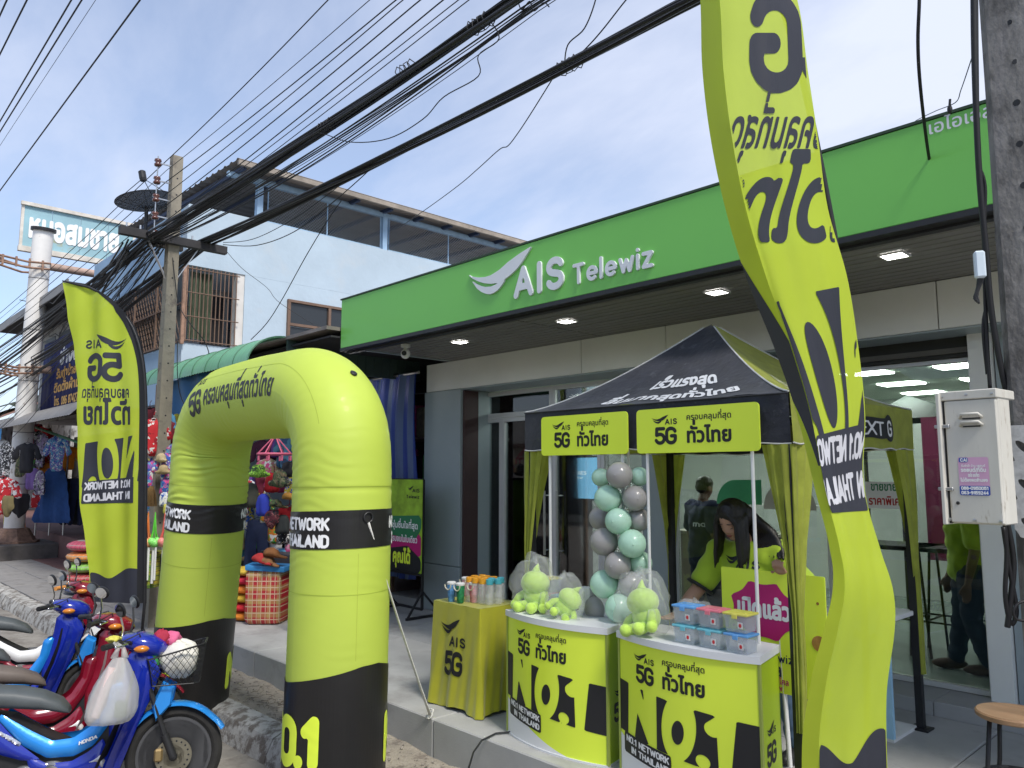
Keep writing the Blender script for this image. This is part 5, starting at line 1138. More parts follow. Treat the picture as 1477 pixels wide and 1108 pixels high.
    F=[(i*(n+1)+j,i*(n+1)+j+1,(i+1)*(n+1)+j+1,(i+1)*(n+1)+j) for i in range(len(hs)-1) for j in range(n)]
    g.add(V,F); V2=[(x-.014,y*.97,z) for x,y,z in V]; g.add(V2,[f[::-1] for f in F]); part(g,'front_cowl',main,a=60)
    g=NG(); V=[(x-.05-.05*(1-abs(y)/.17),y*.93,z) for x,y,z in V if z<.9]; F=[(i*(n+1)+j,i*(n+1)+j+1,(i+1)*(n+1)+j+1,(i+1)*(n+1)+j) for i in range(len(hs)-3) for j in range(n)]; g.add(V,F); part(g,'inner_shield',second,a=60)
    tun=[(.235,.74),(.215,.62),(.15,.52),(.05,.455),(-.06,.45),(-.18,.52),(-.34,.625),(-.36,.60),(-.22,.44),(-.08,.355),(.06,.35),(.16,.40),(.23,.50),(.28,.62),(.31,.76)]
    pt=panel('tunnel_panel',tun,.068,.03,accent,rad=.03)
    low=[(.215,.44),(.14,.37),(.05,.325),(-.08,.325),(-.20,.40),(-.17,.30),(-.02,.25),(.10,.225),(.22,.14),(.265,.15),(.25,.30)]
    panel('lower_fairing',low,.072,.028,main,rad=.025)
    rear=[(-.10,.34),(-.24,.46),(-.36,.60),(-.50,.655),(-.70,.70),(-.93,.77),(-.90,.70),(-.76,.60),(-.62,.52),(-.50,.455),(-.38,.42),(-.22,.36)]
    pr=panel('side_panel',rear,.075,.035,main,rad=.04)
    st=[(-.22,.455),(-.36,.56),(-.50,.625),(-.68,.655),(-.50,.595),(-.37,.525),(-.23,.435)]
    panel('side_stripe',st,.078,.036,stripe,c=.012,rad=.012)
    st2=[(.21,.36),(.17,.335),(.08,.30),(.0,.295),(.10,.29),(.18,.30),(.225,.25),(.235,.22),(.24,.30)]
    panel('side_stripe',st2,.078,.028,stripe,c=.01,rad=.01)
    if word:
        ik=Ink().fit(latin('HONDA',.022,.24,1.1,.2,.1),0,.11,0); ik.on(lambda x,y:X@Vector((.085+x*.9-.0,-(.068+wid(.1,.4)+.031),.415+y+x*.28)),'lettering',m_inkw,pt)
    # seat
    V,F=loft([((.0,0,.605),(1,.25),.055,.02),((-.04,0,.635),(1,.3),.085,.045),((-.14,0,.672),(1,.2),.105,.055),((-.28,0,.70),(1,-.05),.12,.06),((-.40,0,.715),(1,-.25),.125,.06),((-.52,0,.75),(1,-.2),.125,.055),((-.68,0,.785),(1,-.15),.115,.05),((-.80,0,.80),(1,-.1),.085,.035),((-.83,0,.80),(1,0),.04,.015)],24,2.8)
    g=NG(); g.add(V,F); part(g,'seat',seat,a=70)
    g=NG(); 
    for s in (-1,1): g.tube([(-.62,s*.12,.74),(-.78,s*.12,.80),(-.93,s*.08,.84),(-.95,0,.84)],.011,8)
    part(g,'grab_rail',m_black)
    g=NG(); V,F=loft([((-.86,0,.72),(1,0),.09,.05),((-.93,0,.735),(1,0),.07,.04),((-.96,0,.735),(1,0),.04,.02)],16,3); g.add(V,F); part(g,'tail_light',M('tail_red',(.4,.01,.01),.2,coat=.5))
    # engine
    eng=thing_part=None
    g=NG(); g.lathe([(.0001,-.11),(.085,-.11),(.10,-.09),(.10,.09),(.085,.11),(.0001,.11)],(-.06,0,.235),26,'y'); g.lathe([(.0001,-.12),(.065,-.12),(.08,-.10),(.08,.1),(.0001,.12)],(-.20,0,.245),24,'y'); g.box((-.12,0,.20),(.22,.17,.11),.02); en=part(g,'engine',m_alloy)
    g=NG(); g.lathe([(.0001,-.128),(.06,-.126),(.078,-.116),(.08,-.11)],(-.06,0,.235),26,'y'); g.lathe([(.03,-.135),(.042,-.133),(.05,-.125)],(-.06,0,.235),20,'y'); part(g,'clutch_cover',M('engine_dark',(.06,.06,.065),.45,.5),en)
    g=NG()
    for k in range(7): g.box((.06+k*.022,0,.26+k*.005),(.008,.13,.12),.003)
    part(g,'cylinder_fins',m_alloy,en,False)
    g=NG(); g.tube([(.2,-.03,.25),(.24,-.06,.18),(.12,-.12,.13),(-.1,-.14,.13),(-.3,-.15,.17)],.016,10); g.tube([(-.3,-.15,.17),(-.38,-.15,.20),(-.85,-.16,.33),(-.88,-.16,.335)],[.02,.042,.046,.03],14); ex=part(g,'exhaust',m_black)
    g=NG(); g.tube([(-.42,-.198,.205),(-.7,-.205,.285)],1,4,sq=(.06,.01)); part(g,'heat_shield',m_chrome,ex)
    g=NG(); g.tube([(-.02,-.1,.17),(-.02,-.26,.17)],.013,10); g.tube([(-.02,.1,.17),(-.02,.26,.17)],.013,10); part(g,'foot_peg',m_black)
    g=NG(); g.tube([(-.22,-.12,.22),(-.30,-.19,.25),(-.19,-.20,.275)],.009,8); g.tube([(-.30,-.17,.25),(-.30,-.23,.25)],.012,8); part(g,'kick_lever',m_alloy)
    g=NG(); g.box((-.38,.1,.27),(.5,.03,.09),.02,Matrix.Rotation(R(-2),3,'Y')); g.tube([(-.2,-.09,.27),(-.61,-.09,.285)],.018,8); part(g,'swing_arm',m_black)
    for s in (-1,1):
        g=NG(); g.tube([(-.58,s*.12,.32),(-.48,s*.12,.58)],.013,8); P=[]; 
        for k in range(60): t=k/59; a=t*2*PI*8; c=Vector((-.57,s*.12,.36)).lerp(Vector((-.49,s*.12,.55)),t); P.append(c+Vector((.022*math.cos(a),.022*math.sin(a),0)))
        g.tube(P,.0045,5); part(g,'shock_absorber',m_chrome)
    g=NG(); g.tube([(-.08,.12,.18),(-.14,.24,.0+.01),(-.10,.27,.005)],.009,8); part(g,'side_stand',m_black)
    # head and bars
    V,F=loft([((.27,0,.985),(1,.3),.05,.03),((.30,0,.985),(1,.2),.10,.05),((.38,0,.975),(1,0),.135,.065),((.45,0,.955),(1,-.3),.125,.065),((.50,0,.93),(1,-.5),.095,.055),((.53,0,.905),(1,-.8),.05,.03)],24,2.5)
    g=NG(); g.add(V,F); hd=part(g,'handlebar_cowl',main,a=60)
    g=NG(); g.ell((.49,0,.925),(.05,.085,.05),20,12); part(g,'headlight',m_headl,hd); g=NG(); g.ell((.48,0,.925),(.045,.075,.042),16,10); part(g,'reflector',m_chrome,hd)
    g=NG(); g.ell((.315,0,1.012),(.05,.08,.02),16,8); part(g,'speedometer',m_black,hd)
    for s in (-1,1):
        g=NG(); g.ell((.40,s*.145,.95),(.045,.03,.022),14,8); part(g,'turn_signal',M('amber_lens',(.6,.2,.02),.15,coat=.5),hd)
    g=NG(); 
    for s in (-1,1): g.tube([(.34,s*.05,.97),(.33,s*.16,.995),(.26,s*.26,1.0)],.0115,10)
    hb=part(g,'handlebar',m_black)
    for s in (-1,1):
        g=NG(); g.tube([(.27,s*.245,1.0),(.215,s*.345,.995)],[.0175,.0185],12); part(g,'grip',grip,hb)
        g=NG(); g.box((.275,s*.225,1.0),(.045,.05,.045),.01,Matrix.Rotation(s*R(30),3,'Z')); part(g,'switch_box',m_black,hb)
        g=NG(); g.tube([(.30,s*.22,1.0),(.335,s*.26,.998),(.285,s*.35,.993)],[.006,.006,.005],8); g.ell((.285,s*.35,.993),.009,8,6); part(g,'brake_lever',m_chrome,hb)
        g=NG(); g.tube([(.29,s*.20,1.01),(.30,s*.215,1.09),(.285,s*.27,1.17)],[.007,.006,.006],8); ms=part(g,'mirror_stalk',m_black if s>0 else m_chrome,hb)
        g=NG(); Rm=Matrix.Rotation(R(28),3,'Z')@Matrix.Rotation(R(-14),3,'Y'); g.ell((.292,s*.305,1.205),(.013,.070,.045),20,12,rot=Rm); mr_=part(g,'mirror',m_black,ms)
        g=NG(); g.lathe([(.0001,0),(1,0)],(0,0,0),24); Vm=[Vector((.292-.0215,s*.305,1.205))+Rm@Vector((0,v.x*0,0)) for v in []]
        g=NG(); c0=Vector((.292,s*.305,1.205)); g.add([c0+Rm@Vector((-.0135,.061*math.cos(R(a)),.038*math.sin(R(a)))) for a in range(0,360,15)],[tuple(range(24))[::-1]]); g.build('mirror_glass',m_mir,mr_)
        g=NG(); g.tube([(.28,s*.2,1.0),(.38,s*.12,1.04),(.42,s*.06,.90),(.38,s*.05,.7)],.0045,6); part(g,'control_cable',m_black,hb)
    if basket:
        bx,bz=.60,.80; g=NG(); rim=lambda t,z:[(bx+ (.14+.03*t)*sx_-.0,(.13+.03*t)*sy_,z+ (.04*sx_ if t>.9 else 0)) for sx_,sy_ in ((-.9,-1),(-1,-.6),(-1,.6),(-.9,1),(.8,1),(1,.75),(1,-.75),(.8,-1))]
        g.tube(rim(1,bz+.12),.006,6,closed=True); g.tube(rim(0,bz-.08),.004,6,closed=True); ba=part(g,'basket',m_black)
        g=NG(); r0=rim(0,bz-.08); r1=rim(1,bz+.12)
        def per(rr,t):
            t%=1; k=len(rr); i=int(t*k); f=t*k-i; return Vector(rr[i]).lerp(Vector(rr[(i+1)%k]),f)
        N=56
        for i in range(N):
            for sgn in (1,-1): P=[per(r0,i/N+sgn*j/4*.07).lerp(per(r1,i/N+sgn*j/4*.07),j/4) for j in range(5)]; g.tube(P,.0017,4,cap=False)
        g.build('wire_mesh',m_black,ba,kind='stuff')
    return b,X
blue=M('paint_deep_blue',(.008,.022,.30),.22,var=.03,coat=.7); sky_=M('paint_sky_blue',(.02,.25,.72),.25,.2,var=.05,coat=.6)
red=M('paint_wine_red',(.20,.006,.02),.22,var=.03,coat=.7); silver=M('paint_silver',(.5,.5,.52),.3,.4,var=.05,coat=.5); whitep=M('paint_white',(.72,.72,.72),.25,var=.03,coat=.6)
m_og=M('grip_orange',(.6,.25,.06),.6)
HB=R(65)
b1,X1=motorcycle((-5.17,1.95),HB,'deep blue and sky blue motorcycle with a loaded wire basket, nearest the inflatable arch',blue,sky_,m_black,m_seatk,silver,basket=True,word=True)
b2,X2=motorcycle((-6.10,2.05),R(80),'wine red motorcycle with silver inner shield and brown seat between two blue ones',red,red,silver,m_seatb,whitep)
b3,X3=motorcycle((-6.98,1.98),R(70),'deep blue motorcycle with a black seat, between the wine red and the red one',blue,sky_,m_black,m_seatk,sky_)
b4,X4=motorcycle((-8.05,2.35),R(68),'red and white motorcycle with orange grips, furthest along the kerb from the arch',red,whitep,whitep,m_seatk,whitep,grip=m_og)
# shopping in the basket, bag on the bar
m_bagw=M('bag_white',(.72,.72,.70),.45,var=.05,translucent=.3,thin=.5,bump=.004,bs=26)
def atX(v): return X1@Vector(v)
V,F=crumple((0,0,0),(.13,.11,.13),31,amp=.16); g=G(); g.add([atX((.60+v[0],v[1],.86+(v[2]-HT-.003 if False else 0)+v[2]*0)) for v in V] if False else [],[])
def blob(c,r,seed,amp=.15,n=22,m=14):
    rd=random.Random(seed); ph=[rd.uniform(0,6) for _ in range(6)]; V=[];F=[]
    for i in range(m+1):
        a=PI*i/m
        for j in range(n):
            w=2*PI*j/n; k=1+amp*(math.sin(3*w+ph[0]+2*a)*.4+math.sin(5*w+ph[1]-3*a)*.35+math.sin(8*w+ph[2]+5*a)*.3+rd.uniform(-.12,.12)); V.append((c[0]+r[0]*k*math.sin(a)*math.cos(w),c[1]+r[1]*k*math.sin(a)*math.sin(w),c[2]-r[2]*math.cos(a)*k))
    F=[(i*n+j,i*n+(j+1)%n,(i+1)*n+(j+1)%n,(i+1)*n+j) for i in range(m) for j in range(n)]; return V,F
def blobt(cx,r,seed,name,mat,lab,cat,amp=.15):
    V,F=blob(cx,r,seed,amp); return solo(G().add([atX(v) for v in V],F),name,mat,lab,cat,smooth=True)
blobt((.62,-.02,.86),(.12,.11,.11),3,'shopping_bag',M('bag_cream',(.68,.66,.6),.5,var=.08,vs=10,bump=.004,bs=24),'white shopping bag bulging in the wire basket','bag')
blobt((.55,.03,.98),(.06,.06,.045),5,'pink_cloth',M('cloth_pink',(.6,.12,.25),.8,var=.3),'pink cloth lying on the white bag in the basket','cloth',.25)
blobt((.50,-.02,.99),(.05,.03,.05),6,'red_cloth',M('cloth_red',(.35,.02,.05),.8),'dark red cloth poking out of the basket','cloth',.3)
g=G(); g.lathe([(.0001,0),(.03,0),(.032,.02),(.032,.12),(.012,.17),(.012,.19),(.0001,.19)],(0,0,0),16); gb=G(); gb.add([atX(Matrix.Rotation(R(-18),3,'Y')@v+Vector((.47,-.05,.83))) for v in g.v],g.f); solo(gb,'green_bottle',M('bottle_green',(.02,.22,.05),.15,coat=.5),'small green bottle leaning in the wire basket','bottle',smooth=True,autos=40)
# hanging carrier bag
hk=Vector((.26,-.27,1.0)); cb_=Vector((.30,-.30,.72))
V=[];F=[];n=26;mm=14; rd=random.Random(8)
for i in range(mm+1):
    t=i/mm; z=.93-t*.36; wx_=.035+.10*math.sin(min(1,t*1.25)*PI*.5)*(1 if t<.9 else (1-(t-.9)*3)); wy=.02+.075*math.sin(min(1,t*1.2)*PI*.5)*(1 if t<.9 else 1-(t-.9)*3)
    for j in range(n):
        w=2*PI*j/n; k=1+.10*math.sin(7*w+1)*(1-.4*t)+.05*math.sin(13*w+4*t)+rd.uniform(-.02,.02); V.append((cb_.x+wx_*k*math.cos(w)-.03*t,cb_.y-.03*t+wy*k*math.sin(w),z))
F=[(i*n+j,i*n+(j+1)%n,(i+1)*n+(j+1)%n,(i+1)*n+j) for i in range(mm) for j in range(n)]+[tuple(mm*n+j for j in range(n))]
g=G(); g.add([atX(v) for v in V],F)
for q in (-1,1): g.tube([atX((cb_.x+q*.03,cb_.y,.925)),atX((cb_.x+q*.015,cb_.y+.02,.98)),atX((hk.x,hk.y+q*.015,1.018))],[.022,.012,.008],8)
bagt=solo(g,'carrier_bag',m_bagw,'thin white plastic carrier bag hanging from the blue motorcycle handlebar','bag',smooth=True)
g=G(); g.add(*[[atX(v) for v in [(.30,-.36,.60),(.36,-.36,.60),(.36,-.28,.60),(.30,-.28,.60),(.30,-.36,.68),(.36,-.36,.68),(.36,-.28,.68),(.30,-.28,.68)]],[(3,2,1,0),(4,5,6,7),(0,1,5,4),(1,2,6,5),(2,3,7,6),(3,0,4,7)]]); solo(g,'food_carton',M('carton_green',(.06,.1,.06),.5),'dark green carton inside the hanging carrier bag','box')
g=G(); g.tube([atX((.20,-.36,.61)),atX((.27,-.33,.88))],[.024,.026],14); solo(g,'paper_roll',M('roll_pink',(.62,.5,.48),.6,var=.1,vs=30),'pale pink roll leaning in the hanging carrier bag','roll',smooth=True,autos=40)
blobt((.25,-.23,1.03),(.04,.045,.018),12,'yellow_glove',M('cloth_yellow',(.6,.55,.1),.8,var=.2),'yellow cloth lying over the blue motorcycle handlebar','cloth',.3)
# ================================================================ PEOPLE
from mathutils.bvhtree import BVHTree
m_skin=M('skin_warm',(.42,.24,.16),.5,var=.07,vs=14,bump=.0004,bs=220)
m_skind=M('skin_deep',(.16,.085,.055),.5,var=.07,vs=14)
m_hair=M('hair_black',(.012,.010,.010),.38,var=.4,vs=6,stretch=(60,60,2),bump=.0012,bs=8)
m_shirt=M('shirt_lime',(.37,.52,.03),.85,var=.07,vs=7,bump=.003,bs=14,sheen=.2)
m_jean=M('jeans_light',(.13,.20,.33),.9,var=.25,vs=6,bump=.002,bs=30)
m_jeand=M('jeans_dark',(.025,.035,.06),.9,var=.2,vs=6)
m_navy=M('shirt_navy',(.012,.018,.06),.85,var=.12,vs=7)
def blend(parts,name,mat,parent,vox=.009,sm_=4,displace=None):
    """overlapping rounded volumes fused into one continuous surface"""
    me=bpy.data.meshes.new('tmp'); me.from_pydata([tuple(v) for v in parts.v],[],parts.f); o=bpy.data.objects.new('tmp',me); COL.objects.link(o)
    r=o.modifiers.new('r','REMESH'); r.mode='VOXEL'; r.voxel_size=vox; s=o.modifiers.new('s','SMOOTH'); s.iterations=sm_; s.factor=.5
    dg=bpy.context.evaluated_depsgraph_get(); m2=bpy.data.meshes.new_from_object(o.evaluated_get(dg)); COL.objects.unlink(o); bpy.data.objects.remove(o); bpy.data.meshes.remove(me)
    if displace:
        for v in m2.vertices: v.co=displace(v.co)
    T=WM[parent.name].inverted(); m2.transform(T); m2.materials.clear(); ob=link(m2,name,mat,parent,True); m2.name=name; return ob
def limb(g,P,Rr,n=14):
    g.tube(P,Rr,n)
    for p,r in zip(P,Rr): g.ell(p,r,n,8)
def person(name,label,loc,rz,J,skin,shirt,trouser,hairf,shoe,scale=1.,fat=1.,hands=None,cuff=None,face=True,vox=.009):
    t=thing(name,label,'person',loc,rz); X=WM[t.name]@Matrix.Diagonal((scale,scale,scale,1))
    J={k:Vector(v) for k,v in J.items()}
    g=G(X); f=fat
    limb(g,[J['pelvis'],J['pelvis'].lerp(J['chest'],.5),J['chest'],J['neck']],[.125*f,.115*f,.125*f,.055])
    limb(g,[J['neck'],J['head']-(J['head']-J['neck'])*.2],[.05,.048])
    for s in 'LR':
        limb(g,[J['sh'+s],J['sh'+s].lerp(J['el'+s],.5),J['el'+s],J['el'+s].lerp(J['wr'+s],.4),J['wr'+s]],[.058*f,.050*f,.040*f,.038*f,.024])
        limb(g,[J['hip'+s],J['kn'+s],J['an'+s]],[.09*f,.058,.036]); g.ell(J['an'+s]+Vector((0,-.05,-.04)),(.04,.10,.03),12,8)
        # hand
        w=J['wr'+s]; hd=J['hd'+s].normalized(); side=(hands or {}).get(s,Vector((1,0,0))); pn=hd.cross(side).normalized(); pc=w+hd*.045
        rot=Matrix((side,pn,hd)).transposed(); g.ell(pc,(.036,.015,.05),14,10,rot=rot)
        cu=(hands or {}).get('curl'+s,.5); ln=(.062,.072,.067,.052)
        for k in range(4):
            b0=w+hd*.082+side*(-.026+.0175*k); d=hd.copy(); P=[b0-hd*.02]; rr=[.0095]
            ax=side*(1 if (hands or {}).get('flip'+s) else -1)
            for j in range(3): d=Matrix.Rotation(cu*(.5+.35*j),3,ax)@d; P.append(P[-1]+d*(ln[k]*(.5,.34,.28)[j]+(.02 if j==0 else 0))); rr.append((.0092,.0085,.0068)[j])
            limb(g,P,rr,8)
        th=side*(-1 if not (hands or {}).get('thumb'+s) else 1); limb(g,[w+hd*.02+th*.022,w+hd*.05+th*.045,w+hd*.078+th*.052],[.013,.0115,.009],8)
    # head
    H=J['head']; ht=J.get('tilt',Vector((0,0,0))); RM=Matrix.Rotation(ht.z,3,'Z')@Matrix.Rotation(ht.x,3,'X')@Matrix.Rotation(ht.y,3,'Y')
    def hp(x,y,z): return H+RM@Vector((x,y,z))
    def he(c,r,n=16,m=12): g.ell(hp(*c),r,n,m,rot=RM)
    he((0,.012,.03),(.074,.09,.085)); he((0,-.02,-.02),(.064,.068,.075)); he((0,-.045,-.075),(.034,.034,.026)); he((-.03,-.05,-.022),(.027,.026,.026)); he((.03,-.05,-.022),(.027,.026,.026))
    he((0,-.082,-.018),(.0105,.015,.016),10,8); he((0,-.074,.005),(.0075,.012,.026),10,8); he((-.013,-.073,-.022),(.009,.010,.008),8,6); he((.013,-.073,-.022),(.009,.010,.008),8,6)
    he((0,-.071,-.045),(.022,.012,.0065),12,8); he((0,-.069,-.056),(.018,.012,.007),12,8); he((-.028,-.066,.022),(.022,.010,.007),10,8); he((.028,-.066,.022),(.022,.010,.007),10,8)
    for s in (-1,1): he((s*.074,.005,-.005),(.010,.018,.030),10,8); he((s*.029,-.066,.004),(.017,.010,.009),10,8)
    body=blend(g,'body',skin,t,vox,3)
    if face:
        g=G(X)
        for s in (-1,1):
            P=[hp(s*(.029+.017*k),-.0772+.006*abs(k)*abs(k)+.002,.0015-.004*(1-k*k)) for k in (-1,-.5,0,.5,1)]; g.tube(P,[.0012,.002,.0024,.002,.0012],6)
        g.build('eyelashes',m_hair,body,smooth=True)
        g=G(X)
        for s in (-1,1):
            P=[hp(s*(.030+.021*k),-.0775+.009*k*k,.025+.004*(1-k*k)) for k in (-1,-.5,0,.5,1)]; g.tube(P,[.0014,.0026,.003,.0026,.001],6)
        g.build('eyebrows',m_hair,body,smooth=True)
        g=G(X); P=[hp(.021*k,-.0835+.008*k*k,-.0490-.0015*(1-k*k)) for k in (-1,-.6,-.2,.2,.6,1)]; g.tube(P,[.002,.0055,.0065,.0065,.0055,.002],8); g.build('lips',M('lips_rose',(.25,.07,.06),.4),body,smooth=True)
    # shirt
    g=G(X); limb(g,[J['pelvis']+Vector((0,0,-.02)),J['pelvis'].lerp(J['chest'],.5),J['chest'],J['chest'].lerp(J['neck'],.55)],[.150*f,.138*f,.150*f,.10])
    for s in 'LR': e=J['sh'+s].lerp(J['el'+s],.74); limb(g,[J['chest'].lerp(J['sh'+s],.5),J['sh'+s],e],[.105*f,.080*f,.075*f])
    def wr_(co):
        k=.0045*math.sin(co.z*55+co.x*24)+.003*math.sin(co.x*70-co.z*30+co.y*40); c=X@J['chest']; d=(co-c); d.z*=.3; return co+d.normalized()*k
    sh=blend(g,'shirt',shirt,t,.012,4,wr_)
    if cuff:
        for s in 'LR':
            e=X@J['sh'+s].lerp(J['el'+s],.735); d=((X@J['el'+s])-(X@J['sh'+s])).normalized(); q=d.to_track_quat('Z','Y').to_matrix()
            G().lathe([(.052*f*scale,.05*scale),(.078*f*scale,.052*scale),(.079*f*scale,.068*scale),(.052*f*scale,.07*scale)],e,24,T=q).build('cuff',cuff,sh,smooth=True)
    g=G(X); limb(g,[J['pelvis']+Vector((0,0,.02)),J['pelvis']+Vector((0,0,-.06))],[.135*f,.135*f])
    for s in 'LR': limb(g,[J['hip'+s],J['kn'+s],J['an'+s]+Vector((0,0,.02))],[.108*f,.078*f,.062])
    def wj(co): k=.004*math.sin(co.z*48+co.x*20)+.002*math.sin(co.z*90-co.y*50); return co+Vector((k,k*.6,0))
    blend(g,'trousers',trouser,t,.013,3,wj)
    for s in 'LR': g=G(X); g.ell(J['an'+s]+Vector((0,-.055,-.038)),(.048,.13,.042),16,10); g.build('shoe',shoe,t,smooth=True)
    # hair
    if hairf:
        g=G(X); hairf(g,hp); blend(g,'hair',m_hair,body,.007,2,lambda co: co+Vector((.0016*math.sin(co.x*420+co.z*15),.0016*math.sin(co.y*380+co.z*11),0)))
    return t,X,sh
def bare(g,hp):
    g.ell(hp(0,.018,.045),(.082,.096,.085),18,12); g.ell(hp(0,.05,0),(.074,.06,.07),16,10)
def long_hair(g,hp):
    g.ell(hp(0,.024,.048),(.088,.098,.084),20,14); g.ell(hp(0,.055,0),(.088,.068,.09),18,12)
    rd=random.Random(2)
    # parted curtains of hair falling straight down beside the face
    for s in (-1,1):
        for k in range(9):
            a=k/8; st=hp(s*(.045+.036*a),-.052+.075*a,.072-.05*a); L_=.23+.03*rd.random(); P=[st]
            P.append(hp(s*(.078+.012*a),-.062+.085*a,.02)); q=P[-1]
            for j in (1,2,3): P.append(q+Vector((s*.004*j+rd.uniform(-.004,.004),-.002*j,-L_*j/3*(1 if s<0 else 1.0))))
            limb(g,P,[.017,.018,.017,.013,.005],8)
    for k in range(8):
        a=k/7; st=hp(-.06+.12*a,.085,.02); P=[st,st+Vector((.02,.045,-.05)),st+Vector((.06+.06*a,.06,-.13)),st+Vector((.10+.09*a,.03,-.19-.03*a)),st+Vector((.12+.10*a,-.01,-.25-.02*a))]; limb(g,P,[.028,.03,.026,.02,.008],8)
WJ=dict(pelvis=(.06,.02,.82),chest=(.0,-.05,1.08),neck=(-.02,-.115,1.245),head=(-.035,-.20,1.365),tilt=(R(34),0,R(-12)),
 shL=(.19,-.07,1.175),elL=(.36,-.10,.985),wrL=(.345,-.285,1.09),hdL=(-.10,-.62,.20),
 shR=(-.20,-.085,1.165),elR=(-.285,-.20,.95),wrR=(-.32,-.385,.815),hdR=(-.1,-.9,-.2),
 hipL=(.14,.03,.78),knL=(.18,-.01,.43),anL=(.19,.04,.08),hipR=(-.02,.03,.78),knR=(-.03,-.01,.43),anR=(-.04,.04,.08))
hnd={'L':Vector((.97,-.1,.1)).normalized(),'curlL':1.05,'R':Vector((.98,-.15,0)).normalized(),'curlR':.25,'thumbR':True}
wm,XW,shw=person('person','dark haired woman in lime polo bending forward, holding the opening placard',(-2.44,4.36,0),0,WJ,m_skin,m_shirt,m_jean,long_hair,m_black,1.,1.12,hnd,cuff=m_black,vox=.006)
g=G(XW); w=Vector(WJ['wrL']); ax=Vector(WJ['wrL'])-Vector(WJ['elL']); q=ax.to_track_quat('Z','Y').to_matrix(); 
for k in range(3): gg=G(); gg.tube([(.031*math.cos(R(a)),.031*math.sin(R(a)),-.02+.009*k) for a in range(0,360,20)],.0045,6,closed=True); g.add([q@v+w for v in gg.v],gg.f)
g.build('bracelet',M('bracelet_maroon',(.12,.02,.03),.6),wm,smooth=True)
def project(ink,ob,o,ux,uy,d,name,mat,off=.004):
    M1=WM[ob.name]; me=ob.data; bv=BVHTree.FromPolygons([M1@v.co for v in me.vertices],[tuple(p.vertices) for p in me.polygons]); V=[]
    for x,y in ink.V:
        p=Vector(o)+Vector(ux)*x+Vector(uy)*y; h=bv.ray_cast(p,Vector(d),2.0); V.append(h[0]+h[1]*off if h[0] is not None else None)
    F=[f for f in ink.F if all(V[i] is not None for i in f)]; V=[v if v is not None else Vector() for v in V]; us=sorted({i for f in F for i in f}); mp={u:k for k,u in enumerate(us)}
    if F: G().add([V[u] for u in us],[[mp[i] for i in f] for f in F]).build(name,mat,ob)
ik=Ink(); ik.put(swoosh(),.0,.055,.045); ik.fit(latin('AIS',.05,.2,1.2,.42,.07),.10,.23,.05); ik.fit(latin('5G',.11,.22,1.2,.2,.05),.04,.23,-.08)
project(ik,shw,(-2.56,4.0,1.04),(1,0,0),(0,0,1),(0,1,0),'chest_print',m_ink)
# man in the shop, side on
MJ=dict(pelvis=(0,.0,.80),chest=(0,-.01,1.10),neck=(0,-.02,1.30),head=(0,-.05,1.42),tilt=(R(15),0,0),
 shL=(.17,0,1.22),elL=(.21,.0,.95),wrL=(.20,-.06,.70),hdL=(0,-.15,-1),shR=(-.17,0,1.22),elR=(-.22,.02,.95),wrR=(-.2,-.1,.72),hdR=(0,-.15,-1),
 hipL=(.08,0,.76),knL=(.09,-.02,.42),anL=(.09,.08,.08),hipR=(-.08,0,.76),knR=(-.09,-.04,.42),anR=(-.09,-.10,.08))
p=onY(1402,900,6.9); person('person','man in lime T-shirt and dark jeans standing side on behind the shop glass',(p.x,6.9,.1),R(-60),MJ,m_skind,m_shirt,m_jeand,bare,M('shoe_brown',(.08,.04,.03),.6),1.,1.0,{'L':Vector((0,1,0)),'R':Vector((0,1,0))},face=False,vox=.011)
p=onY(1013,760,7.0); nm,XN,shn=person('person','person in navy shirt standing inside the shop with back to the woman',(p.x,7.0,.1),R(160),MJ,m_skind,m_navy,m_jeand,bare,m_black,.98,1.05,{'L':Vector((0,1,0)),'R':Vector((0,1,0))},face=False,vox=.011)
project(Ink().fit(latin('ma',.06,.18,1,.2,.08),0,.13,0),shn,(p.x-.02,6.4,1.10),(1,0,0),(0,0,1),(0,1,0),'back_lettering',m_inkw)
# ================================================================ BLUE BUILDING
BX=-12.0; cY=onX(267,400,BX).y
m_bw=M('wall_pale_blue',(.41,.50,.58),.85,var=.07,vs=1.6,bump=.004,bs=12,col2=(.44,.50,.55),c2t=(.56,.74),c2s=1.3)
m_bw2=M('wall_street_blue_shaded',(.30,.44,.60),.85,var=.10,vs=1.6,bump=.004,bs=12,col2=(.50,.52,.52),c2t=(.60,.70),c2s=3)  # same wall blue, darkened in colour for the shaded street face
m_roofm=M('roof_sheet',(.24,.21,.19),.7,.1,var=.3,vs=3,stretch=(1,.3,1)); m_post=M('post_blue',(.30,.44,.60),.6,var=.15,vs=8)
m_navybar=M('navy_steel',(.04,.06,.12),.6); m_bbr=M('frame_brown',(.16,.10,.07),.6,var=.2); m_rust=M('rust_steel',(.28,.17,.12),.8,var=.35,vs=14)
bb=thing('townhouse','pale blue two storey townhouse with railed roof terrace under a metal roof','house',(BX-4,cY+4,0))
zt=onX(283,296,BX).z; z49=onX(268,381,BX).z; z37=onX(262,492,BX).z-.02; yR=onX(352,440,BX).y; yE=13.5
G().bb((BX-.18,cY,z49),(BX,yE,zt)).build('parapet',m_bw,bb)
G().bb((BX-.18,yR,z37+.002),(BX,yE,z49-.002)).build('side_wall',m_bw,bb)
G().bb((BX-.18,cY,0),(BX,yE,z37)).build('side_wall',m_bw,bb)
G().bb((-17,cY-.002,z49),(BX-.182,cY+.16,zt-.01)).build('front_wall',m_bw2,bb)
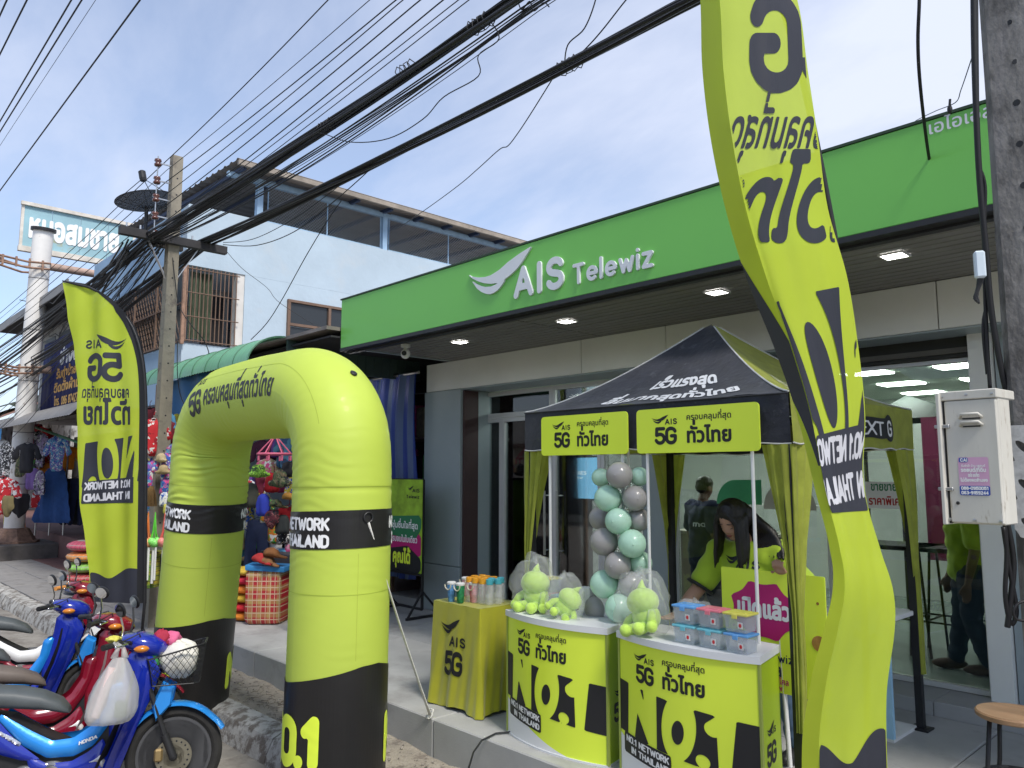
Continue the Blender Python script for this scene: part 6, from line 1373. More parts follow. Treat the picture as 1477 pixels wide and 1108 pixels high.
G().bb((-17,cY-.002,2.75),(BX-.182,cY+.16,z37)).build('front_wall',m_bw2,bb); G().bb((-17,7.9,0),(BX-.182,8,2.75)).build('back_wall',M('stall_back',(.06,.055,.06),.9,var=.4,vs=5),bb)
G().bb((-17,cY-.05,z49-.05),(BX+.03,cY-.004,z49+.03)).build('beam',m_bw2,bb)
G().bb((-17,cY+.17,z37-.1),(BX-.19,yE,z37)).build('floor_slab',m_bw,bb); G().bb((-17,cY+.17,z49),(BX-.19,yE,z49+.1)).build('ceiling_slab',m_bw,bb)
G().bb((BX-1.5,cY+1.3,z37),(BX-1.4,yR,z49)).build('balcony_wall',M('wall_offwhite',(.6,.58,.55),.8,var=.08),bb); G().bb((-17,cY+1.2,z37),(BX-1.5,cY+1.3,z49)).build('balcony_wall',_M['wall_offwhite'],bb)
G().bb((BX-.16,yR-.14,z37),(BX-.02,yR-.0,z49)).build('jamb',_M['wall_offwhite'],bb)
# curtain and dark door
q0=onX(272,440,BX-.15).y; q1=onX(306,440,BX-.15).y
G().grid(lambda u,v:Vector((BX-.15+.025*math.sin(u*44)+.01*math.sin(u*91+v),q0+(q1-q0)*u,z37+.1+(z49-z37-.16)*v)),70,6).build('curtain',M('curtain_green',(.10,.13,.085),.9,var=.15,translucent=.15),bb,smooth=True)
q2=onX(322,440,BX-.6).y; G().bb((BX-.65,q2-.35,z37+.0),(BX-.6,q2,z49-.3)).build('door',M('door_dark',(.02,.018,.02),.6),bb)
# barred window on the side face, each bar its own
n=12
for i in range(n+1):
    y=cY+.03+(yR-cY-.18)*i/n; G().cyl((BX+.03,y,z37+.02),(BX+.03,y,z49-.02),.009,n=6).build('window_bar',m_rust if i in (0,) else m_bbr,bb)
for k in range(4): z=z37+.04+(z49-z37-.1)*k/3; G().cyl((BX+.035,cY,z),(BX+.035,yR-.1,z),.009,n=6).build('window_bar',m_bbr,bb)
G().bar((BX+.04,cY-.02,z37-.03),(BX+.04,cY-.02,z49),.05).build('corner_post',m_rust,bb)
# diamond grille along the street
g=G(); L0=BX; x=-17
while x<L0+1.1:
    for s in (1,-1):
        a=Vector((x,cY-.02,z37+.02)); b=Vector((x+s*(z49-z37)*.62,cY-.02,z49-.02)); lo,hi=-17.0,L0
        if lo<=a.x<=hi and lo<=b.x<=hi: g.bar(a,b,.010,.008)
    x+=.125
g.build('diamond_grille',m_bbr,bb,kind='stuff')
for z in (z37+.02,(z37+z49)/2,z49-.03): G().bar((-17,cY-.03,z),(L0,cY-.03,z),.025).build('grille_rail',m_bbr,bb)
for xx in (-13.1,-14.2,-15.3,-16.4): G().bar((xx,cY-.035,z37),(xx,cY-.035,z49),.03).build('grille_rail',m_bbr,bb)
# second window on the side wall: frame with four dark panes
a=onX(416,434,BX); yb2=a.y+1.55; za=a.z; zb_=a.z-.85
fr=G(); 
for y in (a.y,(a.y+yb2)/2,yb2): fr.bb((BX+.002,y-.025,zb_),(BX+.05,y+.025,za))
for z in (zb_,(za+zb_)/2+.02,za): fr.bb((BX+.001,a.y-.026,z-.022),(BX+.052,yb2+.026,z+.022))
w=fr.build('window',m_bbr,bb); dgl=M('pane_dark',(.03,.035,.04),.08,var=0)
for i in (0,1):
    for j in (0,1): ya=a.y+.03+i*(yb2-a.y)/2; z_=zb_+.03+j*(za-zb_)/2; G().bb((BX+.003,ya,z_),(BX+.012,ya+(yb2-a.y)/2-.06,z_+(za-zb_)/2-.05)).build('pane',dgl,w)
# terrace roof
e0=onX(345,229,BX+.35); e1=onX(766,346,BX+.35); zr=e0.z; y0r,y1r=e0.y,e1.y+1
prof=[]; x=BX+.35; k=0
while x>BX-5.2: prof.append((x,(0,.028,.028,0)[k%4])); x-=(.05,.03,.05,.12)[k%4]; k+=1
V=[]; 
for (x,dz) in prof: s=(BX+.35-x)*.03; V+=[(x,y0r,zr+dz+s),(x,y1r,zr+dz+s)]
F=[(2*i,2*i+1,2*i+3,2*i+2) for i in range(len(prof)-1)]
g=G(); g.add(V,F); g.add([(x_,y_,z_+.004) for x_,y_,z_ in V],[f[::-1] for f in F]); g.build('roof_sheet',m_roofm,bb)
G().bb((BX+.30,y0r,zr-.09),(BX+.36,y1r,zr-.01)).build('fascia_rail',M('fascia_tan',(.28,.24,.2),.7,var=.3,vs=4),bb)
y=y0r+.15
while y<y1r: G().bar((BX+.25,y,zr-.07),(BX-5.1,y,zr+.09),.05,.07).build('rafter',m_navybar,bb); y+=.72
for px_,yy_ in ((373,310),(553,372),(726,420),(470,345)):
    p=onX(px_,yy_,BX-.08); 
    if px_!=470: G().bar((BX-.08,p.y,zt-.02),(BX-.08,p.y,zr-.08),.10).build('roof_post',m_post,bb)
for k in (1,2): G().bar((BX-4.6,y0r+.6+k*3,zt-.6),(BX-4.6,y0r+.6+k*3,zr-.08),.1).build('roof_post',m_post,bb)
G().bar((BX-.08,y0r,zr-.12),(BX-.08,y1r,zr-.12),.08).build('wall_plate',m_post,bb)
# mesh railing panels between the posts
pys=[onX(q,yy_,BX-.08).y for q,yy_ in ((386,310),(548,372),(560,372),(722,420))]
for ya,yb2 in ((pys[0],pys[1]),(pys[2],pys[3])):
    zb0,zb1=zt+.03,zt+.75; r=.05; P=[(BX-.08,ya,zb0),(BX-.08,ya,zb1-r),(BX-.08,ya+r,zb1),(BX-.08,yb2-r,zb1),(BX-.08,yb2,zb1-r),(BX-.08,yb2,zb0)]
    fr=G().tube(P,.014,8,closed=True).build('railing',m_post,bb); g=G(); s=.055; W_=yb2-ya; H_=zb1-zb0; y=-H_
    while y<W_:
        for sg in (1,-1):
            u0=y if sg==1 else y; a=(max(u0,0),max(0,-u0)); b=(min(u0+H_,W_),min(H_,W_-u0))
            if b[0]>a[0]:
                pa_=(a[0],a[1]); pb_=(b[0],b[1])
                if sg==-1: pa_=(a[0],H_-a[1]); pb_=(b[0],H_-b[1])
                g.tube([(BX-.08,ya+pa_[0],zb0+pa_[1]),(BX-.08,ya+pb_[0],zb0+pb_[1])],.003,3,cap=False)
        y+=s
    g.build('wire_mesh',m_steel,fr,kind='stuff'); G().cyl((BX-.08,(ya+yb2)/2,zb0),(BX-.08,(ya+yb2)/2,zb1),.012,n=8).build('railing_post',m_post,fr)
# back wall of terrace things
G().bb((BX-5.1,cY+1,zt-.9),(BX-5.0,yE,zt+.0)).build('terrace_wall',m_bw,bb)
# satellite dish
c=onX(212,291,-13.6); sd=thing('satellite_dish','large dark mesh satellite dish on a mast above the townhouse parapet','dish',(c.x,c.y,zt))
g=G(); T=Matrix.Rotation(R(10),3,'X')@Matrix.Rotation(R(-6),3,'Y'); g.lathe([(.02,-.10),(.15,-.093),(.28,-.07),(.4,-.035),(.5,.015)],c,30,T=T); g.lathe([(.02,-.105),(.15,-.098),(.28,-.075),(.4,-.04),(.5,.01)],c,30,T=T); g.build('dish',M('dish_mesh_dark',(.06,.06,.065),.6,thin=.45,var=0),sd)
g=G(); 
for k in range(16): a=2*PI*k/16; g.tube([c+T@Vector((rr*math.cos(a),rr*math.sin(a),zz)) for rr,zz in ((.02,-.10),(.28,-.07),(.5,.015))],.005,4)
g.tube([c+T@Vector((.5*math.cos(R(a)),.5*math.sin(R(a)),.015)) for a in range(0,360,12)],.009,5,closed=True); g.build('rib',m_blackm,sd)
g=G(); f=c+T@Vector((0,0,.42))
for k in range(3): a=2*PI*k/3+.3; g.tube([c+T@Vector((.48*math.cos(a),.48*math.sin(a),.015)),f],.007,5)
g.build('feed_arm',m_blackm,sd); G().lathe([(.05,-.05),(.06,.0),(.06,.12),(.03,.14)],f,12,T=T).build('feed_horn',m_blackm,sd)
G().cyl((c.x,c.y,zt-.1),c+Vector((0,0,-.1)),.03,n=10).build('mast',m_blackm,sd)
# ================================================================ MARKET STALL ROOFS
m_gaw=M('awning_green',(.17,.42,.25),.45,var=.10,vs=3,coat=.1); m_gaw2=M('siding_dark_green',(.055,.085,.08),.55,var=.15,vs=4); m_tarpb=M('tarp_plain_blue',(.035,.16,.36),.6,var=.14,vs=4,translucent=.25); m_grayaw=M('awning_grey',(.27,.26,.25),.6,.2,var=.15,vs=4)
ms=thing('market_stall','open market stall under a ribbed green awning between townhouse and phone shop','stall',(-10,5.5,-.2))
xa,xb=BX+.05,-8.28
def aw(u,v):
    x=xa+(xb-xa)*u; a=v*R(100); y=4.16-.42*math.sin(a)**.9*1.0; z=2.93+.31*math.cos(a*.9); rib=.014*abs(math.sin(u*PI*44))
    return Vector((x,4.18-.44*math.sin(a*.9),2.90+.32*math.cos(a*.93)+rib*.8))
ns=9
for i in range(ns): G().grid(lambda u,v:aw((i+u*.992+.004)/ns,v)+Vector((0,0,.004*(i%2))),24,12,thick=.006).build('awning_panel',m_gaw,ms,smooth=True,autos=60)
for i in range(ns+1): G().tube([aw(min(.999,i/ns),v/12)+Vector((0,-.006,.01)) for v in range(13)],.008,6).build('awning_seam',M('awning_seam_dark',(.06,.17,.1),.5),ms)
y=4.2
while y<6.1: G().bb((-8.30,y+.003,2.86),(-8.27,y+.117,3.24+.03*(y-4.2))).build('siding_strip',m_gaw2,ms); y+=.12
G().bb((BX+.02,4.19,3.20),(-7.36,9.5,3.24)).build('roof',m_roofm,ms)
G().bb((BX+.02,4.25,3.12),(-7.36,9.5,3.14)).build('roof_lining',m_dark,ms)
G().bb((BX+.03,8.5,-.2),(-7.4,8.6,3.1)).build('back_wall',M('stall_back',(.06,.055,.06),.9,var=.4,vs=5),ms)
for x in (-11.9,-7.5): G().bar((x,4.0,-.2),(x,4.0,2.95),.05).build('stall_post',m_rust,ms)
for y in (4.0,4.9): G().cyl((BX,y,2.55),(-8.3,y,2.55),.018,n=8).build('hanging_rail',m_steel,ms)
tb_=thing('blue_tarp','plain blue tarpaulin hanging below the ribbed green awning','tarp',(-10.5,3.9,2.0)); u0,u1=onY(232,600,3.85).x,onY(306,600,3.85).x
G().grid(lambda u,v:Vector((u0+(-9.35-u0)*u,3.86+.03*math.sin(u*20+v*3)+.02*math.sin(9*v+u*4),2.02+.9*v-.06*math.sin(PI*u)*(1-v))),40,14).build('sheet',m_tarpb,tb_,smooth=True)
# shophouse further along with blue sign sheet
mk=thing('market_shophouse','weathered grey shophouse beyond the pale blue townhouse','building',(-19,6,0))
m_stain=M('stained_wall',(.42,.41,.39),.9,var=.2,vs=1.5,col2=(.12,.11,.10),c2t=(.5,.62),c2s=2.5,bump=.004)
G().bb((-23,4.75,2.9),(-17.02,9,5.3)).build('wall',m_stain,mk); 
for k in range(4): G().bb((-22.5+k*1.4,4.74,3.7+.9),(-21.6+k*1.4,4.749,5.05)).build('window',M('window_shade',(.04,.04,.045),.5),mk)
G().bb((-24,3.9,5.35),(-17.0,9,5.45)).build('roof',M('roof_black',(.03,.03,.032),.8),mk); G().bb((-24,3.88,5.3),(-17.0,3.9,5.5)).build('roof_edge',m_grayaw,mk)
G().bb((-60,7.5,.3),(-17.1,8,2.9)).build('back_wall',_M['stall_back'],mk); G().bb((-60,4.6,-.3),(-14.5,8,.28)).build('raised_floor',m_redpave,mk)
def awg(xa,xb,name,th):
    n=max(3,int((xb-xa)/.55))
    for i in range(n):
        a=xa+(xb-xa)*i/n; b=xa+(xb-xa)*(i+1)/n
        G().grid(lambda u,v:Vector((a+(b-a-.01)*u,4.35-.85*v,3.02-.02*v-.38*v**2.6+.012*abs(math.sin((a+(b-a)*u)*PI*6)))),18,8,thick=.006).build('awning_sheet',m_grayaw,th,smooth=True,autos=60)
awg(-23.5,-14.6,'x',mk)
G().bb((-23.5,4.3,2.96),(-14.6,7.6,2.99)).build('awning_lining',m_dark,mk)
# blue printed sign sheet
bl=thing('sign_sheet','dark blue corrugated sign sheet with orange and white Thai lettering','sign',(-18,4.5,3))
sy=4.28; a=onY(54,598,sy); X0=-20.4; X1=-15.2; z0,z1=2.98,4.62
n=30
for i in range(6):
    xa_=X0+(X1-X0)*i/6; xb_=X0+(X1-X0)*(i+1)/6; G().grid(lambda u,v:Vector((xa_+(xb_-xa_-.012)*u,sy+.012*math.sin((xa_+(xb_-xa_)*u)*70),z0+(z1-z0)*v)),36,2,thick=-.004).build('sheet_panel',M('sign_navy',(.012,.02,.13),.5,var=.1),bl,smooth=True)
yl=M('sign_orange_letters',(.72,.42,.12),.6); fnb=plane((X0,sy-.016,z0),(1,0,0),(0,0,1),.003)
Ink().fit(thai('ช่างตกแต่ง',.27,.05,cell=.06),1.5,4.6,1.02).on(fnb,'sign_lettering',m_inkw,bl)
Ink().fit(thai('รับทำป้าย งานพิมพ์',.15,.04,cell=.07),1.3,4.5,.72).fit(thai('ติดตั้งผ้าม่าน มู่ลี่',.15,.04,cell=.07),1.15,4.4,.42).fit(thai('โทร.',.14,.03,cell=.07),1.25,1.7,.13).fit(latin('086 8742711',.19,.2,1,.22,.1),1.85,3.3,.11).on(fnb,'sign_lettering',yl,bl)
# low far houses at the left edge
fh_=thing('far_house','far low house with a green metal roof beyond the white column','house',(-34,6,0)); a=onD(20,560,34)
G().bb((a.x-8,a.y-1,0),(a.x+6,a.y+4,3.6)).build('wall',m_stain,fh_); g=G(); g.add([(a.x-9,a.y-2,3.9),(a.x+7,a.y-2,3.9),(a.x+7,a.y+1.5,5.3),(a.x-9,a.y+1.5,5.3),(a.x-9,a.y+5,3.9),(a.x+7,a.y+5,3.9)],[(0,1,2,3),(3,2,5,4)]); g.build('roof',m_gaw,fh_)
fh2=thing('far_house','far low stall with a brown tiled roof and blue tarp at the left edge','stall',(-30,4.5,0)); a=onD(20,600,29)
g=G(); g.add([(a.x-6,a.y-1.2,3.4),(a.x+4,a.y-1.2,3.4),(a.x+4,a.y+.8,4.4),(a.x-6,a.y+.8,4.4)],[(0,1,2,3)]); g.build('roof',M('tile_brown',(.2,.1,.07),.8,var=.3),fh2)
G().bb((a.x-6,a.y-1.1,2.0),(a.x+4,a.y-1.05,3.3)).build('tarp_sheet',m_tarpb,fh2); G().bb((a.x-6,a.y+1,-.2),(a.x+4,a.y+1.1,4)).build('wall',m_stain,fh2)
# ================================================================ WHITE COLUMN WITH BIG SIGN
D=17.0
m_colw=M('column_white',(.82,.80,.77),.5,0,var=.08,vs=3,col2=(.35,.26,.2),c2t=(.62,.72),c2s=3)
cbp=onD(18,790,17.0); ctp=onD(67,330,17.0)
col=thing('steel_column','tall white steel column with bolted foot carrying the old blue signboard','column',(cbp.x,cbp.y,-.2))
top=Vector((cbp.x+(ctp.x-cbp.x)*.75,cbp.y+(ctp.y-cbp.y)*.75,ctp.z)); bt=Vector((cbp.x,cbp.y,.35)); ax=(top-bt).normalized()
G().tube([bt,bt.lerp(top,.5),top],[.20,.20,.20],28).build('shaft',m_colw,col,smooth=True,autos=50)
G().tube([top,top+ax*.07],[.25,.25],28).build('cap',m_black,col)
for q in range(5): p=bt.lerp(top,.16+.17*q); G().tube([p,p+ax*.02],[.204,.204],28,cap=False).build('weld_ring',M('weld_grey',(.3,.29,.28),.8),col,smooth=True)
G().bb((bt.x-.75,bt.y-.75,-.3),(bt.x+.75,bt.y+.75,.12),.03).build('footing',M('footing_dark',(.10,.09,.085),.9,var=.3),col); G().lathe([(.52,.12),(.52,.16),(.45,.17),(.3,.42),(.24,.44)],(bt.x,bt.y,0),8).build('foot_flange',m_rust,col)
for zz in (ctp.z-.75,ctp.z-3.05):
    cx=bt.lerp(top,(zz-bt.z)/(top.z-bt.z)); g=G()
    g.tube([cx+Vector((0,-9,0)),cx+Vector((0,-.9,0)),cx+Vector((0,-.75,0))],[.10,.10,.1],12); g.tube([cx+Vector((0,.2,0)),cx+Vector((0,2.9,0)) if zz>5 else cx+Vector((0,.7,0))],[.09,.09],12); g.build('arm_pipe',M('arm_rust',(.38,.27,.22),.7,var=.3),col,smooth=True,autos=50)
    g=G()
    for s in (-1,1):
        for q in (.0,.13): g.tube([cx+Vector((s*.25,.15,-.12+q)),cx+Vector((s*.26,-.3,-.16+q)),cx+Vector((s*.1,-1.0,-.05+q))],.025,6)
    for yy in (-.75,-.5,-.25,0): g.bar(cx+Vector((.25,yy,-.17)),cx+Vector((.25,yy,.05)),.04)
    g.build('clamp_bracket',m_rust,col)
sg=thing('signboard','faded blue signboard with white Thai lettering behind the white column top','sign',(ctp.x-1.0,ctp.y+1.5,ctp.z-1.0)); sx0=ctp.x-.9
A=onX(34,293,sx0); B=onX(36,352,sx0); C_=onX(158,330,sx0)
yA,yC=A.y,onX(192,372,sx0).y; zA,zB=A.z,B.z-.12
m_sgb=M('sign_faded_blue',(.28,.46,.52),.6,var=.15,vs=1.2,col2=(.36,.33,.16),c2t=(.60,.68),c2s=1.6)
for i in range(4): G().bb((sx0-.03,yA+(yC-yA)*i/4,zB),(sx0,yA+(yC-yA)*(i+1)/4-.01,zA)).build('sign_panel',m_sgb,sg)
for z,w in ((zA,.08),(zB,.12)): G().bar((sx0+.02,yA-.05,z),(sx0+.02,yC+.05,z),w).build('sign_frame',M('sign_edge',(.62,.58,.52),.7,var=.2),sg)
for y in (yA,yC): G().bar((sx0-.02,y,zB),(sx0-.02,y,zA),.06).build('sign_frame',_M['sign_edge'],sg)
Hs=zA-zB; Ink().fit(thai('หมอสมชาย',Hs*.40,.05,cell=.05),.12,(yC-yA)*.86,Hs*.30).on(plane((sx0,yA,zB),(0,1,0),(0,0,1),.012),'sign_lettering',m_inkw,sg)
# ================================================================ GOODS AT THE STALLS
def patt(name,cols,scale=30,rough=.8):
    if name in _M: return _M[name]
    m=bpy.data.materials.new(name); m.use_nodes=True; t=m.node_tree; N=t.nodes; L=t.links; b=N['Principled BSDF']; b.inputs['Roughness'].default_value=rough
    c=N.new('ShaderNodeTexCoord'); n0=N.new('ShaderNodeTexNoise'); n0.inputs['Scale'].default_value=scale*.6; mxv=N.new('ShaderNodeMix'); mxv.data_type='VECTOR'; mxv.inputs[0].default_value=.12; L.new(c.outputs['Object'],n0.inputs['Vector']); L.new(c.outputs['Object'],mxv.inputs[4]); L.new(n0.outputs[1],mxv.inputs[5])
    v=N.new('ShaderNodeTexVoronoi'); v.inputs['Scale'].default_value=scale; L.new(mxv.outputs[1],v.inputs['Vector']); sp_=N.new('ShaderNodeSeparateColor'); L.new(v.outputs['Color'],sp_.inputs[0]); r=N.new('ShaderNodeValToRGB'); r.color_ramp.interpolation='CONSTANT'
    for i,cc in enumerate(cols):
        e=r.color_ramp.elements[i] if i<2 else r.color_ramp.elements.new(i/len(cols)); e.position=i/len(cols); e.color=tuple(cc)+(1,)
    L.new(sp_.outputs[0],r.inputs[0]); L.new(r.outputs[0],b.inputs['Base Color']); _M[name]=m; return m
def plaid(name,a,b_,c_,sc=9):
    if name in _M: return _M[name]
    m=bpy.data.materials.new(name); m.use_nodes=True; t=m.node_tree; N=t.nodes; L=t.links; b=N['Principled BSDF']; b.inputs['Roughness'].default_value=.6
    c=N.new('ShaderNodeTexCoord'); sp_=N.new('ShaderNodeSeparateXYZ'); L.new(c.outputs['Object'],sp_.inputs[0]); last=None
    col=N.new('ShaderNodeMix'); col.data_type='RGBA'; col.inputs[6].default_value=a+(1,); col.inputs[7].default_value=b_+(1,); col2=N.new('ShaderNodeMix'); col2.data_type='RGBA'; col2.inputs[7].default_value=c_+(1,)
    def band(axis,f,th):
        mm=N.new('ShaderNodeMath'); mm.operation='MULTIPLY'; mm.inputs[1].default_value=f; L.new(sp_.outputs[axis],mm.inputs[0]); fr=N.new('ShaderNodeMath'); fr.operation='FRACT'; L.new(mm.outputs[0],fr.inputs[0]); g_=N.new('ShaderNodeMath'); g_.operation='GREATER_THAN'; g_.inputs[1].default_value=th; L.new(fr.outputs[0],g_.inputs[0]); return g_
    ad=N.new('ShaderNodeMath'); ad.operation='ADD'; sxy=N.new('ShaderNodeMath'); sxy.operation='ADD'; L.new(sp_.outputs[0],sxy.inputs[0]); L.new(sp_.outputs[1],sxy.inputs[1])
    def band2(src,f,th):
        mm=N.new('ShaderNodeMath'); mm.operation='MULTIPLY'; mm.inputs[1].default_value=f; L.new(src,mm.inputs[0]); fr=N.new('ShaderNodeMath'); fr.operation='FRACT'; L.new(mm.outputs[0],fr.inputs[0]); g_=N.new('ShaderNodeMath'); g_.operation='GREATER_THAN'; g_.inputs[1].default_value=th; L.new(fr.outputs[0],g_.inputs[0]); return g_
    h=band2(sxy.outputs[0],sc,.6); v=band(2,sc,.6); L.new(h.outputs[0],ad.inputs[0]); L.new(v.outputs[0],ad.inputs[1]); hf=N.new('ShaderNodeMath'); hf.operation='MULTIPLY'; hf.inputs[1].default_value=.5; L.new(ad.outputs[0],hf.inputs[0]); L.new(hf.outputs[0],col.inputs[0])
    h2=band2(sxy.outputs[0],sc*2.1,.86); v2=band(2,sc*2.1,.86); mx2=N.new('ShaderNodeMath'); mx2.operation='MAXIMUM'; L.new(h2.outputs[0],mx2.inputs[0]); L.new(v2.outputs[0],mx2.inputs[1]); L.new(col.outputs[2],col2.inputs[6]); L.new(mx2.outputs[0],col2.inputs[0]); L.new(col2.outputs[2],b.inputs['Base Color']); _M[name]=m; return m
SH={'shirt':[(-.5,-.9),(-.33,-.12),(-.36,-.3),(-.34,-1.5),(.34,-1.5),(.36,-.3),(.33,-.12),(.5,-.9),(.78,-.75),(.55,-.12),(.15,.05),(0,-.06),(-.15,.05),(-.55,-.12),(-.78,-.75)],
'dress':[(-.22,.0),(-.1,.05),(0,-.1),(.1,.05),(.22,0),(.42,-.3),(.3,-.45),(.25,-.6),(.55,-1.9),(-.55,-1.9),(-.25,-.6),(-.3,-.45),(-.42,-.3)],
'shorts':[(-.5,0),(.5,0),(.62,-1.0),(.1,-1.05),(0,-.45),(-.1,-1.05),(-.62,-1.0)],
'pack':[(-.35,.0),(-.15,.12),(.15,.12),(.35,0),(.48,-.4),(.5,-1.05),(.38,-1.2),(-.38,-1.2),(-.5,-1.05),(-.48,-.4)],
'hat':[(-.75,-.45),(-.6,-.62),(0,-.7),(.6,-.62),(.75,-.45),(.42,-.35),(.34,-.02),(.12,.08),(-.12,.08),(-.34,-.02),(-.42,-.35)],
'cap':[(-.5,-.4),(-.46,-.1),(-.25,.08),(.1,.1),(.4,-.1),(.46,-.32),(.95,-.48),(.85,-.58),(.3,-.52)],
'pouch':[(-.4,0),(.4,0),(.45,-.6),(.0,-1.1),(-.45,-.6)],
'skirt':[(-.3,0),(.3,0),(.65,-1.6),(-.65,-1.6)],
'pillow':[(-.9,-.5),(-.95,0),(-.8,.5),(0,.45),(.8,.5),(.95,0),(.9,-.5),(0,-.45)],'jeans':[(-.32,0),(.32,0),(.4,-1.9),(.08,-1.9),(0,-.6),(-.08,-1.9),(-.4,-1.9)]}
gc=[0]
def good(kind,px,py,D,size,mat,label,cat,group=None,th=.05,yaw=None,name=None,hook=True):
    """hang a soft item with its top at the picture point, D metres away"""
    gc[0]+=1; rd=random.Random(gc[0]*13+5); p=onD(px,py,D); poly=SH[kind]; f=poly_f([poly]); xs=[q[0] for q in poly]; ys=[q[1] for q in poly]
    V2,F2=march(f,min(xs)-.01,min(ys)-.01,max(xs)+.01,max(ys)+.01,.11); d=-f(np.array(V2)); yw=YAW+(rd.uniform(-.6,.6) if yaw is None else yaw); ph=rd.uniform(0,6); a=(th/size)
    V=[];n=len(V2)
    for s in (-1,1):
        for (x,y),dd in zip(V2,d):
            k=a*(1-math.exp(-max(0,dd)/.09)); fo=.05*math.sin(x*15+ph+y*1.5)*min(1,-y+.1 if y<0 else .1)+.02*math.sin(x*33-y*9+ph)
            V.append(Vector((x*size,(s*k+fo)*size,y*size)))
    F=[q for q in F2]+[[i+n for i in q[::-1]] for q in F2]; Rz=Matrix.Rotation(yw,3,'Z'); V=[p+Rz@v for v in V]
    g=G(); g.add(V,F)
    if hook and kind in ('shirt','dress','shorts','skirt','jeans'): g.tube([p+Rz@Vector((-.3*size,0,-.02)),p+Rz@Vector((0,0,.08*size)),p+Rz@Vector((.3*size,0,-.02))],.005,5); g.tube([p+Rz@Vector((0,0,.08*size)),p+Rz@Vector((0,0,.08*size+.06)),p+Rz@Vector((.02,0,.08*size+.09))],.004,5)
    o=solo(g,name or {'pack':'backpack','pouch':'bag','shirt':'shirt','dress':'dress','shorts':'shorts','hat':'hat','cap':'cap','skirt':'skirt','pillow':'pillow','jeans':'trousers'}[kind],mat,label,cat,group,smooth=True); return o
RD=(.55,.02,.03);PK_=(.65,.08,.25);PU=(.25,.10,.45);OR_=(.62,.20,.02);BL_=(.03,.10,.42);WH=(.7,.7,.7);YL=(.6,.5,.05);GR=(.08,.35,.06);BK=(.02,.02,.025);TN=(.45,.34,.2);LB=(.12,.35,.55)
pt_red=patt('print_red',[RD,RD,WH,RD,(.3,.01,.02),RD],26); pt_pink=patt('print_pink',[PK_,PU,WH,BL_,PK_,LB],30); pt_flow=patt('print_flower',[(.35,.15,.5),PK_,LB,OR_,PU,WH],34); pt_swim=patt('print_swim',[BL_,PK_,LB,PU,WH,BL_],36)
pt_camo=patt('print_camo',[(.05,.08,.03),(.14,.10,.05),(.02,.02,.02),(.20,.18,.10),(.07,.1,.04)],34); pt_lime=patt('print_lime_leaf',[(.25,.5,.04),(.05,.15,.02),(.3,.6,.08),(.02,.03,.02)],60); pt_bkw=patt('print_black_white',[BK,BK,WH,BK],44); pt_stripe=patt('print_grey_lilac',[(.3,.25,.4),WH,(.1,.1,.12),(.4,.3,.5)],28)
so_=lambda n,c:M('cloth_'+n,c,.85,var=.15,vs=10)
GL='goods hanging at the far clothes stall'; GM='goods hanging beside the utility pole'; GA='goods at the stall seen through the arch'
D1=17.5
items=[('shirt',52,622,.42,pt_bkw,'black and white printed shirt at the far stall, next to the white column','shirt'),('shirt',60,626,.5,pt_stripe,'lilac and grey striped shirt hanging high at the far stall','shirt'),('pack',48,678,.36,so_('lilac',(.32,.2,.55)),'lilac backpack hanging low at the far stall','backpack'),('pack',58,682,.40,pt_stripe,'grey patterned backpack beside the lilac one','backpack'),
('shirt',68,628,.5,pt_red,'red and white shirt at the far stall above the orange one','shirt'),('shirt',70,668,.44,so_('orange',OR_),'orange long shirt below the red one at the far stall','shirt'),('shorts',57,710,.34,pt_red,'red printed shorts hanging low at the far stall','shorts'),
('shirt',84,630,.5,patt('print_blue_flower',[LB,PU,BL_,WH,LB],34),'light blue flowered shirt on top at the far stall','shirt'),('dress',82,650,.55,pt_flow,'purple flowered dress in the middle of the far stall','dress'),('shirt',100,645,.34,so_('orange_bright',(.75,.25,.02)),'bright orange small shirt at the stall rail end','shirt'),('skirt',80,676,.74,so_('denim',(.03,.09,.28)),'long blue denim skirt at the far stall','skirt'),
('shirt',40,640,.4,so_('black',BK),'black shirt by the white column','shirt'),('jeans',104,690,.55,so_('charcoal',(.03,.03,.04)),'charcoal trousers on the right of the far stall','trousers'),('jeans',112,690,.55,so_('ink_blue',(.02,.025,.07)),'ink blue trousers partly behind the feather flag','trousers'),('pack',30,660,.34,pt_camo,'camouflage bag hanging on the white column','bag'),('pouch',12,715,.42,so_('khaki',(.2,.16,.07)),'khaki shoulder bag hung on the column','bag'),('pouch',30,712,.5,so_('soot',BK),'black shoulder bag hung on the column','bag'),
('shirt',8,640,.5,pt_bkw,'dark printed shirt at the far left stall','shirt'),('shirt',4,690,.5,pt_red,'red shirt half out of the picture at the far left stall','shirt')]
for i,(k_,x_,y_,s_,m_,l_,c_) in enumerate(items): good(k_,x_,y_,D1-.25*(i%4)+(0 if x_>45 else -1.0),s_,m_,l_,c_,GL)
rk=thing('clothes_rack','green and steel clothes rack leaning out at the far stall','rack',(-19,5,.28)); a=onD(52,617,17.6); b=onD(118,640,16.0)
G().cyl(a,b,.03,n=8).build('rail',M('rack_green',(.1,.25,.15),.6),rk)
for px_ in (60,80,100): p=onD(px_,628,17.2); G().cyl((p.x,p.y,.28),(p.x,p.y,p.z),.018,n=6).build('rack_leg',m_steel,rk)
D2=9.6
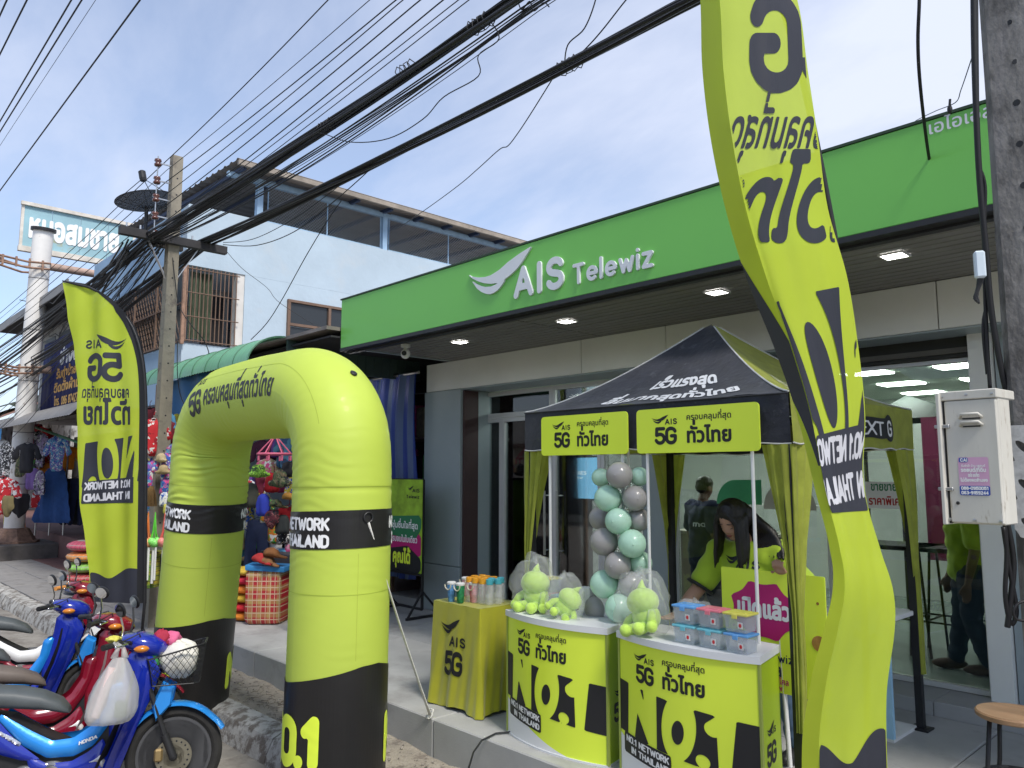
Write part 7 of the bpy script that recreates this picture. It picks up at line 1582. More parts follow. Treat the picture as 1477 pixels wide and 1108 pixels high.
items=[('shirt',222,606,.30,pt_red,'red and white football shirt hanging above the others by the pole','shirt',D2),('pillow',226,640,.08,so_('white',WH),'small white bag under the red football shirt','bag',D2),('shirt',216,664,.24,pt_pink,'pink and lilac child shirt by the feather flag pole','shirt',D2),('hat',233,655,.15,so_('cream',(.5,.4,.25)),'cream sun hat hanging by the utility pole','hat',D2-.3),('hat',236,672,.15,so_('sand',(.42,.32,.18)),'sand coloured sun hat below the cream one','hat',D2-.35),
('shirt',246,655,.28,pt_swim,'blue and pink swim shirt hanging beside the arch','shirt',D2-.2),('shirt',256,640,.30,pt_pink,'pink swim shirt half hidden by the arch','shirt',D2-.1),('shorts',246,690,.2,patt('print_blue_pink',[BL_,PK_,BL_,LB],40),'blue swim shorts hanging beside the arch','shorts',D2-.3),('shirt',216,590,.3,so_('maroon',(.12,.01,.02)),'dark red shirt in shade under the awning','shirt',D2+.6),('shirt',240,596,.3,so_('skyblue',LB),'pale blue shirt under the blue tarp','shirt',D2+.5),('pack',246,610,.22,so_('wine',(.2,.02,.03)),'wine red bag under the blue tarp','bag',D2+.4),
('pouch',245,727,.16,so_('yellow',YL),'yellow pointed pouch hanging beside the arch','bag',D2-.6),('pack',238,712,.13,patt('print_white_blue',[WH,WH,BL_],50),'white and blue toy bag above the yellow pouch','bag',D2-.5)]
for (k_,x_,y_,s_,m_,l_,c_,d_) in items: good(k_,x_,y_,d_,s_,m_,l_,c_,GM)
XT=[]
xr_=random.Random(9); PAL=[('crimson',RD),('magenta',PK_),('violet',PU),('tangerine',OR_),('cobalt',BL_),('ivory',WH),('lemon',YL),('emerald',GR),('sky blue',LB),('tan',TN),('jet black',BK),('wine',(.2,.02,.05))]
kk=0
for (x0_,x1_,y0_,y1_,D_,where,gr,ss) in ((2,118,625,725,18.4,'deep in the far clothes stall',GL,.46),(208,262,600,760,10.3,'behind the goods by the utility pole',GM,.24),(342,436,640,790,9.6,'in the shade seen through the arch',GA,.24)):
    for kd in ('shirt','shorts','pack','dress'):
        for q in range(7):
            nm_,c_=PAL[(kk*5)%12]; kk+=1; n2,c2=PAL[(kk*7+3)%12]; pr=q%2
            mt=patt('mix_%s_%s'%(nm_,n2),[c_,c2,c_,WH],30) if pr else so_('x_'+nm_,tuple(v*.8 for v in c_))
            lb='%s %s %s'%((nm_+' and '+n2+' print') if pr else 'plain '+nm_,{'pack':'backpack'}.get(kd,kd),where)
            if lb in XT: continue
            XT.append(lb); good(kd,xr_.uniform(x0_,x1_),y0_+(y1_-y0_)*((q+.5)/6)+xr_.uniform(-8,8)-15,D_+xr_.uniform(-.2,.5),ss*xr_.uniform(.8,1.15)*(.75 if kd in('pack','shorts') else 1),mt,lb,{'pack':'backpack'}.get(kd,kd),gr)
# bristle broom head
p=onD(216,712,D2-.4); g=G(); rd=random.Random(4)
for k in range(420): a=rd.uniform(0,2*PI); r=rd.uniform(0,.035); d=Vector((math.cos(a)*r*4.2,math.sin(a)*r*2.2,-.0)); s=p+Vector((.06,0,.09))+Vector((math.cos(a)*.02,math.sin(a)*.02,0)); g.tube([s,s+Vector((-.06,0,-.1))+d*.6,s+Vector((-.10,0,-.24))+d],[.0022,.002,.001],3,cap=False)
solo(g,'broom',M('broom_bristle',(.20,.12,.05),.9,var=.3),'brown bristle broom head hanging between flag and arch','broom')
# net bags of balls and white tubes
for i,(x_,c_,l_) in enumerate(((212,(.7,.2,.05),'orange'),(222,(.12,.6,.06),'green'),(236,(.7,.12,.1),'coral red'))):
    p=onD(x_,783,D2-.7); t=thing('toy_ball_net',l_+' toy balls in a long net hanging beside the arch','toy',(p.x,p.y,p.z-.5),0,'net toys hanging beside the arch'); mt=M('net_'+l_.split()[0],c_,.5)
    g=G(); 
    for k in range(5): g.ell(p+Vector((.03*math.cos(k*1.26),.03*math.sin(k*1.26),.02*math.sin(k*2.1))),.045,12,8)
    g.build('ball',M('ball_speckle%d'%i,tuple(min(.9,c*1.2+.12) for c in c_),.4,var=.4,vs=60),t,smooth=True)
    g=G(); 
    for k in range(6): a=k*PI/3; g.tube([p+Vector((.055*math.cos(a),.055*math.sin(a),0)),p+Vector((.02*math.cos(a),.02*math.sin(a),.12)),p+Vector((0,0,.35))],.005,5)
    g.build('net_strap',mt,t); g=G(); g.cyl(p+Vector((0,0,-.05)),p+Vector((0,0,-.46)),.016,n=10); g.cyl(p+Vector((.04,.01,-.05)),p+Vector((.04,.01,-.42)),.012,n=10); g.build('tube',m_pvc,t)
def bagbox(px,py,D,w,d,h,mat,label,cat='bag',grp=None,name='checked_bag',rz=.0,open_=False):
    p=onD(px,py,D); g=G(Matrix.Translation((p.x,p.y,p.z))@Matrix.Rotation(rz,4,'Z')); V,F=bevbox(w,d,h,min(w,d,h)*.14,2); 
    V=[Vector((v.x*(1+.05*math.sin(v.z*18+v.y*9)),v.y*(1+.05*math.sin(v.z*14+v.x*11)),v.z+h/2+.01*math.sin(v.x*20))) for v in V]; g.add(V,F); return solo(g,name,mat,label,cat,grp,smooth=True,autos=40)
pl_r=plaid('plaid_red',(.42,.02,.03),(.45,.30,.10),(.6,.45,.3),7); pl_y=plaid('plaid_yellow_green',(.15,.3,.04),(.5,.42,.05),(.05,.05,.05),9); pl_m=plaid('plaid_red_blue',(.35,.03,.05),(.1,.12,.35),(.6,.55,.4),10)
def onfl(px,py,z): return (onZ(px,py,z)-CP).dot(_F)
d=onfl(384,897,0); bagbox(386,897,d,.40,.40,.60,pl_r,'tall red and tan checked bag standing on the platform, seen through the arch',rz=.75,grp='checked bags by the stall')
d2=onfl(430,885,0); bagbox(432,885,d2,.36,.36,.62,pl_r,'red checked bag standing behind the near arch leg',rz=.7,grp='checked bags by the stall')
bagbox(212,848,9.0,.28,.28,.42,pl_y,'green and yellow checked bag below the net toys',rz=.6,grp='checked bags by the stall')
for k,(c,l) in enumerate(((OR_,'orange'),(RD,'red'),((.55,.35,.03),'mustard'),(OR_,'amber'),((.5,.02,.05),'crimson'),((.6,.4,.05),'yellow'))):
    p0_=onZ(352,895,0); g=G(); g.ell((p0_.x-.04,p0_.y+.02,.05+.098*k),(.19,.15,.052),18,10); solo(g,'folded_cushion',so_('cushion_%s'%l,(.75,.22,.03) if l=='amber' else c),l+' folded cushion in the stack beside the checked bag','cushion','folded cushions stacked beside the checked bag',smooth=True)
bagbox(388,822,d,.46,.3,.06,M('blue_wrap',(.05,.25,.55),.3,var=.1),'flat blue wrapped pack lying on the checked bag',cat='pack',name='wrapped_pack',rz=.8)
for (x_,y_,c,l) in ((392,792,(.22,.09,.03),'brown cap on the blue wrapped pack'),(376,800,(.4,.03,.03),'red cap at the edge of the blue wrapped pack'),(385,803,(.25,.12,.05),'tan cap under the brown one')):
    good('cap',x_,y_,d-.1,.19,so_('cap_'+l.split()[0],c),l,'cap',None,th=.09)
for (x_,y_,m_,l) in ((418,775,pt_bkw,'black and white striped pillow on the heap behind the arch'),(430,790,patt('print_pink_white',[PK_,WH,(.6,.3,.4)],20),'pink pillow on the heap behind the arch'),(415,800,patt('print_pale_blue',[LB,WH],20),'pale blue pillow on the heap behind the arch'),(440,770,patt('print_redw',[RD,WH],14),'red pillow on the heap behind the near arch leg')):
    good('pillow',x_,y_,9.2,.17,m_,l,'pillow','pillows heaped behind the arch',th=.08)
g=G(); g.bb((-9.2,4.3,0),(-7.9,4.9,.72),.01); solo(g,'stall_table',M('stall_table_dark',(.05,.05,.06),.8),'dark covered stall table holding the pillow heap','table')
# pink carousel hanger with hats, other goods through the arch
DA=9.0; p=onD(396,655,DA); t=thing('carousel_hanger','pink plastic carousel hanger with hats seen through the arch','hanger',(p.x,p.y,p.z)); mp_=M('pink_plastic',(.75,.16,.26),.4)
G().tube([p+Vector((.19*math.cos(R(a)),.19*math.sin(R(a)),0)) for a in range(0,360,15)],.014,8,closed=True).build('ring',mp_,t,smooth=True)
g=G(); 
for k in range(6): a=k*PI/3; g.tube([p+Vector((.19*math.cos(a),.19*math.sin(a),0)),p+Vector((0,0,.22))],.008,5)
g.tube([p+Vector((0,0,.22)),p+Vector((0,0,.34))],.01,6); g.build('spoke',mp_,t)
for k in range(8): a=k*PI/4; q=p+Vector((.19*math.cos(a),.19*math.sin(a),-.05)); G().box(q,(.02,.02,.06),.004).build('clip',mp_,t)
items=[('hat',373,672,.20,pt_lime,'lime leaf print sun hat on the pink hanger','hat',DA),('hat',404,680,.27,pt_camo,'camouflage sun hat hanging under the pink ring','hat',DA-.15),('hat',418,668,.24,so_('blackhat',BK),'black sun hat behind the camouflage one','hat',DA+.1),('cap',398,722,.16,pt_camo,'camouflage cap below the camouflage hat','cap',DA-.1),('cap',416,712,.15,so_('ochre',(.4,.2,.04)),'ochre cap below the camouflage hat','cap',DA-.05),
('pack',362,700,.22,so_('olive_drab',(.06,.06,.045)),'dark olive bag hanging inside the arch opening','bag',DA+.1),('pack',380,715,.20,so_('royal_blue',(.03,.05,.4)),'royal blue bag hanging inside the arch opening','bag',DA),('pouch',392,735,.22,patt('print_dark_red',[(.12,.02,.03),BK,(.3,.1,.1)],40),'dark red woven bag hanging low inside the arch opening','bag',DA-.05),('pack',408,745,.17,so_('dark_grey',(.035,.04,.04)),'dark grey small bag under the camouflage cap','bag',DA),
('shirt',415,625,.30,patt('print_teal',[(.1,.25,.35),LB,(.05,.1,.2)],18),'teal blue shirt high behind the pink hanger','shirt',DA+.5),('shirt',430,640,.36,so_('petrol',(.04,.12,.22)),'petrol blue shirt beside the near arch leg','shirt',DA+.6),('shirt',385,635,.34,so_('plum',(.08,.02,.05)),'plum shirt behind the pink hanger','shirt',DA+.8),('jeans',372,750,.42,so_('midnight',(.02,.03,.08)),'midnight blue trousers below the olive bag','trousers',DA+.4),('jeans',395,755,.42,so_('coal',(.02,.02,.02)),'coal black trousers behind the dark grey bag','trousers',DA+.6),('shirt',350,690,.3,patt('print_mixed',[RD,BL_,WH,BK],30),'red and blue shirt half behind the far arch leg','shirt',DA+.4)]
for (k_,x_,y_,s_,m_,l_,c_,d_) in items: good(k_,x_,y_,d_,s_,m_,l_,c_,GA)
# colourful stack at the left of the flag, boots and toys
for k,(c,l) in enumerate((((.05,.08,.2),'navy bundle'),((.4,.03,.04),'red checked bundle'),((.2,.45,.06),'lime checked bundle'),((.7,.2,.03),'orange bundle'),((.4,.03,.08),'wine bundle'))):
    p=onD(116,838,12.0); g=G(); g.ell((p.x+.1,p.y,-.12+.16*k),(.36,.24,.09),16,8); solo(g,'cloth_bundle',plaid('pl_%d'%k,c,tuple(min(.8,q*1.6+.03) for q in c),(.3,.3,.25),8),l+' in the stack beside the feather flag','bundle','cloth bundles stacked beside the feather flag',smooth=True)
for (x_,c,l) in ((216,(.6,.55,.45),'cream'),(226,(.03,.12,.5),'blue'),(236,(.6,.03,.04),'red')):
    p=onZ(x_,895,-.2); g=G(); g.lathe([(.05,0),(.055,.02),(.05,.12),(.045,.24),(.05,.26)],(p.x,p.y,-.2),14); g.ell((p.x+.05,p.y-.05,-.17),(.09,.05,.035),12,8); solo(g,'rubber_boot',M('boot_'+l,c,.3,coat=.3),l+' toy boot standing below the net toys','boot',smooth=True)
# small crates and shelf filling the deep stall
rd=random.Random(77)
sh_=thing('stall_shelving','dark shelving with packed goods deep inside the market stall','shelf',(-10,6.5,-.2))
for k,z in enumerate((.3,.9,1.5,2.1)): G().bb((-11.9,6.2,z),(-7.6,6.8,z+.03)).build('shelf_board',m_rust,sh_)
for x in (-11.8,-10.4,-9,-7.7): G().bar((x,6.25,-.2),(x,6.25,2.7),.04).build('upright',m_rust,sh_)
cols=[RD,PK_,PU,OR_,BL_,WH,YL,GR,LB,TN,BK,(.2,.05,.1)]
sh2=thing('stall_shelving','packed shelves under the townhouse, half hidden by the feather flag','shelf',(-14.5,5.6,-.2))
for z in (.1,.65,1.2,1.75,2.3):
    G().bb((-17,5.4,z),(-12.2,5.9,z+.03)).build('shelf_board',m_rust,sh2); x=-16.95
    while x<-12.4:
        w=rd.uniform(.12,.3); h=rd.uniform(.2,.48); c=rd.choice(cols); G().bb((x,5.42+rd.uniform(0,.08),z+.031),(x+w*.92,5.8,z+h),.02).build('packed_item',M('pk_%d'%cols.index(c),tuple(q*.8 for q in c),.7,var=.3,vs=16),sh2); x+=w
for z in (.331,.931,1.531,2.131):
    x=-11.75
    while x<-7.8:
        w=rd.uniform(.1,.25); h=rd.uniform(.15,.45); c=rd.choice(cols); G().bb((x,6.25,z),(x+w*.92,6.6,z+h),.02).build('packed_item',M('pk_%d'%cols.index(c),tuple(q*.8 for q in c),.7,var=.3,vs=16),sh_); x+=w
# ================================================================ UTILITY POLES
m_conp=M('pole_concrete_tan',(.27,.24,.19),.9,var=.15,vs=6,bump=.003,bs=40,col2=(.15,.13,.11),c2t=(.55,.68),c2s=5)
m_conr=M('pole_concrete_grey',(.23,.22,.21),.92,var=.3,vs=7,bump=.006,bs=50,col2=(.09,.085,.08),c2t=(.45,.6),c2s=6,stretch=(1,1,.5))
m_wire=M('cable_black',(.013,.013,.015),.55,var=0)
PX_=-9.8; pt_=onX(254,228,PX_); pb2=onX(234,640,PX_)
pc=Vector((PX_,3.45,0))
ptop=onY(255,227,3.45)
up=thing('utility_pole','weathered concrete utility pole with black crossarm between the arch and the townhouse','pole',(ptop.x,3.45,-.2))
w0,w1=.17,.125; x,y=ptop.x,3.45
g=G(); V=[(x+sx*w/2,y+sy*w/2,z) for w,z in ((w0,-.25),(w1,ptop.z)) for sx,sy in ((-1,-1),(1,-1),(1,1),(-1,1))]; g.add(V,[(3,2,1,0),(4,5,6,7),(0,1,5,4),(1,2,6,5),(2,3,7,6),(3,0,4,7)]); g.build('shaft',m_conp,up)
g=G()
z=.6
while z<ptop.z-.2: 
    w=w0+(w1-w0)*(z+.25)/(ptop.z+.25); g.cyl((x,y-w/2-.002,z),(x,y-w/2+.02,z),.011,n=8); g.cyl((x+w/2+.002,y,z),(x+w/2-.02,y,z),.011,n=8); z+=.22
g.build('bolt_hole',m_black,up,kind='stuff')
zc=onX(250,347,x+.1).z; ya=onX(172,333,x+.1).y; yb3=onX(326,362,x+.1).y
G().bar((x+.10,ya,zc),(x+.10,yb3,zc),.09,.10).build('crossarm',M('crossarm_black',(.03,.028,.03),.7,var=.3),up); G().bar((x-.10,ya+.4,zc-.02),(x-.10,yb3-.5,zc-.02),.07,.09).build('crossarm',_M['crossarm_black'],up)
for yy in (ya+.35,yb3-.35): G().bar((x+.06,yy,zc-.04),(x,y,zc-.6),.03,.012).build('brace',m_steel,up)
g=G()
k=ya+.08
while k<yb3: g.cyl((x+.10,k,zc+.04),(x+.10,k,zc+.11),.011,n=8); k+=.16
g.build('bolt',m_steel,up,kind='stuff')
for k in range(5):
    zz=ptop.z-.14-.235*k; G().bar((x,y,zz),(x-.0,y-.24,zz),.016).build('insulator_bracket',m_steel,up)
    G().lathe([(.02,-.05),(.04,-.045),(.045,-.02),(.025,0),(.045,.02),(.04,.045),(.02,.05)],(x,y-.23,zz),14).build('insulator',M('insulator_brown',(.10,.03,.02),.2,coat=.6),up,smooth=True)
G().cyl((x,y-.23,ptop.z-1.2),(x,y-.23,ptop.z-.05),.008,n=6).build('insulator_rod',m_steel,up)
# right-hand pole
lp=onD(1431,300,2.9); x0,y0=lp.x,lp.y; hw=.21
rp_=thing('utility_pole','big stained concrete utility pole beside the meter box, cut by the picture edge','pole',(x0+hw/2,y0+hw/2,-.2))
V=[]; 
for z,e in ((-.3,.012),(6.8,-.012)): 
    a=-e; b=hw+e; c=.025; V+=[(x0+a+c,y0+a,z),(x0+b-c,y0+a,z),(x0+b,y0+a+c,z),(x0+b,y0+b-c,z),(x0+b-c,y0+b,z),(x0+a+c,y0+b,z),(x0+a,y0+b-c,z),(x0+a,y0+a+c,z)]
g=G(); g.add(V,[tuple(range(8))[::-1],tuple(range(8,16))]+[(i,(i+1)%8,8+(i+1)%8,8+i) for i in range(8)]); g.build('shaft',m_conr,rp_)
g=G(); z=.3; rh=random.Random(3)
while z<6.5:
    yf_=y0-(.012-.024*(z+.3)/7.1); g.cyl((x0+hw/2+rh.uniform(-.006,.006),yf_-.0012,z),(x0+hw/2,yf_+.02,z),rh.uniform(.009,.013),n=9); z+=.16
g.build('bolt_hole',m_black,rp_,kind='stuff')
# flaking white paint patch low on the pole
f=lambda P:np.maximum(np.maximum(np.abs(P[:,0]-.1)-.13,np.abs(P[:,1]-1.62)-.20),-(np.sin(P[:,0]*61+2)*np.sin(P[:,1]*47+P[:,0]*30)*.5+np.sin(P[:,1]*91+P[:,0]*77)*.3+.38)*.06)
Ink().field(f,0,1.4,hw,1.85,.008).on(plane((x0,y0,0),(1,0,0),(0,0,1),.014),'paint_patch',M('paint_flaking',(.55,.55,.54),.9,var=.25,vs=30),rp_)
# meter box
a=onD(1356,568,2.76); b=onD(1437,562,2.62); c=onD(1363,753,2.76); ux=Vector((b.x-a.x,b.y-a.y,0)); W_=ux.length; ux.normalize(); uy=Vector((0,0,1)); nb=ux.cross(uy); Hh=a.z-c.z
O=Vector((a.x,a.y,c.z)); TB=Matrix.Translation(O)@Matrix(((ux.x,-nb.x,0,0),(ux.y,-nb.y,0,0),(0,0,1,0),(0,0,0,1)))
m_box=M('box_cream_paint',(.58,.56,.50),.6,var=.07,vs=4,col2=(.33,.28,.22),c2t=(.60,.72),c2s=9,stretch=(4,4,1))
mb=thing('meter_box','dented cream metal cabinet with a pink and blue sticker on the stained concrete pole','cabinet',tuple(O+ux*W_/2))
g=G(TB); g.bb((.012,.004,0),(W_,.11,Hh),.004); g.build('cabinet_body',m_box,mb); g=G(TB); g.bb((.014,-.010,.004),(W_-.002,.003,Hh-.03),.003); dr=g.build('door',m_box,mb)
g=G(TB); g.bb((-.004,-.014,Hh-.028),(W_+.004,.15,Hh+.004),.003); g.build('top_flange',m_box,mb); g=G(TB); g.bb((-.006,-.03,-.004),(.006,.10,Hh),.002); g.build('side_flange',m_box,mb); g=G(TB); g.bb((.0065,-.004,.0),(.0115,.1,Hh-.03)); g.build('gap_shadow',m_black,mb)
for z in (.80,.74):
    g=G(TB); P=[(.36*W_,-.011,z*Hh),(.40*W_,-.024,(z+.025)*Hh),(.70*W_,-.024,(z+.025)*Hh),(.74*W_,-.011,z*Hh)]; g.tube(P,.0055,8); g.build('louvre',m_box,dr,smooth=True); g=G(TB); g.bb((.40*W_,-.0125,(z-.012)*Hh),(.71*W_,-.0105,(z-.002)*Hh)); g.build('louvre_slot',m_black,dr)
for x_,z in ((.06,.97),(.5,.975),(.94,.97),(.06,.03),(.5,.03),(.94,.03)): g=G(TB); g.lathe([(.0001,-.016),(.005,-.015),(.006,-.010)],(x_*W_,0,z*Hh),10,'y'); g.build('screw',m_steel,mb)
for z in (.74,.26): g=G(TB); g.bb((-.02,-.02,z*Hh-.006),(.03,-.008,z*Hh+.006),.002); g.build('latch',m_steel,mb)
g=G(TB); g.lathe([(.0001,-.013),(.006,-.012),(.006,-.009)],(.22*W_,0,.155*Hh),10,'y'); g.build('lock',m_black,dr)
sx0_,sx1_,sz0,sz1=.27*W_,.80*W_,.215*Hh,.50*Hh
pl=lambda o:(lambda X,Y:TB@Vector((sx0_+X,-.0105-o,sz0+Y)))
SW,SHh=sx1_-sx0_,sz1-sz0
Ink().poly([(0,0),(SW,0),(SW,SHh),(0,SHh)],.005).on(pl(.0006),'sticker',M('sticker_pink',(.62,.36,.52),.6,var=.05),dr)
Ink().poly([(0,0),(SW,0),(SW,SHh*.25),(0,SHh*.25)],.005).poly([(.003,SHh*.87),(.34*SW,SHh*.87),(.34*SW,SHh*.99),(.003,SHh*.99)],.004).on(pl(.0012),'sticker_band',M('sticker_blue',(.03,.08,.38),.6),dr)
Ink().fit(latin('088-0950051',SHh*.095,.24,1,.22,.12),.005,SW-.005,SHh*.14).fit(latin('063-9159244',SHh*.095,.24,1,.22,.12),.005,SW-.005,SHh*.02).fit(latin('CAI',SHh*.10,.24,1.1,.3,.12),.008,.32*SW,SHh*.88).fit(thai('รับจำนำ บ้าน รถยนต์',SHh*.045,.03,cell=.08),.01,SW-.01,SHh*.75).fit(thai('รถยนต์/ที่ดิน',SHh*.075,.05,cell=.07),.008,SW-.008,SHh*.62).fit(thai('รถไถ รถเกี่ยว',SHh*.065,.05,cell=.07),.03,SW-.03,SHh*.49).fit(thai('ไม่ต้องจดจำนอง',SHh*.065,.05,cell=.07),.005,SW-.005,SHh*.36).on(pl(.0018),'sticker_lettering',m_inkw,dr)
def cable(P,r,lab,name='cable',mat=None,n=6,cat='cable',group=None,smooth_=True):
    """rounded path through the points"""
    P=[Vector(p) for p in P]; Q=[]
    for i in range(len(P)-1):
        p0=P[max(0,i-1)];p1=P[i];p2=P[i+1];p3=P[min(len(P)-1,i+2)]
        for k in range(6):
            t=k/6; Q.append(.5*((2*p1)+(-p0+p2)*t+(2*p0-5*p1+4*p2-p3)*t*t+(-p0+3*p1-3*p2+p3)*t**3))
    Q.append(P[-1]); return solo(G().tube(Q,r,n),name,mat or m_wire,lab,cat,group,smooth=True)
# cables on the right pole and down to the signboard
cable([onD(x_,y_,d_) for x_,y_,d_ in ((1326,-60,3.6),(1326,0,3.6),(1324,60,3.65),(1327,120,3.75),(1336,200,4.0),(1346,265,4.3),(1352,305,4.35))],.0085,'thick black cable dropping from the sky to the green signboard bottom edge')
cable([onD(x_,y_,2.84) for x_,y_ in ((1404,-40),(1405,60),(1408,160),(1413,260),(1422,360),(1430,450),(1446,540),(1466,620),(1485,690))],.011,'thick black cable slanting down across the big concrete pole')
cable([onD(x_,y_,2.86) for x_,y_ in ((1408,-40),(1409,100),(1411,220),(1418,300),(1420,400),(1424,500),(1428,560))],.007,'black cable running down the pole to the cream cabinet')
cable([onD(x_,y_,2.87) for x_,y_ in ((1412,240),(1421,270),(1420,340),(1426,420),(1418,470),(1424,540))],.006,'looped thin black cable beside the cream cabinet top')
cable([onD(x_,y_,2.75) for x_,y_ in ((1449,750),(1452,800),(1450,860),(1458,900),(1466,880),(1456,820),(1447,760))],.008,'black cable tail hanging below the cream cabinet')
cable([onD(x_,y_,2.75) for x_,y_ in ((1452,750),(1462,810),(1457,870),(1453,905))],.010,'thick black cable end below the cream cabinet')
cable([onD(x_,y_,2.7) for x_,y_ in ((1500,868),(1474,868),(1462,880),(1466,893),(1484,896))],.005,'thin black wire loop on the lower part of the concrete pole')
cable([onD(x_,y_,d_) for x_,y_,d_ in ((1409,60,2.86),(1398,95,3.1),(1386,130,3.4),(1378,148,3.6),(1350,160,4.0),(1325,172,4.4),(1319,176,4.5))],.0022,'hair thin wire from the big pole to the signboard top')
p=onD(1370,158,3.7); t=thing('hanging_lamp','small dark bulb lamp hanging from the thin wire above the signboard','lamp',tuple(p)); G().ell(p,(.012,.012,.022),12,8).build('bulb',m_black,t,smooth=True); G().cyl(p+Vector((0,0,.018)),p+Vector((.004,0,.05)),.006,n=8).build('socket',m_black,t)
p=onD(1413,382,2.8); g=G(); g.box(p,(.035,.03,.10),.006,Matrix.Rotation(.5,3,'Z')); t=solo(g,'junction_box',M('plastic_bluewhite',(.6,.68,.75),.4,var=.1),'small pale blue plastic junction box on the side of the big pole','box')
g=G(); 
for k in range(4): g.tube([onD(1418-2*k,400,2.8),onD(1408-3*k+k*k,425+3*k,2.8),onD(1412-2*k,438-2*k,2.79)],[.006,.006,.004],6)
solo(g,'cable_tie_ends',m_black,'bunch of black cable ends below the pale blue junction box','cable ends')
# ================================================================ OVERHEAD LINES (all run along the street)
rw=random.Random(21)
def span(pa,pb,r,lab,XA=None,ext=.6,left=-46,sagm=.25,group=None,jit=0,par=None,tgt=None,name='overhead_cable',seg=26):
    XA=XA if XA is not None else x
    A=onX(pa[0],pa[1],XA); B=onY(pb[0],pb[1],A.y); d=(B-A); E=B+d*ext; jy,jz=rw.uniform(-jit,jit),rw.uniform(-jit,jit); ph=rw.uniform(0,6)
    P=[]
    Lp=Vector((left,A.y+jy*.6,A.z+jz*.5+.0)); n1=10
    for k in range(n1): t=k/n1; q=Lp.lerp(A,t); q.z-=sagm*2.2*4*t*(1-t); q.y+=jit*.7*math.sin(3*t+ph); P.append(q+Vector((0,jy*.4,jz*.4)))
    for k in range(seg+1):
        t=k/seg; q=A.lerp(E,t); tt=t*(1+ext)
        w=4*tt*(1-tt) if tt<1 else 0
        q.z-=sagm*.12*max(0,w); P.append(q+Vector((0,jy*math.cos(7*t+ph)+.0,jz*math.cos(6*t+ph+1))))
    g=G().tube(P,r,5,cap=False)
    if par: return g.build(name,m_wire,par,smooth=True)
    return solo(g,name,m_wire,lab,'cable',group,smooth=True)
LN=[((240,232),(473,0),.006,'thin wire from the pole tip, uppermost of the lines over the townhouse'),((240,246),(533,0),.004,'second thin wire below the uppermost, from the pole insulators'),((240,262),(571,0),.006,'third wire down at the pole insulators'),((240,280),(581,0),.005,'fourth wire down at the pole insulators'),((240,296),(606,0),.006,'fifth wire down at the pole insulators'),((240,318),(639,0),.006,'lowest wire at the pole insulators, above the thick cable bundle'),
((210,345),(661,0),.004,'thin wire just above the thick cable bundle'),((215,352),(676,0),.004,'thin wire touching the top of the thick cable bundle')]
for a_,b_,r_,l_ in LN: span(a_,b_,r_,l_)
bu=thing('cable_bundle','thick sagging bundle of black telephone cables crossing above the townhouse roof','cable bundle',tuple(onX(215,340,x)))
for k in range(20): span((214+rw.uniform(-9,9),343+rw.uniform(-5,6)),(742+rw.uniform(-13,13),rw.uniform(-4,4)),rw.choice((.006,.008,.011,.014)),None,jit=.035,par=bu,name='cable',sagm=.3+rw.uniform(-.1,.25))
bu2=thing('cable_bundle','long black cable bundle running from the crossarm end toward the close feather flag','cable bundle',tuple(onX(296,350,x)))
for k in range(13): span((294+rw.uniform(-10,8),350+rw.uniform(-3,5)),(993+rw.uniform(-14,14),rw.uniform(-5,5)),rw.choice((.006,.009,.012,.016)),None,jit=.03,par=bu2,name='cable',sagm=.35+rw.uniform(-.1,.2))
bu3=thing('cable_bundle','loose lower strands of cable hanging beneath the thick bundle','cable bundle',tuple(onX(235,350,x)))
for k in range(9): span((228+rw.uniform(-8,14),347+rw.uniform(-4,6)),(775+rw.uniform(-16,22),rw.uniform(-4,6)),rw.choice((.003,.004,.006)),None,jit=.06,par=bu3,name='cable',sagm=.9+rw.uniform(-.3,.6))
# ties and wound loops on the bundle
def tie(px_,py_,ref,lab):
    p=onY(px_,py_,ref.y); g=G(); P=[p+Vector((.18*(k/20-.5),.05*math.cos(k*1.1),.055*math.sin(k*1.1)-.02)) for k in range(24)]; g.tube(P,.004,5); return solo(g,'wire_wrap',m_wire,lab,'cable','wire wrappings round the cable bundles',smooth=True)
ref=onX(214,343,x); ref2=onX(296,350,x)
tie(585,98,ref,'wire wrapping round the thick bundle left of the loop'); tie(690,32,ref,'wire wrapping round the thick bundle near the picture top'); tie(470,180,ref,'wire wrapping round the thick bundle above the terrace'); tie(818,92,ref2,'wire wrapping where drop wires leave the long bundle')
cable([onY(x_,y_,ref.y) for x_,y_ in ((700,22),(720,55),(690,80),(690,110),(640,140),(610,172),(560,200),(505,205),(462,192),(440,197))],.004,'stray wire looping off below the thick cable bundle')
cable([onY(x_,y_,ref.y) for x_,y_ in ((745,-8),(752,14),(764,2),(770,16),(784,4),(792,10))],.004,'curly wire coil at the picture top beside the thick bundle')
# wires further over the road
for (a_,b_,r_,l_) in (((0,275),(202,0),.010,'thick black line at top left, nearest the townhouse'),((0,190),(118,0),.009,'black line second from the townhouse at top left'),((0,175),(103,0),.009,'black line paired with the second at top left'),((0,210),(138,0),.003,'faint grey line beside the pair at top left'),((0,78),(39,0),.009,'short black line in the top left corner'),((0,22),(10,0),.009,'outermost black line clipping the top left corner')):
    A=onZ(a_[0],a_[1],6.6); B=onZ(b_[0],b_[1],6.6); d=(B-A).normalized(); P=[A-d*45+d*(k/24*90) for k in range(25)]; P=[p_+Vector((0,0,.0)) for p_ in P]; solo(G().tube(P,r_,6,cap=False),'overhead_line',m_wire,l_,'cable','lines over the road',smooth=True)
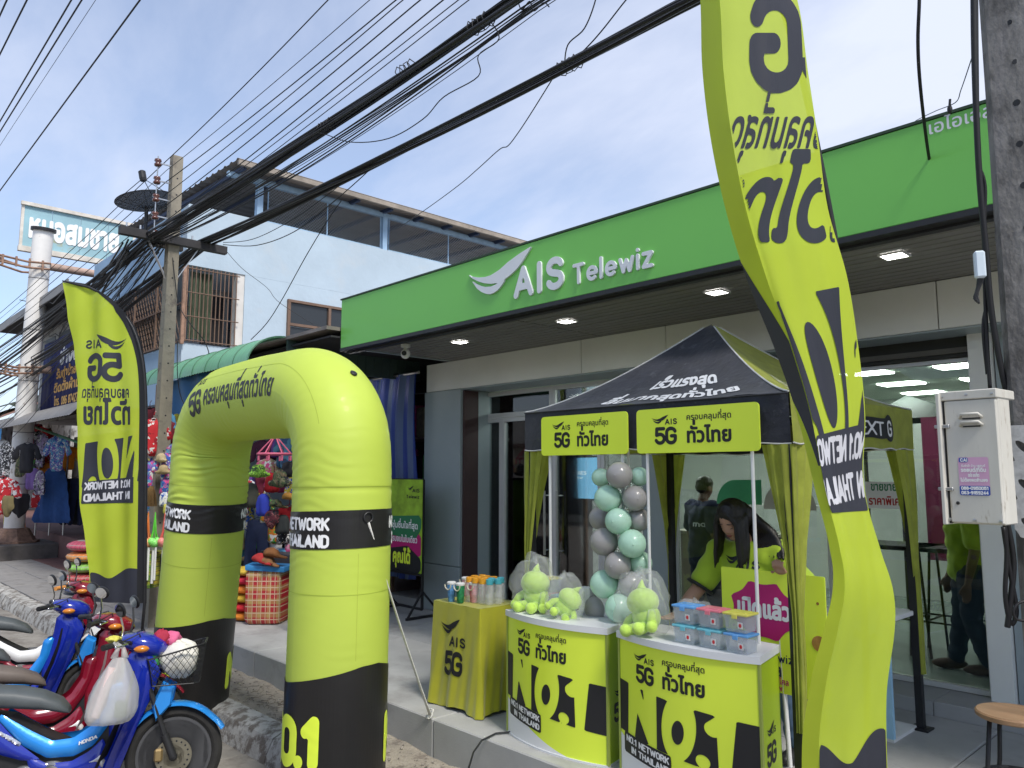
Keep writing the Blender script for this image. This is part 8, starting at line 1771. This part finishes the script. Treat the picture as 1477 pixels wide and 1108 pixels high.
# service drops
DY=ref2.y
cable([onY(x_,y_,DY) for x_,y_ in ((862,-30),(859,0),(843,41),(819,65),(814,99))],.005,'wavy drop wire falling from the picture top onto the long bundle')
cable([onY(x_,y_,DY) for x_,y_ in ((930,-30),(903,0),(870,42),(847,68),(822,92))],.005,'straight drop wire joining the long bundle at its wrapping')
p9=onX(553,372,BX-.08)
cable([onD(x_,y_,d_) for x_,y_,d_ in ((803,104,5.6),(765,165,6.2),(745,195,6.6),(732,211,7.0),(720,216,7.4),(690,243,8.4),(662,267,9.4),(620,298,10.6),(572,331,12.0))],.005,'drop wire from the long bundle to the terrace roof')
cable([onD(x_,y_,d_) for x_,y_,d_ in ((492,290,8.6),(470,322,9.0),(440,372,9.4),(408,430,9.8),(385,466,10.0),(362,490,10.2))],.006,'drop wire from the long bundle down to the green awning')
cable([onD(x_,y_,d_) for x_,y_,d_ in ((327,363,10.4),(350,388,11),(385,415,11.4),(405,438,11.6),(470,478,11.8),(500,489,11.9))],.0035,'thin wire from the crossarm end across the pale blue wall')
cable([onY(x_,y_,DY) for x_,y_ in ((322,353),(370,354),(425,334),(480,292),(530,248),(556,221)) ],.005,'slack loop leaving the crossarm end above the barred window')
cable([onY(x_,y_,DY) for x_,y_ in ((322,350),(365,345),(420,318),(470,283),(505,255),(520,242)) ],.004,'upper slack loop leaving the crossarm end')
cable([onD(x_,y_,d_) for x_,y_,d_ in ((247,352,9.9),(252,400,9.8),(258,440,9.8),(275,468,9.8),(292,488,9.9),(301,508,10),(302,528,10.2))],.006,'black cable curving from the pole past the barred window')
cable([onD(x_,y_,d_) for x_,y_,d_ in ((256,488,9.6),(256,540,9.6),(262,575,9.6),(280,600,9.5),(310,604,9.4),(340,596,9.4))],.005,'cable swinging from the pole across the blue tarp')
cable([onX(x_,y_,BX+.5) for x_,y_ in ((170,440),(180,400),(215,365),(240,352))],.006,'black cable from the crossarm along the street side of the townhouse')
tn=thing('cable_tangle','tangle of loose black wires hanging between utility pole and white column','cables',tuple(onX(120,420,-12)))
for k in range(14):
    a_=(205+rw.uniform(-30,40),345+rw.uniform(0,26)); b_=(rw.uniform(20,90),rw.uniform(430,540)); A=onX(a_[0],a_[1],x+.1); B=onX(b_[0],b_[1],-24); P=[A.lerp(B,t/12)-Vector((0,0,rw.uniform(.5,1.2)*t/12*(1-t/12)*1.4)) for t in range(13)]; G().tube(P,rw.choice((.006,.009,.012)),5,cap=False).build('wire',m_wire,tn,smooth=True)
